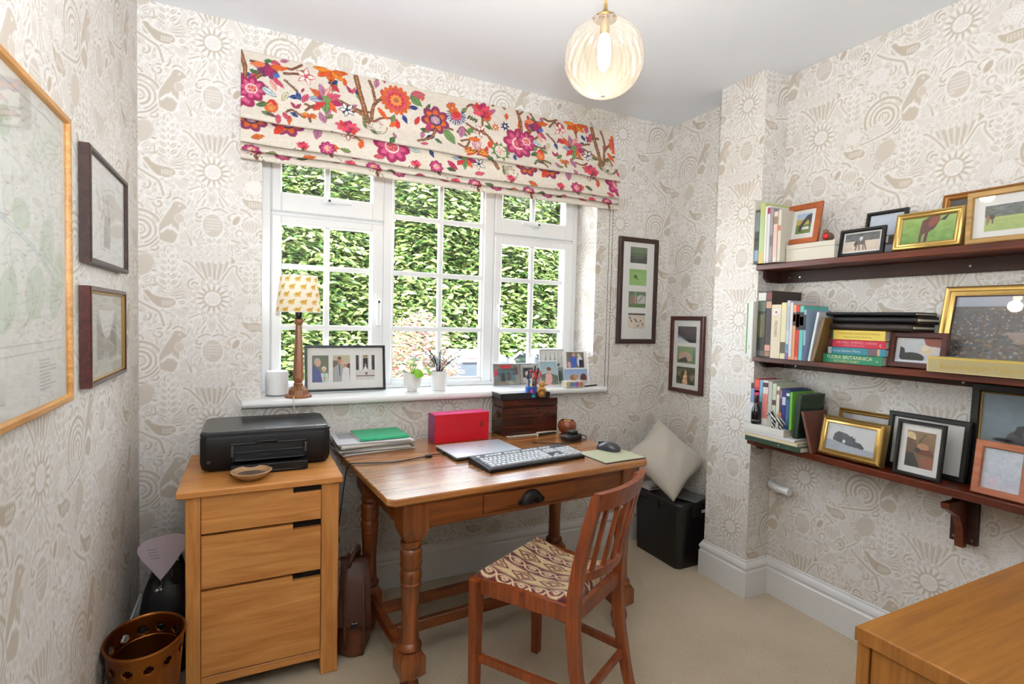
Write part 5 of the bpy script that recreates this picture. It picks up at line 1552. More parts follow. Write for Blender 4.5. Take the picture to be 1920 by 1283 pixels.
# old leather satchel under the table
def satchel():
    t = thing('leather_satchel', 'worn brown leather satchel slumped beside the cabinet under the table', 'bag', (.350, 2.008, .001), R(-6))
    lm = plain('worn_leather', C(104, 58, 32), .5, noise=.35, nscale=18, bump=.6); lm2 = plain('dark_leather', C(70, 38, 22), .55, noise=.3, nscale=18, bump=.5)
    rr = random.Random(5); rings = []
    for k, (z, hx, hy) in enumerate(((0, .046, .062), (.015, .056, .072), (.08, .057, .074), (.16, .048, .070), (.24, .038, .064), (.30, .032, .06), (.345, .020, .05))):
        rings.append([(hx * math.cos(a) * (1 + .16 * math.sin(5 * a + k)), hy * math.sin(a) * (1 + .05 * math.cos(7 * a + k * 1.7)), z + .012 * math.sin(3 * a + k)) if k else (hx * math.cos(a), hy * math.sin(a), z) for a in np.linspace(0, 2 * math.pi, 36, endpoint=False)])
    MB().loft(rings).build('body', lm, t, smooth=60)
    fl = []
    for k, (z, y, x) in enumerate(((.335, .03, .02), (.36, -.01, .0), (.345, -.045, .006), (.27, -.068, .018), (.20, -.078, .022), (.13, -.082, .026))):
        fl.append([(-.045 - x * .4 + .006 * math.sin(k), y, z), (0, y - .012, z + .004), (.05 + x * .4, y, z - .003 * k), (.05 + x * .4, y + .005, z - .003 * k - .003), (0, y - .006, z), (-.045 - x * .4, y + .005, z - .003)])
    MB().loft(fl).build('flap', lm2, t, smooth=60)
    for s in (-1, 1):
        MB().tube(curve([(s * .03, -.062, .30), (s * .034, -.086, .20), (s * .032, -.090, .10), (s * .03, -.085, .05)], 5), .006, 6).build('strap', lm2, t, smooth=60)
    MB().tube(curve([(-.02, -.05, .335), (-.01, -.06, .372), (.01, -.03, .39), (.02, .0, .385), (.02, .03, .335)], 6), .008, 8).build('carry_handle', lm2, t, smooth=60)
    MB().box(-.012, .012, -.094, -.088, .12, .145, .002).build('buckle', M_chrome, t)
satchel()

# ---------------------------------------------------------------- black storage box, cushion and oddments on the right
def crate():
    t = thing('storage_box', 'black plastic storage box with a lid beside the pier', 'box', (2.058, 2.155, .0005))
    bm_ = plain('storage_black', C(14, 14, 15), .3, coat=.2)
    hx, hy = .118, .180
    def rc(x, y, z, c=.02): return [(-x + c, -y, z), (x - c, -y, z), (x, -y + c, z), (x, y - c, z), (x - c, y, z), (-x + c, y, z), (-x, y - c, z), (-x, -y + c, z)]
    MB().loft([rc(hx - .014, hy - .014, 0), rc(hx - .008, hy - .008, .20), rc(hx - .006, hy - .006, .305)]).build('tub', bm_, t, smooth=30)
    MB().loft([rc(hx - .003, hy - .003, .268), rc(hx - .002, hy - .002, .300)]).build('rim_band', bm_, t, smooth=30)
    l = MB().loft([rc(hx, hy, .3055), rc(hx + .001, hy + .001, .33), rc(hx - .006, hy - .006, .338), rc(hx - .03, hy - .03, .338), rc(hx - .034, hy - .034, .333)]).build('lid', bm_, t, smooth=30)
    MB().box(-.03, .03, -hy - .008, -hy + .001, .27, .325, .003).build('clip', bm_, t)
    MB().box(-hx - .008, -hx + .001, -.03, .03, .27, .325, .003).build('clip', bm_, t)
    MB().box(.0, .08, -hy - .0075, -hy - .0072 + .0058, .285, .298).build('paper_label', M_board, t)
crate()
t = thing('tablet', 'slim dark grey closed tablet lying on the storage box lid', 'tablet', (2.088, 2.06, .3392), R(18))
MB().box(-.065, .075, -.07, .09, 0, .009, .002).build('shell', plain('tablet_grey', C(84, 88, 84), .35), t)
MB().box(-.064, .074, -.0712, -.07, .003, .006).build('edge_strip', plain('tablet_edge', C(150, 156, 150), .3), t)
t = thing('router', 'small white router box behind the cushion on the storage box', 'router', (1.985, 2.27, .3392))
MB().box(-.03, .05, -.05, .03, 0, .03, .005).build('case', M_white, t)
MB().box(-.02, .04, -.0505, -.0495, .012, .016).build('light_strip', M_black, t)
def cushion():
    t = thing('cushion', 'cream velvet cushion leaning in the corner on the storage box', 'cushion', (2.015, 2.165, .3395))
    S = .166; n = 33
    u = np.linspace(-1, 1, n); U, Vv = np.meshgrid(u, u)
    edge = (1 - np.abs(U) ** 2.6) * (1 - np.abs(Vv) ** 2.6)
    th = .062 * np.clip(edge, 0, 1) ** .5
    pin = 1 - .10 * (1 - np.abs(U * Vv))   # concave sides between the corners
    x = U * S * (pin + .0 * Vv); y = Vv * S * pin
    wr = .004 * np.sin(9 * U + 4 * Vv) * edge
    Rm = RZ(R(-16)) @ RX(R(-38)) @ RY(R(50))
    def pts(sg): return np.stack([x, sg * (th + .003) + wr, y], -1).reshape(-1, 3)
    A, B = pts(-1), pts(1)
    V = np.concatenate([A, B]); M3 = np.array(Rm.to_3x3())
    V = V @ M3.T
    V[:, 2] -= V[:, 2].min() + .000
    i = np.arange(n - 1)[None] + np.arange(n - 1)[:, None] * n
    q = np.stack([i, i + 1, i + 1 + n, i + n], -1).reshape(-1, 4)
    q = np.concatenate([q, q[:, ::-1] + n * n])
    rim = np.concatenate([np.arange(n), np.arange(1, n) * n + n - 1, (n - 1) * n + np.arange(n - 2, -1, -1), np.arange(n - 2, 0, -1) * n])
    r2 = np.roll(rim, -1)
    q = np.concatenate([q, np.stack([r2, rim, rim + n * n, r2 + n * n], -1)])
    o = raw_mesh('cover', V, q, None, plain('cream_velvet', C(214, 204, 190), .85, sheen=.6, noise=.08, nscale=220, bump=.5), t, 180)
    return t
cushion()

# ---------------------------------------------------------------- things on the writing table
PAPER_W = plain('white_paper', C(232, 230, 224), .85, noise=.02); PAPER_C = plain('cream_paper', C(222, 212, 190), .85, noise=.03); PAGES = plain('page_edges', C(222, 214, 196), .9, noise=.06, nscale=300)
DZ = DT + .0006
def paperstack():
    z = DZ; r = random.Random(9)
    specs = [(.300, .215, .010, 'grey magazine at the bottom of the paper pile', C(120, 116, 112), 4), (.29, .21, .008, 'dog eared magazine with pale edges in the paper pile', C(206, 202, 194), -3), (.295, .205, .007, 'dark covered notebook inside the paper pile', C(64, 62, 62), 6), (.30, .21, .012, 'loose ream of white paper in the paper pile', C(236, 234, 230), 2), (.295, .215, .006, 'printed letter sheets near the top of the paper pile', C(214, 212, 214), -4)]
    for k, (w, d, h, lab, c, a) in enumerate(specs):
        t = thing('paper_pile' if k == 3 else 'magazine', lab + ' by the printer', 'papers', (.466 + r.uniform(-.008, .008), 2.262 + r.uniform(-.006, .006), z), R(a + 4), 'papers piled on the table')
        n = 4; hh = h / n
        for i in range(n):
            m = MB(); ox, oy = r.uniform(-.004, .004), r.uniform(-.004, .004)
            m.box(-w / 2 + ox, w / 2 + ox, -d / 2 + oy, d / 2 + oy, i * hh + .0002, (i + 1) * hh - .0002)
            m.build('cover' if i == n - 1 else 'sheets', plain('cover_%d' % k, c, .6, noise=.04) if i == n - 1 else PAPER_W, t)
        if k == 4:
            m = MB()
            for i in range(12): m.box(-.13, -.06 + r.uniform(0, .04), .085 - i * .009, .0875 - i * .009, h, h + .0003)
            m.build('print_lines', plain('grey_print', C(150, 150, 154), .8), t)['kind'] = 'stuff'
        z += h + .0008
    t = thing('green_folder', 'bright green folder on top of the paper pile', 'folder', (.500, 2.262, z + .001), R(3), None)
    gm = plain('green_card', C(48, 168, 118), .45, noise=.03)
    MB().box(-.105, .100, -.085, .095, .007, .010, .001).build('front_cover', gm, t); MB().box(-.108, .104, -.085, .095, 0, .002, .0008).build('back_cover', PAPER_C, t); MB().box(-.105, .102, -.082, .095, .0023, .0068).build('sheets', PAPER_W, t)
    MB().box(-.105, .100, -.0875, -.085, .0, .0095, .001).build('spine', gm, t)
paperstack()
t = thing('red_box', 'glossy red gift box with a pink top on the table', 'box', (.857, 2.262, DZ), R(3.5))
m = MB(); m.cur = 0; m.box(-.132, .135, -.04, .04, 0, .127, .002)
o = m.build('carton', [plain('red_card', C(196, 22, 36), .35, noise=.05)], t)
MB().box(-.131, .134, -.039, .039, .1272, .1282).build('lid', plain('pink_card', C(232, 72, 136), .3), t)
MB().box(-.1332, -.1322, -.039, .039, .001, .126).build('end_panel', plain('purple_card', C(134, 40, 96), .4), t)
MB().box(.088, .104, -.0412, -.0402, .06, .086).build('stamp', plain('dark_red_ink', C(110, 14, 24), .5), t)
m = MB()
for i in range(4): m.box(.090, .102, -.0416, -.0412, .064 + i * .005, .0665 + i * .005)
m.build('stamp_lines', plain('stamp_red', C(190, 40, 44), .5), t)['kind'] = 'stuff'
t = thing('laptop', 'closed silver laptop in front of the red box', 'laptop', (.862, 2.025, DZ), R(4))
al = plain('silver_aluminium', C(206, 208, 212), .32, metal=.5)
MB().box(-.152, .152, -.105, .112, .002, .010, .003).build('base', M_black, t); MB().box(-.152, .152, -.105, .112, .0105, .017, .003).build('lid', al, t)
lettering('DELL', .014, T(.02, .02, .0171), plain('laptop_logo', C(168, 170, 176), .25, metal=.8), t, extr=.0001)
for x in (-.12, .12):
    for y in (-.09, .095): MB().box(x - .01, x + .01, y - .004, y + .004, 0, .002).build('foot', M_black, t)
def keyboard():
    t = thing('keyboard', 'black full size keyboard at the front of the table', 'keyboard', (.987, 1.826, DZ), R(7.2))
    w, d = .448, .162
    MB().loft([[(-w / 2, -d / 2, 0), (w / 2, -d / 2, 0), (w / 2, d / 2, 0), (-w / 2, d / 2, 0)], [(-w / 2, -d / 2 - .001, .012), (w / 2, -d / 2 - .001, .012), (w / 2, d / 2, .024), (-w / 2, d / 2, .024)], [(-w / 2 + .003, -d / 2 + .003, .0145), (w / 2 - .003, -d / 2 + .003, .0145), (w / 2 - .003, d / 2 - .002, .0265), (-w / 2 + .003, d / 2 - .002, .0265)]]).build('case', plain('keyboard_case', C(12, 12, 14), .5), t)
    km = plain('keycap_sheen', C(196, 198, 200), .45)  # black keys coloured pale: the reflection on them is put into the colour
    km2 = plain('keycap_sheen_grey', C(188, 190, 194), .45)
    sl = math.atan2(.012, d - .005)
    shapes = {}
    def key(cx, cy, kw, kd=.0145):
        z = .0145 + (cy + d / 2 - .003) * math.tan(sl)
        k = (round(kw, 4), round(kd, 4))
        if k not in shapes:
            m = MB(); a, b = kw / 2, kd / 2
            m.loft([[(-a, -b, 0), (a, -b, 0), (a, b, 0), (-a, b, 0)], [(-a + .0012, -b + .001, .0065), (a - .0012, -b + .001, .0065), (a - .0012, b - .002, .0072), (-a + .0012, b - .002, .0072)]])
            me = m.mesh('key'); me.materials.append(km); shapes[k] = me
        o = bpy.data.objects.new('key', shapes[k]); COL.objects.link(o); o.parent = t; o.location = (cx, cy, z + .0003); o.rotation_euler = (sl, 0, 0)
    p = .0192; x0 = -w / 2 + .012; y0 = -d / 2 + .022
    rows = [[1.25, 1.25, 1.25, 6.2, 1.25, 1.25, 1.25, 1.3], [1.25] + [1] * 11 + [2.75], [1.75] + [1] * 11 + [2.25], [1.5] + [1] * 12 + [1.5], [1] * 13 + [2]]
    for r_, row in enumerate(rows):
        x = x0
        for u_ in row:
            key(x + u_ * p / 2, y0 + r_ * p, u_ * p - .0040); x += u_ * p
    yt = y0 + 5 * p + .008
    x = x0; key(x + p / 2, yt, p - .002, .013)
    for g in range(3):
        for k in range(4): key(x0 + (2 + g * 4.5 + k) * p + p / 2, yt, p - .002, .013)
    xn = x0 + 15.35 * p
    for k in range(3):
        key(xn + k * p + p / 2, yt, p - .002, .013); key(xn + k * p + p / 2, y0 + 4 * p, p - .002); key(xn + k * p + p / 2, y0 + 3 * p, p - .002); key(xn + k * p + p / 2, y0, p - .002)
    key(xn + 1.5 * p, y0 + p, p - .002)
    xk = xn + 3.35 * p
    for k in range(4):
        for r_ in range(5):
            if k == 3 and r_ in (0, 2): continue
            if r_ == 0 and k == 0: key(xk + p, y0, 2 * p - .004); continue
            if r_ == 0 and k == 1: continue
            if k == 3 and r_ in (1, 3): key(xk + 3.5 * p, y0 + (r_ - .5) * p, p - .0036, .0145 + p); continue
            key(xk + k * p + p / 2, y0 + r_ * p, p - .002)
keyboard()
t = thing('mouse_pad', 'pale green mouse pad at the right end of the table', 'mouse pad', (1.352, 1.775, DZ), R(4))
MB().box(-.108, .108, -.095, .095, 0, .002, .0008).build('base', M_black, t); MB().box(-.105, .105, -.092, .092, .0021, .0028).build('cover', plain('pad_green', C(186, 184, 152), .5, noise=.03), t)
t = thing('mouse', 'dark grey computer mouse on the mouse pad', 'mouse', (1.392, 1.845, DZ + .003), R(28))
rings = []
for y, hx, h in ((-.050, .012, .010), (-.046, .024, .020), (-.025, .031, .033), (.0, .030, .038), (.028, .028, .030), (.046, .024, .019), (.052, .014, .010)):
    rings.append([(hx, y, 0), (hx, y, h * .45), (hx * .8, y, h * .85), (0, y, h), (-hx * .8, y, h * .85), (-hx, y, h * .45), (-hx, y, 0)])
MB().loft(rings).build('shell', plain('mouse_grey', C(52, 54, 60), .28, coat=.3), t, smooth=60)
MB().lathe([(.007, -.003), (.008, 0), (.007, .003)], 14, T(0, .030, .026) @ RY(R(90))).build('wheel', M_black, t, smooth=40)
MB().box(-.0006, .0006, .012, .05, .018, .030).build('button_split', M_black, t)

def writing_box():
    t = thing('wooden_box', 'antique dark wooden box with side handle at the back of the table', 'box', (1.233, 2.315, DZ), R(1.5))
    MB().box(-.158, .150, -.055, .066, .0, .132, .003).build('carcass', W_box, t)
    MB().box(-.158, .150, -.055, .066, .1335, .172, .003).build('lid', W_box, t)
    brass = plain('tarnished_brass', C(120, 96, 60), .4, metal=.9)
    MB().lathe([(.012, 0), (.013, .002), (.006, .005)], 16, T(-.1585, .006, .10) @ RY(R(-90))).build('handle_rose', brass, t, smooth=40)
    MB().tube([(-.163, -.012, .102), (-.167, -.012, .088), (-.168, .006, .082), (-.167, .024, .088), (-.163, .024, .102)], .0025, 8).build('drop_handle', brass, t, smooth=60)
    MB().box(-.1592, -.1585, -.03, .045, .0735, .0755).build('escutcheon', brass, t)
    return t
writing_box()
t = thing('tray', 'shallow black tray with papers on top of the wooden box', 'tray', (1.205, 2.312, DZ + .1728), R(1.5))
m = MB(); m.box(-.14, .125, -.05, .05, 0, .004); m.build('tray_base', M_black, t)
for a in ((-.14, .125, -.054, -.049), (-.14, .125, .049, .054), (-.145, -.139, -.054, .054), (.124, .13, -.054, .054)): MB().box(a[0], a[1], a[2], a[3], 0, .03, .001).build('rim', M_black, t)
t = thing('notecards', 'yellowish note cards lying in the black tray', 'papers', (1.165, 2.318, DZ + .1772), R(1.5)); 
for k in range(3): MB().box(-.09 + .004 * k, .05, -.038, .038, .0003 + .004 * k, .0037 + .004 * k).build('card', plain('card_%d' % k, (C(226, 222, 190), C(210, 214, 180), C(238, 236, 220))[k], .8), t)
def penpot():
    zb = DZ + .1728 + .0045
    t = thing('pen_pot', 'blue painted pen pot on the tray, full of pens', 'pot', (1.243, 2.287, zb))
    bl = plain('blue_enamel', C(44, 84, 168), .35, noise=.1)
    MB().lathe([(.001, 0), (.026, 0), (.029, .003), (.030, .052), (.027, .054), (.026, .006), (.001, .006)], 20, caps=False).build('pot', bl, t, smooth=40)
    MB().lathe([(.030, .002), (.0303, .012), (.030, .012)], 20, caps=False).build('teal_band', plain('teal_paint', C(40, 140, 140), .4), t)
    MB().sphere((-.012, -.0275, .03), (.007, .003, .009), 10, 8).build('painted_flower', plain('red_paint', C(206, 60, 48), .4), t)
    def pen(lab, c, dx, dy, lx, ly, h, r_=.0035, nm='pen', cap=None):
        q = thing(nm, lab + ' standing in the blue pen pot', 'pen', (1.243 + dx, 2.287 + dy, zb + .0075), 0, None)
        top = Vector((lx, ly, h))
        MB().tube([(0, 0, 0), tuple(top * .5), tuple(top)], r_, 8).build('barrel', plain('pen_' + lab[:10], c, .3), q, smooth=40)
        MB().tube([tuple(top * .8), tuple(top * 1.005)], r_ + .0006, 8).build('cap', plain('cap_' + lab[:10], cap or C(30, 30, 34), .3), q, smooth=40)
    pen('navy blue ballpoint pen', C(36, 44, 90), -.014, -.006, -.006, .0, .125); pen('white pen with black cap', C(228, 228, 226), -.005, -.014, -.008, -.004, .110)
    pen('black fountain pen, tallest', C(24, 22, 24), .008, .004, .016, .004, .145, .004); pen('dark red pencil', C(140, 30, 36), .014, -.006, .022, 0, .135); pen('cream highlighter', C(226, 214, 160), .0, .012, .0, .002, .075, .006, 'highlighter', C(90, 140, 80)); pen('brown paint brush', C(120, 70, 50), .017, .008, .02, .002, .13, .003, 'paint_brush', C(120, 30, 34)); pen('silver propelling pencil', C(190, 192, 196), -.016, .008, -.002, .002, .10)
    s = thing('scissors', 'scissors with red and white handles in the blue pen pot', 'scissors', (1.247, 2.287, zb + .01))
    rd = plain('scissor_red', C(200, 36, 44), .35)
    for sg in (-1, 1):
        MB().tube([(sg * .016 + .014 + .015 * math.cos(a), -.004 * sg, .100 + .020 * math.sin(a)) for a in np.linspace(0, 2 * math.pi, 16, endpoint=False)], .0035, 6, closed=True).build('handle', rd, s, smooth=60)
        MB().beam((sg * .006 + .012, 0, .082), (-sg * .004, 0, .005), .008, .002).build('blade', F_silver, s)
penpot()
def toy():
    t = thing('wooden_toy', 'small wooden duck toy on wheels on the tray', 'toy', (1.283, 2.272, DZ + .1728 + .0045), R(-12))
    wd = plain('varnished_beech', C(196, 142, 66), .35, coat=.3); gn = plain('toy_green', C(60, 140, 120), .4); dk = plain('toy_brown', C(128, 82, 34), .4)
    MB().sphere((.0, 0, .034), (.034, .014, .018), 16, 10).build('body', wd, t, smooth=60)
    MB().sphere((.012, 0, .064), (.017, .013, .016), 16, 10).build('head', wd, t, smooth=60)
    MB().sphere((.032, 0, .061), (.010, .006, .004), 10, 6).build('beak', wd, t, smooth=60)
    MB().prism([(-.046, .03), (-.02, .03), (-.022, .05), (-.044, .056)], -.008, .008).build('tail', plain('toy_cream', C(226, 196, 130), .4), t)
    for s in (-1, 1):
        w = MB().lathe([(.001, -.003), (.020, -.003), (.021, 0), (.020, .003), (.001, .003)], 24, T(.004, s * .019, .022) @ RX(R(90))).build('wheel', dk, t, smooth=40)
        MB().lathe([(.001, -.0036), (.010, -.0036), (.010, .0036), (.001, .0036)], 16, T(.004, s * .019, .022) @ RX(R(90))).build('hub', wd, w)
    MB().box(-.02, .026, -.012, .012, .0005, .006, .002).build('base', gn, t)
toy()
# slim instruments and strip in front of the box
t = thing('ruler', 'white plastic ruler along the foot of the wooden box', 'ruler', (1.215, 2.240, DZ), R(2)); MB().box(-.125, .125, -.012, .006, 0, .003, .0006).build('strip', plain('ruler_white', C(226, 224, 220), .5), t); MB().box(-.115, -.09, -.006, .002, .003, .0034).build('grey_mark', M_chrome, t)
def knife(lab, x, y, z, a, col):
    t = thing('paper_knife', lab, 'knife', (x, y, z), R(a))
    MB().tube([(-.055, 0, .006), (0, 0, .0065), (.055, 0, .006)], [.006, .0065, .005], 10).build('handle', plain('knife_' + lab[:6], col, .3, coat=.3), t, smooth=50)
    MB().sphere((-.058, 0, .006), (.006, .006, .006), 10, 8).build('end_cap', plain('knife_cap_' + lab[:6], C(206, 196, 170), .3), t, smooth=60)
knife('black handled paper knife on the table before the wooden box', 1.292, 2.262 - .052, DZ, 12, C(22, 20, 20)); knife('bone handled paper knife leaning across the black paper knife', 1.312, 2.236, DZ + .0005, 2, C(196, 186, 160))
t = thing('wooden_pot', 'round turned wooden pot right of the paper knives', 'pot', (1.412, 2.215, DZ)); 
MB().lathe([(.001, 0), (.026, 0), (.041, .014), (.047, .033), (.044, .052), (.035, .064), (.031, .064), (.038, .051), (.040, .033), (.024, .009), (.001, .007)], 28, caps=False).build('bowl', wood('turned_cherry', C(100, 46, 22), C(150, 80, 42), 2, 2, .35, .3), t, smooth=50)
for k in range(5):
    a = k * 1.256; q = thing('nut', 'small brown nut in the round wooden pot, %s' % ('at the front', 'at the right', 'at the back right', 'at the back left', 'at the left')[k], 'nut', (1.412 + .013 * math.cos(a - 1.57), 2.215 + .013 * math.sin(a - 1.57), DZ + .046)); MB().sphere((0, 0, .009), (.009, .009, .010), 10, 8).build('shell', plain('nut_%d' % k, C(168 + 8 * k, 120, 72), .5), q, smooth=60); MB().sphere((0, 0, .0185), (.005, .005, .002), 8, 6).build('cap', plain('nutcap_%d' % k, C(206, 176, 130), .7), q, smooth=60)
def charger():
    t = thing('charger', 'black mains charger with coiled cable behind the keyboard', 'charger', (1.345, 2.075, DZ), R(14))
    MB().box(-.05, .05, -.03, .022, 0, .028, .006).build('brick', M_black, t, smooth=30); MB().box(-.01, .03, -.02, .018, .0285, .045, .004).build('plug', M_black, t, smooth=30)
    c = [(.05, .0, .012), (.08, .01, .004), (.10, .05, .004), (.05, .07, .004), (.02, .045, .004), (.06, .03, .008), (.11, .02, .004), (.09, -.02, .004), (.02, -.045, .004), (-.08, -.04, .004), (-.16, .02, .004), (-.19, .06, .004)]
    MB().tube(curve(c, 7), .0024, 6).build('cable', M_black, t, smooth=60)
charger()
t = thing('power_cable', 'black power cable running across the table to the laptop', 'cable', (.70, 2.02, DZ))
pts = [(.012, .012, .006), (-.03, .012, .004), (-.10, -.01, .0035), (-.20, -.04, .0035), (-.28, -.025, .004), (-.335, -.01, .004), (-.37, .0, -.003), (-.382, .004, -.06), (-.386, .07, -.2), (-.384, .16, -.33), (-.37, .24, -.40), (-.35, .33, -.41)]
MB().tube(curve(pts, 7), .0024, 6).build('flex', M_black, t, smooth=60); MB().box(-.075, -.05, -.004, .012, .0, .010, .002, M=RZ(R(10))).build('ferrite', M_black, t); MB().box(.0, .010, .006, .018, .003, .011, .001).build('plug', M_black, t)

# ---------------------------------------------------------------- window sill things
SL = .9056
def lamp():
    t = thing('table_lamp', 'table lamp with turned wooden base and cream horse print shade', 'lamp', (.183, 2.412, SL))
    wd = wood('lamp_oak', C(100, 58, 28), C(158, 100, 54), 2, 2, .35, .3)
    m = MB(); n = 8
    def oc(r_, z): return [(r_ * math.cos(2 * math.pi * (k + .5) / n), r_ * math.sin(2 * math.pi * (k + .5) / n), z) for k in range(n)]
    m.loft([oc(.056, 0), oc(.056, .008), oc(.050, .014)]); MB.loft(m, [oc(.042, .014), oc(.040, .030), oc(.030, .042), oc(.023, .046)])
    m.build('foot', wd, t)
    m = MB(); m.loft([oc(.0195, .046), oc(.0205, .056), oc(.0165, .062), oc(.021, .070), oc(.0235, .082), oc(.019, .17), oc(.0135, .29), oc(.0125, .305), oc(.0175, .312), oc(.0195, .320), oc(.0195, .327), oc(.015, .331)])
    m.build('stem', wd, t)
    MB().lathe([(.010, .331), (.012, .337), (.015, .345), (.015, .356), (.012, .368), (.013, .385), (.011, .40)], 16).build('lamp_holder', plain('bakelite', C(26, 20, 18), .3), t, smooth=50)
    # shade with little horses
    W_, H_ = 200, 64
    p = Pic(W_, H_, 0, 1, 0, 1, bg=(250, 240, 224), lattice=[(0, 0), (1, 0), (-1, 0)])
    for r_ in range(5):
        for k in range(11):
            x = (k + .5 * (r_ % 2)) / 11; y = .10 + r_ * .205; s = .018; c = (208, 164, 60); f = 3.6
            p.ell(x, y, s, .035, c); p.poly([(x + s * .5, y), (x + s * 1.0, y - .075), (x + s * 1.55, y - .05), (x + s * .9, y + .01)], c)
            for q in (-.7, -.35, .35, .7): p.line([(x + q * s, y), (x + q * s * 1.15, y + .075)], .007, c)
            p.line([(x - s, y - .01), (x - s * 1.5, y + .03)], .006, c)
    u = np.linspace(0, 2 * math.pi, W_); v = np.linspace(0, 1, H_); rr = .073 + (.0885 - .073) * v
    V = np.zeros((H_, W_, 3)); V[..., 0] = rr[:, None] * np.cos(u)[None]; V[..., 1] = rr[:, None] * np.sin(u)[None]; V[..., 2] = (.513 - .152 * v)[:, None]
    s = colour_grid('shade', V.reshape(-1, 3), W_, H_, p.linear().reshape(-1, 3), painted('shade_fabric', rough=.9, trans=.5), t, smooth=180, flip=True)
    for z, r_ in ((.513, .073), (.361, .0885)): MB().tube([(r_ * math.cos(a), r_ * math.sin(a), z) for a in np.linspace(0, 2 * math.pi, 40, endpoint=False)], .0013, 6, closed=True).build('shade_ring', M_white, s)
    MB().tube([(-.073, 0, .505), (0, 0, .47), (.073, 0, .505)], .0013, 6).build('spider', M_white, s); MB().tube([(0, 0, .40), (0, 0, .475)], .004, 6).build('shade_carrier', M_chrome, s)
    MB().tube(curve([(-.02, -.045, .006), (-.022, -.062, .003), (-.022, -.075, -.015), (-.021, -.072, -.045), (-.02, -.05, -.07), (-.02, -.03, -.10), (-.02, -.024, -.16)], 6), .0026, 6).build('flex', plain('cream_flex', C(226, 212, 186), .6), t, smooth=60)
lamp()
t = thing('speaker', 'plain white cylindrical speaker at the left end of the sill', 'speaker', (.103, 2.485, SL)); wh = plain('white_mesh', C(240, 240, 239), .6)
MB().lathe([(.001, 0), (.040, 0), (.044, .004), (.0455, .012), (.0455, .098), (.044, .104), (.040, .106), (.001, .106)], 40, caps=False).build('shell', wh, t, smooth=40); MB().lathe([(.041, -.0003), (.0445, .004), (.0445, .006)], 40, caps=False).build('base_ring', M_hub, t, smooth=40)
man = ph(.068, .122, ('grad', (86, 96, 66), (120, 128, 96)), ('ell', .72, .5, .14, .09, (226, 214, 200)), ('ell', .72, .56, .10, .07, (214, 170, 148)), ('poly', [(.45, 1), (.5, .66), (.95, .66), (1, 1)], (216, 224, 216)), ('rect', .68, .66, .78, 1, (150, 206, 190)), ('poly', [(0, 1), (.0, .42), (.2, .38), (.5, .6), (.62, 1)], (54, 70, 130)), ('ell', .32, .24, .2, .14, (176, 176, 178)), ('ell', .36, .30, .16, .12, (214, 160, 134)), ('ell', .75, .85, .12, .04, (214, 160, 134)), res=.0011, noise=10)
couple = ph(.076, .122, ('grad', (196, 186, 150), (150, 140, 126)), ('rect', 0, .2, .3, .45, (96, 78, 66)), ('rect', .8, .3, 1, .8, (70, 54, 46)), ('poly', [(.05, 1), (.12, .42), (.34, .33), (.55, .42), (.55, 1)], (170, 172, 172)), ('poly', [(.34, .34), (.42, .34), (.44, .8), (.38, .8)], (90, 92, 104)), ('ell', .38, .2, .11, .12, (190, 120, 96)), ('ell', .38, .11, .11, .05, (60, 40, 34)), ('poly', [(.5, 1), (.58, .5), (.74, .44), (.95, .5), (.98, 1)], (232, 230, 228)), ('ell', .74, .36, .10, .09, (196, 120, 96)), ('ell', .74, .29, .22, .045, (206, 176, 160)), res=.0011, noise=10)
door = ph(.07, .122, ('rect', 0, 0, 1, 1, (216, 212, 206)), ('rect', 0, 0, .16, .6, (40, 42, 50)), ('rect', .84, 0, 1, .6, (50, 52, 60)), ('rect', .38, .12, .64, .62, (24, 24, 28)), ('rect', .40, .0, .62, .1, (150, 130, 80)), ('rect', .2, 0, .3, .62, (240, 238, 234)), ('rect', .70, 0, .80, .62, (240, 238, 234)), ('poly', [(.36, .64), (.5, .42), (.66, .64)], (236, 232, 228)), ('ell', .51, .4, .05, .05, (200, 150, 130)), ('rect', 0, .82, 1, .85, (120, 60, 50)), ('ell', .55, .74, .06, .05, (70, 70, 74)), res=.0011, noise=10)
frame('framed_photo', 'wide black frame with three photographs of people on the sill behind the lamp', (.399, 2.512, SL), R(1), .362, .212, .0115, F_black, [(.032, .044, .103, .166, man), (.122, .044, .198, .166, couple), (.225, .05, .312, .166, door)], lean=R(7), depth=.018, mount=M_board)
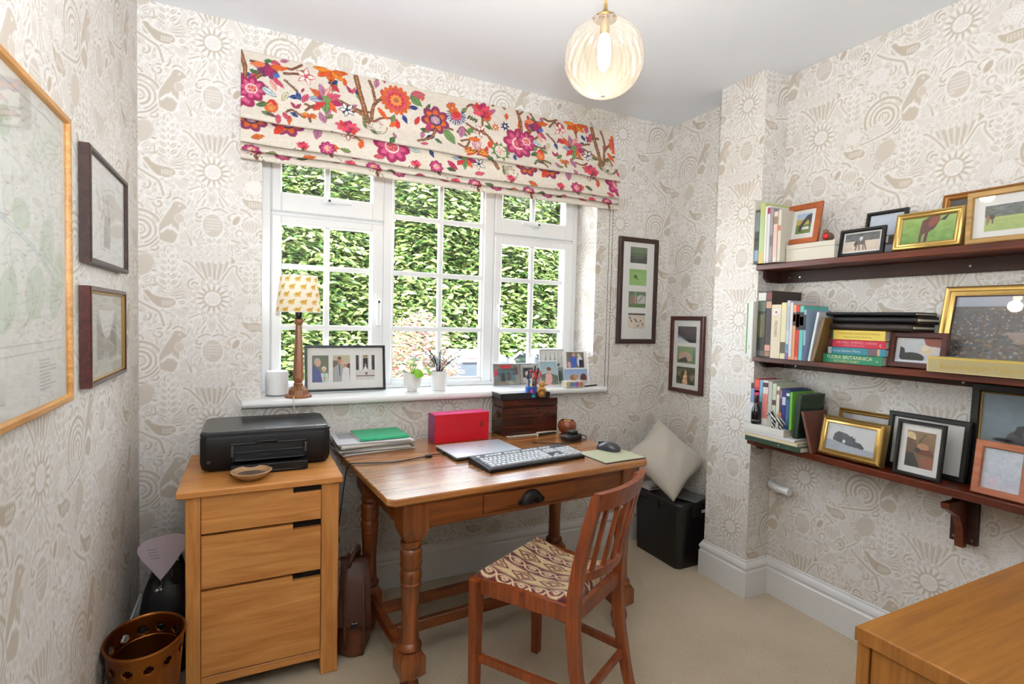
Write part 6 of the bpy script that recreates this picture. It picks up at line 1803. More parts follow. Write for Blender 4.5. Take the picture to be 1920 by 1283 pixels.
def potplant(name, label, x, y, prof, leafy):
    t = thing(name, label, 'plant', (x, y, SL))
    MB().lathe(prof, 32, caps=False).build('pot', plain('white_glaze_' + name, C(240, 238, 234), .35, coat=.2), t, smooth=45)
    zt = max(p[1] for p in prof); r0 = prof[-1][0]
    MB().lathe([(.001, zt - .012), (max(p[0] for p in prof) - .007, zt - .012), (max(p[0] for p in prof) - .007, zt - .014), (.001, zt - .014)], 20).build('soil', plain('potting_soil_' + name, C(52, 38, 28), .95, bump=.5), t)
    r = random.Random(3 if leafy else 6)
    if leafy:
        lm = plain('bright_leaf', C(120, 178, 22), .4); lm2 = plain('variegated_leaf', C(92, 128, 62), .4)
        for k, (a, L, h, sz, dn) in enumerate(((-1.35, .045, .026, .050, -1.0), (.1, .070, .030, .046, -1.1), (2.2, .035, .040, .034, .3), (3.0, .05, .045, .03, .3), (-2.5, .045, .04, .03, .4), (1.2, .035, .055, .03, .5), (-.4, .05, .045, .032, .2), (.6, .03, .06, .03, .6))):
            tip = (L * math.cos(a), L * math.sin(a), zt + h)
            st = MB().tube(curve([(0, 0, zt - .012), (tip[0] * .5, tip[1] * .5, zt + h * 1.1), tip], 5), .0014, 5).build('stalk', lm, t)
            m = MB(); nn = 14; cpt = (tip[0], tip[1], tip[2]); v = [cpt]
            ca, sa = math.cos(a), math.sin(a)
            for i in range(nn):
                g = 2 * math.pi * i / nn; fx, fy = sz / 2 * (1 + math.cos(g)), sz / 2 * math.sin(g)
                v.append((cpt[0] + fx * ca * math.cos(dn) - fy * sa, cpt[1] + fx * sa * math.cos(dn) + fy * ca, cpt[2] + fx * math.sin(dn) - .12 * abs(fy)))
            m.add(v, [(0, 1 + i, 1 + (i + 1) % nn) for i in range(nn)]); m.build('leaf', lm if k < 3 else lm2, t, smooth=180, fix=False)
    else:
        bk = plain('twig_brown', C(40, 33, 28), .8); lm = plain('grey_leaf', C(58, 66, 54), .5)
        for k in range(16):
            a = k * 2.4; L = r.uniform(.06, .15); hh = r.uniform(.05, .115)
            c = curve([(.006 * math.cos(a), .006 * math.sin(a), zt - .012), (L * .35 * math.cos(a), L * .25 * math.sin(a), zt + hh * .55), (L * .85 * math.cos(a), L * .35 * math.sin(a), zt + hh)], 5)
            b = MB().tube(c, .0016, 5).build('twig', bk, t)
            for j in range(4, len(c), 1):
                for s in (-1, 1):
                    p = c[j]; g = a + s * 1.1 + r.uniform(-.5, .5); q = r.uniform(.010, .016)
                    m = MB(); d = Vector((math.cos(g), math.sin(g) * .6, r.uniform(.0, .7))).normalized(); e = d.cross(Vector((0, -.5, 1))).normalized()
                    P = Vector(p); m.add([tuple(P), tuple(P + d * q * .5 + e * q * .3), tuple(P + d * q), tuple(P + d * q * .5 - e * q * .3)], [(0, 1, 2, 3)])
                    m.build('leaf', lm, b, fix=False)
    return t
potplant('potted_pilea', 'small plant with round lime leaves in a footed white pot', .690, 2.452, [(.001, 0), (.022, 0), (.024, .003), (.023, .010), (.030, .014), (.038, .026), (.0415, .045), (.0425, .075), (.0425, .086), (.040, .086), (.039, .05), (.030, .02), (.001, .018)], True)
potplant('potted_shrublet', 'wiry little leaved plant in a straight white pot on the sill', .822, 2.455, [(.001, 0), (.034, 0), (.036, .004), (.0385, .05), (.041, .094), (.0385, .094), (.036, .05), (.033, .008), (.001, .008)], False)
# photographs at the right end of the sill
sk = ph(.1, .07, ('grad', (70, 170, 190), (120, 200, 214)), ('rect', 0, .4, 1, .5, (40, 80, 110), .7), ('ell', .3, .8, .13, .35, (30, 32, 70)), ('ell', .3, .45, .07, .12, (60, 40, 40)), ('ell', .62, .75, .12, .35, (60, 66, 96)), ('ell', .62, .38, .07, .12, (90, 60, 50)), ('ell', .5, .05, .5, .1, (60, 150, 150)), res=.0012)
colge = ph(.146, .104, ('rect', 0, 0, 1, 1, (150, 142, 130)), ('noise', 70, 7, 2), ('rect', .25, 0, .7, .2, (190, 40, 60)), ('rect', 0, .25, .14, .6, (196, 70, 90)), ('ell', .9, .3, .15, .25, (120, 90, 80)), res=.002)
fr = frame('framed_photo', 'silver frame with a sea snapshot, leftmost at the right of the sill', (1.218, 2.508, SL), R(-4), .152, .117, .006, F_silver, [(.008, .008, .144, .109, colge), (.030, .024, .127, .090, sk)], lean=R(8), depth=.012, mount=M_board)
grp = ph(.13, .1, ('rect', 0, 0, 1, 1, (178, 176, 172)), ('rect', .1, .15, .6, .7, (70, 66, 70)), ('ell', .3, .5, .1, .16, (206, 196, 186)), ('ell', .5, .6, .1, .16, (214, 206, 200)), ('rect', .1, .75, .9, .95, (214, 212, 208)), res=.0016)
frame('framed_photo', 'grey photo frame partly hidden behind the pen pot', (1.372, 2.512, SL), R(2), .148, .117, .008, F_silver, [(.012, .012, .136, .105, grp)], lean=R(8), depth=.012, mount=M_board)
ship = ph(.15, .18, ('grad', (224, 220, 212), (206, 202, 192)), *[('poly', [(x - .05, .42), (x + .05, .42), (x, .12)], (120, 124, 124), .7) for x in (.25, .45, .65)], *[('line', [(x, .08), (x, .46)], .014, (90, 92, 92)) for x in (.25, .45, .65, .8)], ('poly', [(.12, .42), (.9, .42), (.82, .52), (.2, .52)], (110, 112, 110)), ('rect', 0, .55, 1, 1, (150, 156, 146)), ('ell', .85, .85, .1, .2, (60, 90, 70)), res=.0018)
frame('framed_photo', 'print of a three masted ship standing behind the other sill photographs', (1.523, 2.548, SL), R(3), .162, .190, .005, F_silver, [(.006, .006, .156, .184, ship)], lean=R(7), depth=.010, mount=M_board, cat='picture')
kid = ph(.115, .135, ('grad', (150, 176, 190), (196, 200, 190)), ('poly', [(0, .55), (.5, .5), (1, .62), (1, .8), (0, .8)], (96, 110, 100)), ('rect', 0, .75, 1, 1, (120, 124, 110)), ('poly', [(.2, 1), (.3, .55), (.55, .5), (.66, .62), (.6, 1)], (226, 170, 160)), ('ell', .52, .38, .12, .11, (214, 164, 140)), ('ell', .5, .32, .13, .08, (120, 86, 60)), ('line', [(.55, .95), (.95, .75)], .03, (70, 70, 70)), res=.0014)
def snapshot(label, loc, rz, w, h, pics, lean):
    t = thing('photo_print', label, 'photograph', (loc[0], loc[1], loc[2] + .001), rz, None, rx=-lean)
    MB().box(-w / 2, w / 2, 0, .0015, 0, h).build('card', M_board, t)
    for (a, b, c, d, pc) in pics: picture_sheet('image', pc, -w / 2 + a, -w / 2 + c, b, d, -.0004, M_photo, t)
    return t
snapshot('loose photo of a child in pink leaning behind the pen pot', (1.456, 2.462, SL), R(4), .118, .136, [(.003, .003, .115, .131, kid)], R(14))
fam = ph(.11, .1, ('rect', 0, 0, 1, 1, (120, 110, 100)), ('ell', .38, .62, .2, .4, (70, 96, 180)), ('ell', .42, .18, .1, .12, (196, 150, 130)), ('ell', .75, .6, .16, .35, (214, 220, 226)), ('ell', .7, .2, .1, .1, (214, 196, 180)), ('ell', .15, .8, .1, .2, (214, 170, 170)), ('rect', .7, .5, .95, 1, (50, 50, 60)), res=.0014)
dogs = ph(.15, .09, ('grad', (140, 170, 206), (196, 206, 220)), ('ell', .4, .55, .16, .2, (160, 110, 80)), ('ell', .5, .5, .1, .15, (190, 150, 110)), ('ell', .82, .6, .14, .3, (110, 60, 50)), ('rect', 0, .75, 1, 1, (206, 196, 190)), res=.0018)
snapshot('white card with two snapshots in the right corner of the sill', (1.600, 2.428, SL), R(-3), .152, .186, [(.022, .096, .132, .182, fam), (.003, .006, .149, .088, dogs)], R(9))
t = thing('tin_box', 'small collage covered tin on the right of the sill', 'box', (1.545, 2.374, SL), R(3))
m = MB(); m.box(-.06, .06, -.024, .024, 0, .034, .002); m.build('tin', plain('tin_cream', C(214, 200, 176), .4, noise=.2, nscale=60), t)
tp = ph(.12, .034, ('rect', 0, 0, 1, 1, (190, 186, 176)), ('noise', 110, 6, 4), ('ell', .3, .5, .12, .4, (90, 130, 170)), ('ell', .55, .5, .14, .4, (140, 90, 150)), ('ell', .8, .5, .1, .4, (190, 110, 70)), ('ell', .1, .4, .06, .3, (214, 190, 80)), res=.001)
picture_sheet('label_print', tp, -.058, .058, .002, .032, -.0248, M_photo, t)
t = thing('pen', 'thin dark pen lying in front of the tin', 'pen', (1.655, 2.366, SL), R(12)); MB().tube([(-.05, 0, .005), (.045, .004, .005)], .0042, 8).build('barrel', M_black, t, smooth=60); MB().tube([(.046, .004, .005), (.058, .0045, .005)], [.004, .001], 8).build('tip', M_hub, t)

# ---------------------------------------------------------------- books
_bm = {}
def bmat(c, rough=.45):
    k = tuple(c)
    if k not in _bm: _bm[k] = plain('book_cloth_%d' % len(_bm), C(*c), rough, noise=.04, nscale=120)
    return _bm[k]
def book(label, loc, rz, th, h, d, col, roll=0., marks=(), text=None, pages=None, lie=False, name='book', cat='book', group=None, tm=None):
    """upright: spine faces local -y, thickness along x, height z. lie: spine faces -y, length h along x, thickness th along z."""
    t = thing(name, label, cat, loc, rz, group)
    if roll: t.rotation_euler = (0, 0, 0); t.rotation_mode = 'QUATERNION'; t.rotation_quaternion = (RZ(rz) @ RY(roll)).to_quaternion()
    m = bmat(col); b = min(.0022, th * .2)
    if not lie:
        c = MB(); c.box(-th / 2, th / 2, 0, b, 0, h, .0006); c.box(-th / 2, -th / 2 + b, b, d, 0, h); c.box(th / 2 - b, th / 2, b, d, 0, h)
        cv = c.build('cover', m, t); cv['kind'] = 'part'
        MB().box(-th / 2 + b, th / 2 - b, b + .001, d - .003, .002, h - .003).build('pages', pages or PAGES, t)
        for (z0, z1, mc) in marks:
            MB().box(-th / 2 * .98, th / 2 * .98, -.0004, 0, z0 * h, z1 * h).build('spine_band', bmat(mc), t)
        for (s, size, zc, tc) in (text or ()):
            lettering(s, size, T(0, -.0006, zc * h) @ STAND @ RZ(R(-90)), bmat(tc), t, extr=.0001)
    else:
        c = MB(); c.box(-h / 2, h / 2, 0, b, 0, th, .0006); c.box(-h / 2, h / 2, b, d, 0, b); c.box(-h / 2, h / 2, b, d, th - b, th)
        cv = c.build('cover', m, t); cv['kind'] = 'part'
        MB().box(-h / 2 + .002, h / 2 - .002, b + .001, d - .003, b, th - b).build('pages', pages or PAGES, t)
        for (x0, x1, z0, z1, mc) in marks:
            MB().box(-h / 2 + x0 * h, -h / 2 + x1 * h, -.0004, 0, z0 * th, z1 * th).build('spine_band', bmat(mc), t)
        for (s, size, xc, zc, tc, xs) in (text or ()):
            lettering(s, size, T(-h / 2 + xc * h, -.0006, zc * th) @ STAND, bmat(tc), t, extr=.0001, xscale=xs)
    if 'kind' in cv: del cv['kind']
    return t
RWZ = HORSE_R
def stand(label, X, ya, yb, z, h, d, col, **k):
    """upright book between world y ya > yb"""
    return book(label, (X, (ya + yb) / 2, z + .0004), RWZ, abs(ya - yb) - .0006, h, d, col, **k)
def lying(label, X, ya, yb, z, th, d, col, **k):
    return book(label, (X, (ya + yb) / 2, z + .0004), RWZ, th, abs(ya - yb), d, col, lie=True, **k)

# ---- top shelf
z = SZ[0]
stand('tall thin white book with gilt edges, leftmost on the top shelf', 2.000, 1.660, 1.651, z, .283, .172, (226, 220, 206), marks=((0, .01, (150, 112, 60)), (.99, 1, (150, 112, 60))))
stand('dark blue and brown paperback beside the tall white book on the top shelf', 2.004, 1.650, 1.628, z, .236, .165, (60, 58, 62), marks=((.05, .25, (140, 160, 190)), (.3, .4, (60, 50, 44)), (.6, .95, (120, 126, 132)), (.42, .48, (30, 30, 32))))
stand('pale green and yellow book on the top shelf', 2.004, 1.627, 1.602, z, .262, .16, (186, 196, 120), marks=((0, .18, (206, 186, 110)), (.2, .8, (178, 200, 140))))
stand('slim white book with a red line on the top shelf', 2.004, 1.601, 1.590, z, .244, .16, (232, 224, 214), marks=((0, 1, (236, 230, 222)), (.02, .03, (190, 60, 60))))
stand('slim white book with a raspberry top on the top shelf', 2.004, 1.589, 1.576, z, .244, .16, (226, 222, 224), marks=((.86, .97, (150, 50, 84)),))
stand('grey paperback on the top shelf between slim white and pink books', 2.004, 1.575, 1.560, z, .232, .155, (150, 142, 142), marks=((.3, .5, (120, 112, 112)),))
stand('cream book with faded pink lettering on the top shelf', 2.006, 1.559, 1.540, z, .215, .15, (226, 206, 190), marks=((.75, .9, (150, 120, 96)), (.1, .7, (226, 190, 176))))
stand('pale book with a small red flower, last upright on the top shelf', 2.008, 1.539, 1.524, z, .220, .15, (216, 208, 192), marks=((.6, .7, (196, 120, 96)),))
t = thing('card_box', 'long cream cardboard box on the top shelf under the brown frame', 'box', (2.041, 1.4155, z + .0004), RWZ)
cb = plain('cream_card', C(222, 214, 198), .6, noise=.02); MB().box(-.104, .104, 0, .13, 0, .050, .001).build('carton', cb, t); MB().box(-.105, .105, -.001, .131, .0505, .070, .001).build('lid', cb, t)
horse1 = ph(.075, .10, ('grad', (170, 200, 226), (214, 214, 200)), ('rect', 0, .3, 1, .6, (196, 170, 90)), ('rect', 0, .55, 1, 1, (110, 130, 60)), ('rect', .4, .68, .85, .8, (230, 232, 236)), ('poly', [(.98, .05), (1, .55), (.75, .35), (.5, .55), (.35, .9), (.18, .85), (.25, .6), (.5, .28), (.7, .1)], (66, 64, 70)), ('rect', .84, .4, .92, .7, (60, 58, 62)), res=.0012)
frame('framed_photo', 'chestnut framed photo of a grazing horse standing on the cream box', (2.058, 1.474, z + .0712), RWZ, .150, .172, .024, F_brown, [(.041, .046, .109, .132, horse1)], lean=R(9), depth=.014, mount=M_board)
t = thing('robin_ornament', 'little brown bird ornament with a red breast on the cream box', 'ornament', (2.085, 1.372, z + .0712), RWZ)
MB().sphere((0, .01, .022), (.017, .024, .018), 14, 10).build('body', plain('robin_brown', C(110, 82, 56), .7), t, smooth=60); MB().sphere((-.002, -.008, .022), (.013, .010, .013), 12, 8).build('breast', plain('robin_red', C(190, 26, 30), .4), t, smooth=60); MB().sphere((-.004, -.004, .042), (.011, .011, .010), 12, 8).build('head', plain('robin_head', C(120, 90, 60), .7), t, smooth=60); MB().lathe([(.001, 0), (.02, 0), (.021, .004), (.001, .006)], 16).build('base', plain('robin_base', C(150, 164, 158), .5), t, smooth=40)
rider = ph(.145, .086, ('grad', (96, 98, 100), (120, 120, 118), 0, .45), ('grad', (226, 212, 196), (220, 200, 180), .45, 1), ('noise', 50, 14, 3, 0, .42), ('ell', .45, .52, .15, .14, (110, 96, 92)), ('ell', .33, .6, .05, .14, (80, 70, 68)), *[('line', [(x, .6), (x + dx, .95)], .035, (96, 82, 78)) for x, dx in ((.36, -.02), (.42, .03), (.54, .02), (.58, .06))], ('ell', .47, .3, .05, .14, (214, 216, 222)), ('ell', .46, .14, .035, .06, (50, 50, 54)), res=.0014)
frame('framed_photo', 'small black frame with a rider on a grey horse on the top shelf', (2.060, 1.230, z), RWZ, .166, .106, .013, F_black, [(.020, .020, .146, .088, rider)], lean=R(8), depth=.014, mount=M_board)
barnp = ph(.12, .14, ('grad', (206, 214, 226), (190, 200, 214), 0, .55), ('rect', 0, .55, 1, .8, (110, 92, 80)), ('rect', 0, .8, 1, 1, (180, 184, 190)), ('rect', .55, .58, .62, .75, (230, 228, 222)), ('ell', .3, .58, .2, .06, (70, 74, 78)), res=.0016)
frame('framed_photo', 'black framed landscape photo standing behind the rider photograph', (2.130, 1.192, z), RWZ, .146, .176, .013, F_black, [(.014, .014, .132, .162, barnp)], lean=R(9), depth=.014, mount=M_board)
roan = ph(.16, .09, ('grad', (150, 176, 90), (110, 150, 70)), ('noise', 30, 10, 6), ('poly', [(.38, .15), (.5, .02), (.66, .0), (.7, .2), (.62, .5), (.52, .62), (.5, 1), (.44, 1), (.46, .6), (.4, .75), (.4, 1), (.345, 1), (.36, .5)], (92, 50, 42)), ('ell', .6, .2, .09, .2, (130, 64, 48), .3), ('poly', [(.7, .2), (.8, .05), (.86, .0), (.8, .2)], (50, 44, 44)), res=.0014)
GP = lambda b, d: [(0, d), (0, .006), (.003, .002), (b * .35, 0), (b * .5, .004), (b * .62, .005), (b * .8, .003), (b, .007), (b, d)]
frame('framed_photo', 'gold framed photo of a bay horse in a field on the top shelf', (2.046, 1.008, z), RWZ, .204, .132, .022, F_gold, [(.0215, .0215, .1825, .1105, roan)], lean=R(10), depth=.030, prof=GP(.022, .030))
frame('framed_photo', 'larger antique gold frame behind the bay horse photograph', (2.128, .882, z), RWZ, .262, .196, .024, F_dgold, [(.024, .024, .238, .172, ph(.2, .14, ('grad', (60, 54, 50), (110, 100, 90)), res=.003))], lean=R(9), depth=.02, prof=GP(.024, .02))
far = ph(.19, .085, ('grad', (110, 116, 120), (96, 106, 98), 0, .45), ('noise', 60, 18, 4, 0, .45), ('grad', (176, 190, 120), (160, 180, 110), .45, 1), ('line', [(0, .62), (1, .55)], .01, (130, 140, 90)), ('ell', .1, .45, .04, .1, (80, 64, 56)), ('ell', .05, .52, .025, .16, (150, 110, 90)), ('rect', .03, .5, .05, .75, (140, 100, 84)), ('rect', .1, .5, .12, .72, (70, 60, 56)), res=.0016)
frame('framed_photo', 'pale oak frame with a wide field photograph at the right of the top shelf', (2.040, .754, z), RWZ, .275, .162, .0175, F_oak, [(.046, .036, .229, .115, far)], lean=R(1.5), depth=.016, mount=M_board)

# ---- middle shelf
z = SZ[1]
XS = 2.000
stand('white folder with a green stripe, leftmost on the middle shelf', 1.975, 1.655, 1.617, z, .242, .19, (234, 232, 226), marks=((.05, .10, (236, 234, 228)),), name='folder', cat='folder')
o = bpy.data.objects['folder']; MB().box(-.013, -.006, -.0006, -.0001, .012, .236).build('green_stripe', bmat((96, 150, 90)), o); MB().lathe([(.0025, 0), (.0025, .0004)], 10, T(.006, 0, .035) @ RX(R(90))).build('red_dot', bmat((206, 60, 60)), o); MB().lathe([(.0025, 0), (.0025, .0004)], 10, T(.006, 0, .045) @ RX(R(90))).build('blue_dot', bmat((60, 70, 130)), o)
stand('dark green book with gold title and a white flower badge on the middle shelf', XS, 1.614, 1.574, z, .286, .18, (44, 46, 38), marks=((.86, .98, (216, 214, 204)), (.70, .84, (90, 100, 84)), (.30, .66, (74, 74, 44)), (.02, .10, (96, 96, 92))), text=(('ENCYCLOPAEDIA', .012, .47, (176, 164, 110)),))
stand('dark brown book with small fruit pictures on its spine, middle shelf', XS, 1.573, 1.546, z, .288, .19, (52, 40, 34), marks=((.87, .97, (120, 50, 44)), (.74, .84, (196, 150, 120)), (.10, .19, (206, 150, 130)), (.02, .09, (150, 110, 90))))
stand('cream book titled PEONIES with a round red flower, middle shelf', XS, 1.545, 1.499, z, .228, .17, (222, 208, 178), marks=((.80, .92, (226, 220, 206)),), text=(('PEONIES', .018, .55, (110, 90, 60)),))
o = [q for q in bpy.data.objects if q.name.startswith('book') and 'PEONIES' in q.get('label', '')][0]
MB().lathe([(.013, 0), (.013, .0006)], 20, T(0, -.0004, .196) @ RX(R(90))).build('flower_badge', bmat((236, 232, 224)), o); MB().lathe([(.005, 0), (.005, .0010)], 14, T(0, -.0004, .196) @ RX(R(90))).build('flower_eye', bmat((196, 60, 44)), o)
stand('pale yellow book next to the PEONIES book', XS, 1.498, 1.474, z, .236, .165, (222, 212, 172), marks=((.1, .3, (90, 80, 60)), (.85, .98, (230, 216, 160))))
stand('light blue grey book with a purple foot on the middle shelf', XS, 1.473, 1.459, z, .244, .165, (196, 200, 206), marks=((0, .12, (104, 84, 140)), (.13, .26, (90, 140, 180)), (.5, .9, (176, 184, 196))))
stand('white paperback with an orange foot on the middle shelf', XS, 1.458, 1.445, z, .236, .16, (222, 214, 214), marks=((0, .05, (214, 140, 90)), (.1, .5, (214, 206, 210))))
stand('orange and black paperback on the middle shelf', XS, 1.444, 1.431, z, .226, .155, (222, 150, 100), marks=((.62, .86, (40, 36, 36)), (.7, .82, (222, 150, 70))))
stand('red and black paperback on the middle shelf', XS, 1.430, 1.415, z, .224, .155, (196, 40, 36), marks=((.55, .88, (34, 32, 34)), (.6, .84, (214, 214, 206)), (.0, .06, (226, 120, 110))))
stand('turquoise and black paperback on the middle shelf', XS, 1.414, 1.397, z, .222, .155, (96, 190, 176), marks=((.56, .88, (34, 32, 36)), (.64, .8, (120, 110, 140))))
stand('dark paperback with pale blue spine on the middle shelf', XS, 1.396, 1.385, z, .206, .155, (150, 170, 190), marks=((.6, .9, (40, 40, 44)), (.0, .3, (80, 84, 140))))
book('slim white book leaning right on the middle shelf', (2.006, 1.372, z + .0006), RWZ, .009, .198, .155, (226, 228, 230), roll=R(9))
book('brown linen book leaning right with its dark green cover showing', (2.008, 1.3585, z + .0008), RWZ, .012, .178, .15, (120, 92, 54), roll=R(13))
sx = 2.047
lying('green book titled FLORA BRITANNICA, lowest of the flat pile', sx, 1.340, 1.118, z, .034, .145, (36, 128, 92), text=(('FLORA BRITANNICA', .0185, .46, .66, (226, 216, 180), 1.0), ('RICHARD MABEY', .0125, .42, .24, (206, 186, 130), 1.0), ('+', .018, .92, .42, (226, 216, 180), 1.0)))
lying('teal book with picture spine lying on the green book', sx + .006, 1.325, 1.110, z + .0349, .0265, .14, (50, 128, 146), marks=((0, .07, .02, .98, (176, 190, 190)), (.7, .86, .02, .98, (110, 90, 96)), (.86, .9, .02, .98, (206, 180, 140))), text=(('Great Garden Plants', .0125, .34, .5, (206, 220, 216), 1.0),))
lying('crimson book titled The Well Tempered Garden in the flat pile', sx + .006, 1.322, 1.114, z + .0622, .0285, .14, (190, 26, 56), marks=((0, .07, .02, .98, (90, 40, 46)),), text=(('THE WELL-TEMPERED GARDEN', .0115, .50, .64, (236, 170, 180), .95), ('CHRISTOPHER LLOYD', .008, .46, .26, (230, 150, 160), 1.0), ('c', .02, .92, .48, (240, 220, 220), 1.0)))
lying('yellow book lying on the crimson garden book', sx + .006, 1.314, 1.116, z + .0915, .036, .14, (232, 204, 90), marks=((0, .04, .02, .98, (40, 60, 36)),), text=(('PERENNIAL GARDEN PLANTS', .0115, .52, .66, (196, 160, 50), 1.0), ('GRAHAM STUART THOMAS', .0085, .5, .28, (176, 150, 60), 1.0)))
fm = plain('black_leather_folder', C(20, 20, 22), .4, noise=.1); fm2 = plain('brown_leather_folder', C(46, 36, 32), .45, noise=.1)
zz = z + .1283
for k, (lab, ya, yb, th, mt, dx) in enumerate((('dark brown leather folder on the yellow book', 1.318, 1.030, .026, fm2, .0), ('black leather folder in the middle of the folder pile', 1.312, 1.020, .026, fm, .006), ('thin black document wallet on top of the folder pile', 1.350, 1.026, .014, fm, .002))):
    t = thing('document_folder', lab, 'folder', (sx + dx, (ya + yb) / 2, zz + .0006), RWZ, None); L = abs(ya - yb); H2 = L / 2
    prof = [(0.145, 0), (.012, 0), (.002, th * .2), (0, th * .5), (.002, th * .8), (.012, th), (.145, th)]
    MB().loft([[(x, y, zq) for y, zq in prof] for x in np.linspace(-H2, H2, 9)]).build('cover', mt, t, smooth=60)
    MB().box(H2 - .004, H2 + .004, .01, .14, th * .35, th * .65, .001).build('paper_edge', PAGES, t)
    zz += th + .0012
cats = ph(.14, .085, ('grad', (206, 206, 206), (190, 196, 206)), ('poly', [(.6, 0), (1, .0), (1, .35), (.68, .3)], (130, 64, 44)), ('ell', .38, .78, .28, .2, (30, 30, 32), .1), ('poly', [(.1, .35), (.2, .42), (.24, .7), (.1, .75)], (30, 30, 32)), ('ell', .72, .5, .18, .16, (214, 196, 170)), ('ell', .66, .38, .08, .12, (226, 210, 186)), ('rect', 0, .9, 1, 1, (214, 220, 226)), res=.0013)
frame('framed_photo', 'dark wood frame with a black cat and a cream cat, middle shelf', (2.062, 1.024, z), RWZ, .178, .126, .020, F_mahog, [(.020, .020, .158, .106, cats)], lean=R(8), depth=.016)
crowd = Pic(150, 110, 0, 1, 0, 1, bg=(120, 116, 114)); crowd.grad((186, 192, 206), (170, 176, 190), 0, .16).grad((96, 94, 96), (110, 104, 100), .16, 1); _r = random.Random(8)
for k in range(900):
    x, y = _r.uniform(0, 1), _r.uniform(.18, 1) ; s = .005 + .009 * y; c = _r.choice(((196, 190, 186), (140, 112, 98), (90, 96, 110), (180, 160, 140), (70, 66, 66), (110, 130, 156), (130, 92, 80), (150, 140, 110), (110, 116, 104), (84, 80, 80), (96, 90, 88)))
    crowd.ell(x, y, s, s * 1.2, c, 0, .8)
crowd.poly([(.45, .55), (.95, .5), (.98, .62), (.55, .72)], (170, 150, 140), .8)
frame('framed_photo', 'large gold framed party picture leaning at the right of the middle shelf', (2.104, .796, z), RWZ, .392, .290, .034, F_gold, [(.034, .034, .358, .256, crowd)], lean=R(12.5), depth=.022, prof=[(0, .022), (0, .004), (.004, 0), (.008, .003), (.012, .004), (.020, .0005), (.026, .003), (.029, .006), (.034, .007), (.034, .022)], lip=(F_mahog, .003))
lying('sage gold book titled Buckingham Palace lying before the party picture', 2.016, .963, .690, z, .050, .078, (178, 164, 118), marks=((0, 1, .86, 1.0, (206, 178, 84)), (0, .015, 0, .86, (214, 196, 140)), (0, 1, 0, .05, (206, 190, 140))), text=(('Buckingham Palace', .028, .52, .42, (190, 156, 70), 1.0),))

# ---- bottom shelf: flat pile, books on the pile, figures, frames
z = SZ[2]
XP = 1.985
lying('dark green sketchbook with a metal stud, lowest of the pile on the bottom shelf', XP, 1.640, 1.374, z, .022, .20, (50, 70, 54), marks=((.62, .64, .4, .6, (206, 206, 204)),))
lying('cream magazine stack second from the bottom of the pile', XP - .004, 1.645, 1.386, z + .0226, .014, .20, (214, 202, 166))
lying('white paper wad under the white book on the bottom shelf', XP - .002, 1.640, 1.40, z + .0372, .010, .19, (222, 218, 222))
lying('thick white book on top of the flat pile, bottom shelf', XP - .004, 1.648, 1.448, z + .0478, .030, .19, (224, 222, 212))
zt = z + .0784
XB = 2.040
rowb = [(1.640, 1.622, .176, (226, 228, 232), 'white and blue paperback, leftmost of the row on the bottom shelf', ((.5, .86, (120, 150, 190)), (.86, 1, (60, 44, 44)))), (1.621, 1.596, .196, (196, 44, 46), 'red and crimson paperback in the bottom row', ((.82, .97, (222, 80, 60)), (.62, .8, (190, 40, 90)), (.7, .74, (236, 200, 200)))), (1.595, 1.580, .194, (120, 180, 206), 'sky blue paperback in the bottom row', ((0, .5, (60, 90, 110)),)), (1.579, 1.552, .194, (226, 216, 206), 'cream paperback with red lettering in the bottom row', ((.15, .7, (206, 120, 110)), (.85, .95, (70, 40, 60)))), (1.551, 1.532, .192, (190, 186, 176), 'grey cream hardback in the bottom row', ()), (1.531, 1.512, .186, (196, 206, 180), 'pale sage paperback with a small figure in the bottom row', ((.5, .62, (90, 60, 44)),)), (1.511, 1.496, .176, (222, 212, 196), 'cream paperback with brown top in the bottom row', ((.8, .9, (150, 110, 80)),)), (1.495, 1.484, .168, (70, 60, 70), 'narrow dark paperback with an orange patch in the bottom row', ((.2, .4, (214, 120, 70)), (.75, .95, (150, 120, 150)))), (1.483, 1.466, .168, (44, 50, 120), 'royal blue paperback in the bottom row', ((.6, .8, (206, 210, 226)),)), (1.465, 1.449, .166, (26, 60, 96), 'navy paperback with white title in the bottom row', ((.1, .75, (60, 96, 130)), (.85, .92, (220, 226, 230)))), (1.448, 1.437, .160, (110, 180, 70), 'lime green paperback, last upright of the bottom row', ())]
for (ya, yb, h, c, lab, mk) in rowb:
    stand(lab, XB - .03 if ya > 1.45 else XB - .03, ya, yb, zt, h, .14, c, marks=mk)
book('dark green album leaning against the bottom row', (2.016, 1.423, z + .0376), RWZ, .020, .196, .15, (30, 50, 34), roll=R(4))
book('maroon book leaning left at the end of the bottom row', (2.020, 1.352, z + .0026), RWZ, .011, .168, .15, (104, 62, 50), roll=R(-16))
t = thing('wine_bottle', 'miniature dark wine bottle in front of the bottom row of books', 'bottle', (1.999, 1.600, zt + .0006))
MB().lathe([(.001, 0), (.018, 0), (.0195, .003), (.0195, .05), (.017, .066), (.009, .085), (.0075, .092), (.0075, .108), (.001, .108)], 24, caps=False).build('glass', plain('bottle_black', C(14, 12, 12), .15, coat=.5), t, smooth=50); MB().lathe([(.0082, .092), (.0086, .095), (.0086, .122), (.007, .126), (.001, .126)], 20, caps=False).build('foil', plain('foil_black', C(26, 22, 22), .35), t, smooth=50); MB().lathe([(.0079, .090), (.0082, .092)], 20, caps=False).build('collar', plain('foil_gold', C(190, 150, 90), .3, metal=1), t); MB().lathe([(.0197, .012), (.0197, .02)], 24, caps=False).build('label', plain('bottle_print', C(96, 92, 90), .6), t)
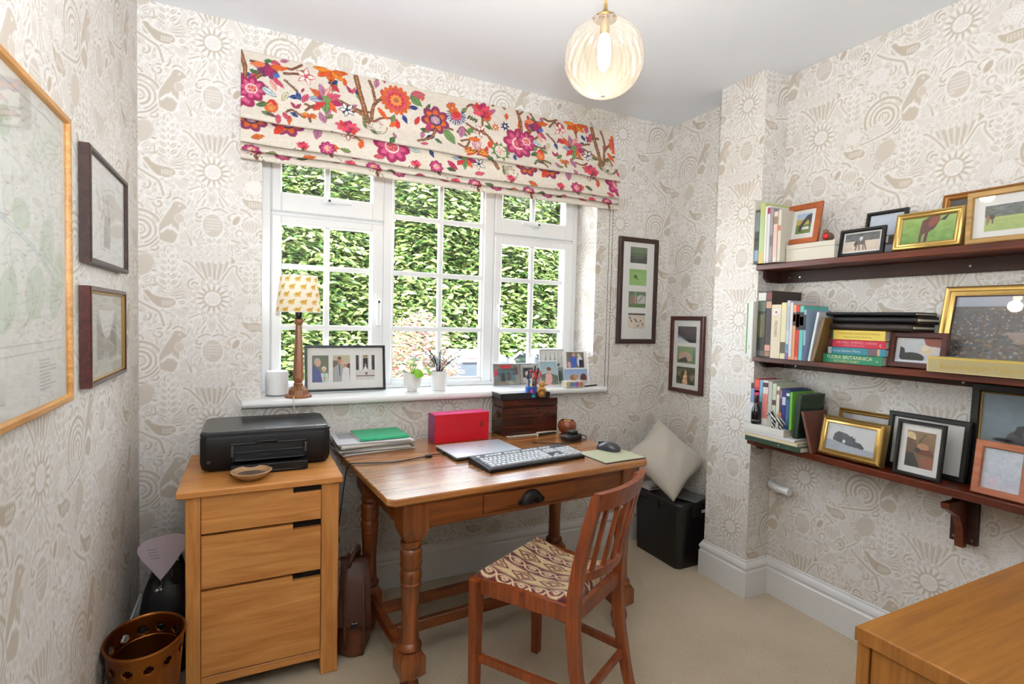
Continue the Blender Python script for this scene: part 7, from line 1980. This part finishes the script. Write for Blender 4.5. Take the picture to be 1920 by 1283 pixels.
def zebra():
    t = thing('zebra_figure', 'small black and white striped zebra figure on the flat pile', 'ornament', (1.991, 1.491, zt + .0006), R(-90))
    zm, nt, p = new_mat('zebra_stripes')
    tc = nt.nodes.new('ShaderNodeTexCoord'); w = nt.nodes.new('ShaderNodeTexWave'); w.inputs['Scale'].default_value = 34; w.inputs['Distortion'].default_value = 1.5; w.bands_direction = 'DIAGONAL'
    nt.links.new(tc.outputs['Object'], w.inputs['Vector']); cr = nt.nodes.new('ShaderNodeValToRGB'); cr.color_ramp.interpolation = 'CONSTANT'; cr.color_ramp.elements[0].color = C(18, 18, 20); cr.color_ramp.elements[1].position = .5; cr.color_ramp.elements[1].color = C(236, 234, 228)
    nt.links.new(w.outputs[0], cr.inputs[0]); nt.links.new(cr.outputs[0], p.inputs['Base Color']); p.inputs['Roughness'].default_value = .5
    def limb(path, rad, nm): return MB().tube(curve(path, 4), [rad[min(len(rad) - 1, int(i * len(rad) / (4 * (len(path) - 1) + 1)))] for i in range(4 * (len(path) - 1) + 1)], 10).build(nm, zm, t, smooth=60)
    limb([(-.016, 0, .036), (0, 0, .038), (.018, 0, .037), (.026, 0, .036)], [.009, .010, .0105, .010, .009, .007], 'body')
    limb([(-.014, 0, .040), (-.022, 0, .052), (-.026, 0, .060)], [.008, .007, .006], 'neck')
    limb([(-.024, 0, .062), (-.034, 0, .056), (-.041, 0, .050)], [.0065, .006, .005, .0045], 'head')
    MB().sphere((-.042, 0, .0495), (.005, .0045, .0045), 10, 8).build('muzzle', M_black, t, smooth=60)
    for x in (-.014, .022):
        for s in (-1, 1): limb([(x, s * .005, .034), (x + .001, s * .005, .018), (x, s * .005, .0)], [.0052, .0045, .0038, .0036, .004], 'leg')
    for s in (-1, 1): MB().sphere((-.022, s * .004, .0685), (.002, .0018, .005), 8, 6).build('ear', zm, t, smooth=60)
    MB().tube(curve([(.028, 0, .038), (.036, 0, .030), (.038, 0, .016)], 4), .0016, 6).build('tail', zm, t, smooth=60)
    MB().prism([(-.014, .050), (-.012, .053), (-.02, .068), (-.025, .070), (-.024, .066)], -.0012, .0012).build('mane', M_black, t)
zebra()
catp = ph(.18, .10, ('grad', (206, 206, 204), (214, 214, 214)), ('poly', [(0, .62), (1, .8), (1, 1), (0, 1)], (168, 174, 184)), ('poly', [(.14, .62), (.16, .38), (.24, .28), (.42, .32), (.5, .4), (.53, .36), (.56, .44), (.6, .42), (.61, .55), (.72, .58), (.8, .72), (.78, .78), (.45, .74)], (56, 58, 62)), ('ell', .38, .62, .03, .07, (222, 224, 226)), ('ell', .47, .60, .008, .012, (150, 160, 160)), ('ell', .53, .61, .008, .012, (150, 160, 160)), res=.0013, noise=6)
frame('framed_photo', 'deep gold frame with a sleeping grey cat on the bottom shelf', (2.034, 1.224, z), RWZ, .236, .158, .028, F_gold, [(.0275, .0275, .2085, .1305, catp)], lean=R(11), depth=.038, prof=[(0, .038), (0, .010), (.004, .004), (.011, 0), (.015, .003), (.018, .006), (.022, .004), (.025, .003), (.028, .008), (.028, .038)])
frame('framed_photo', 'second gold frame standing behind the sleeping cat picture', (2.128, 1.228, z), RWZ, .212, .186, .018, F_gold, [(.018, .018, .194, .168, ph(.18, .15, ('grad', (200, 196, 196), (120, 90, 86)), ('noise', 80, 6, 2), res=.003))], lean=R(9), depth=.018, prof=GP(.018, .018))
frame('framed_photo', 'wide black frame with white mount behind the portrait on the bottom shelf', (2.120, 1.012, z), RWZ, .252, .206, .018, F_black, [(.10, .065, .152, .14, ph(.06, .08, ('grad', (110, 100, 120), (130, 110, 90)), ('noise', 90, 5, 2)))], lean=R(7), depth=.016, mount=M_board)
hold = ph(.09, .125, ('grad', (140, 116, 84), (120, 96, 70)), ('ell', .12, .2, .2, .16, (222, 196, 150)), ('poly', [(0, .2), (.3, .25), (.4, .5), (.2, .7), (0, .6)], (110, 84, 66)), ('ell', .6, .42, .2, .1, (190, 140, 110)), ('poly', [(.3, .5), (.9, .48), (1, .65), (.4, .62)], (110, 60, 44)), ('ell', .4, .52, .1, .07, (60, 60, 58)), ('poly', [(0, .62), (.3, .62), (.55, 1), (0, 1)], (72, 70, 66)), ('poly', [(.5, .7), (1, .68), (1, 1), (.55, 1)], (150, 96, 76)), ('line', [(.45, .3), (.62, .08)], .04, (80, 66, 50)), res=.0012)
frame('framed_photo', 'black frame with white mount and a brown portrait photograph, bottom shelf', (2.048, .996, z), RWZ, .146, .192, .0125, F_black, [(.032, .034, .118, .158, hold)], lean=R(7), depth=.014, mount=M_board)
peng = Pic(90, 100, 0, 1, 0, 1, bg=(140, 156, 164)); peng.grad((128, 146, 156), (160, 172, 178)).noise(10, 20, 2)
peng.ell(.33, .55, .10, .15, (92, 94, 96), .2).poly([(.31, .44), (.34, .35), (.46, .31), (.41, .37), (.38, .48)], (66, 66, 70)).ell(.22, .53, .09, .022, (30, 30, 34)).rect(0, .75, 1, 1, (150, 160, 166), .6)
frame('framed_photo', 'tall black frame with a penguin picture at the right of the bottom shelf', (2.160, .737, z), RWZ, .330, .336, .024, F_black, [(.030, .030, .300, .306, peng)], lean=R(2.5), depth=.018, lip=(F_gold, .006), cat='picture')
cloud = ph(.09, .12, ('grad', (214, 222, 232), (206, 210, 222)), ('noise', 16, 14, 3), ('ell', .3, .8, .12, .1, (222, 206, 214)), ('ell', .75, .85, .25, .14, (206, 206, 222)), ('rect', 0, .9, 1, 1, (214, 212, 222)), res=.0014)
frame('framed_photo', 'cherry wood frame with a pale watercolour at the right end of the bottom shelf', (2.046, .7705, z), RWZ, .138, .168, .0215, F_pink, [(.0215, .0215, .1165, .1465, cloud)], lean=R(8), depth=.015)

# ---------------------------------------------------------------- groups of like things
for o in list(COL.objects):
    if o.parent is not None or 'category' not in o: continue
    c, p = o['category'], o.location
    if c == 'book': o['group'] = 'books on the %s shelf' % ('top' if p.z > 1.5 else 'middle' if p.z > 1.1 else 'bottom')
    elif c in ('picture frame', 'picture') and p.x > 2.0 and p.y < 1.66: o['group'] = 'framed pictures on the wall shelves'
    elif c in ('picture frame', 'picture', 'photograph') and .9 < p.z < .92: o['group'] = 'photographs on the window sill'
    elif c == 'pen' and 'pen pot' in o['label']: o['group'] = 'pens in the blue pen pot'
    elif c == 'nut': o['group'] = 'nuts in the wooden pot'
    elif c == 'shelf': o['group'] = 'mahogany wall shelves'
    elif c == 'car': o['group'] = 'cars parked outside'
    elif c == 'folder' and o.name.startswith('document'): o['group'] = 'folders on the book pile'
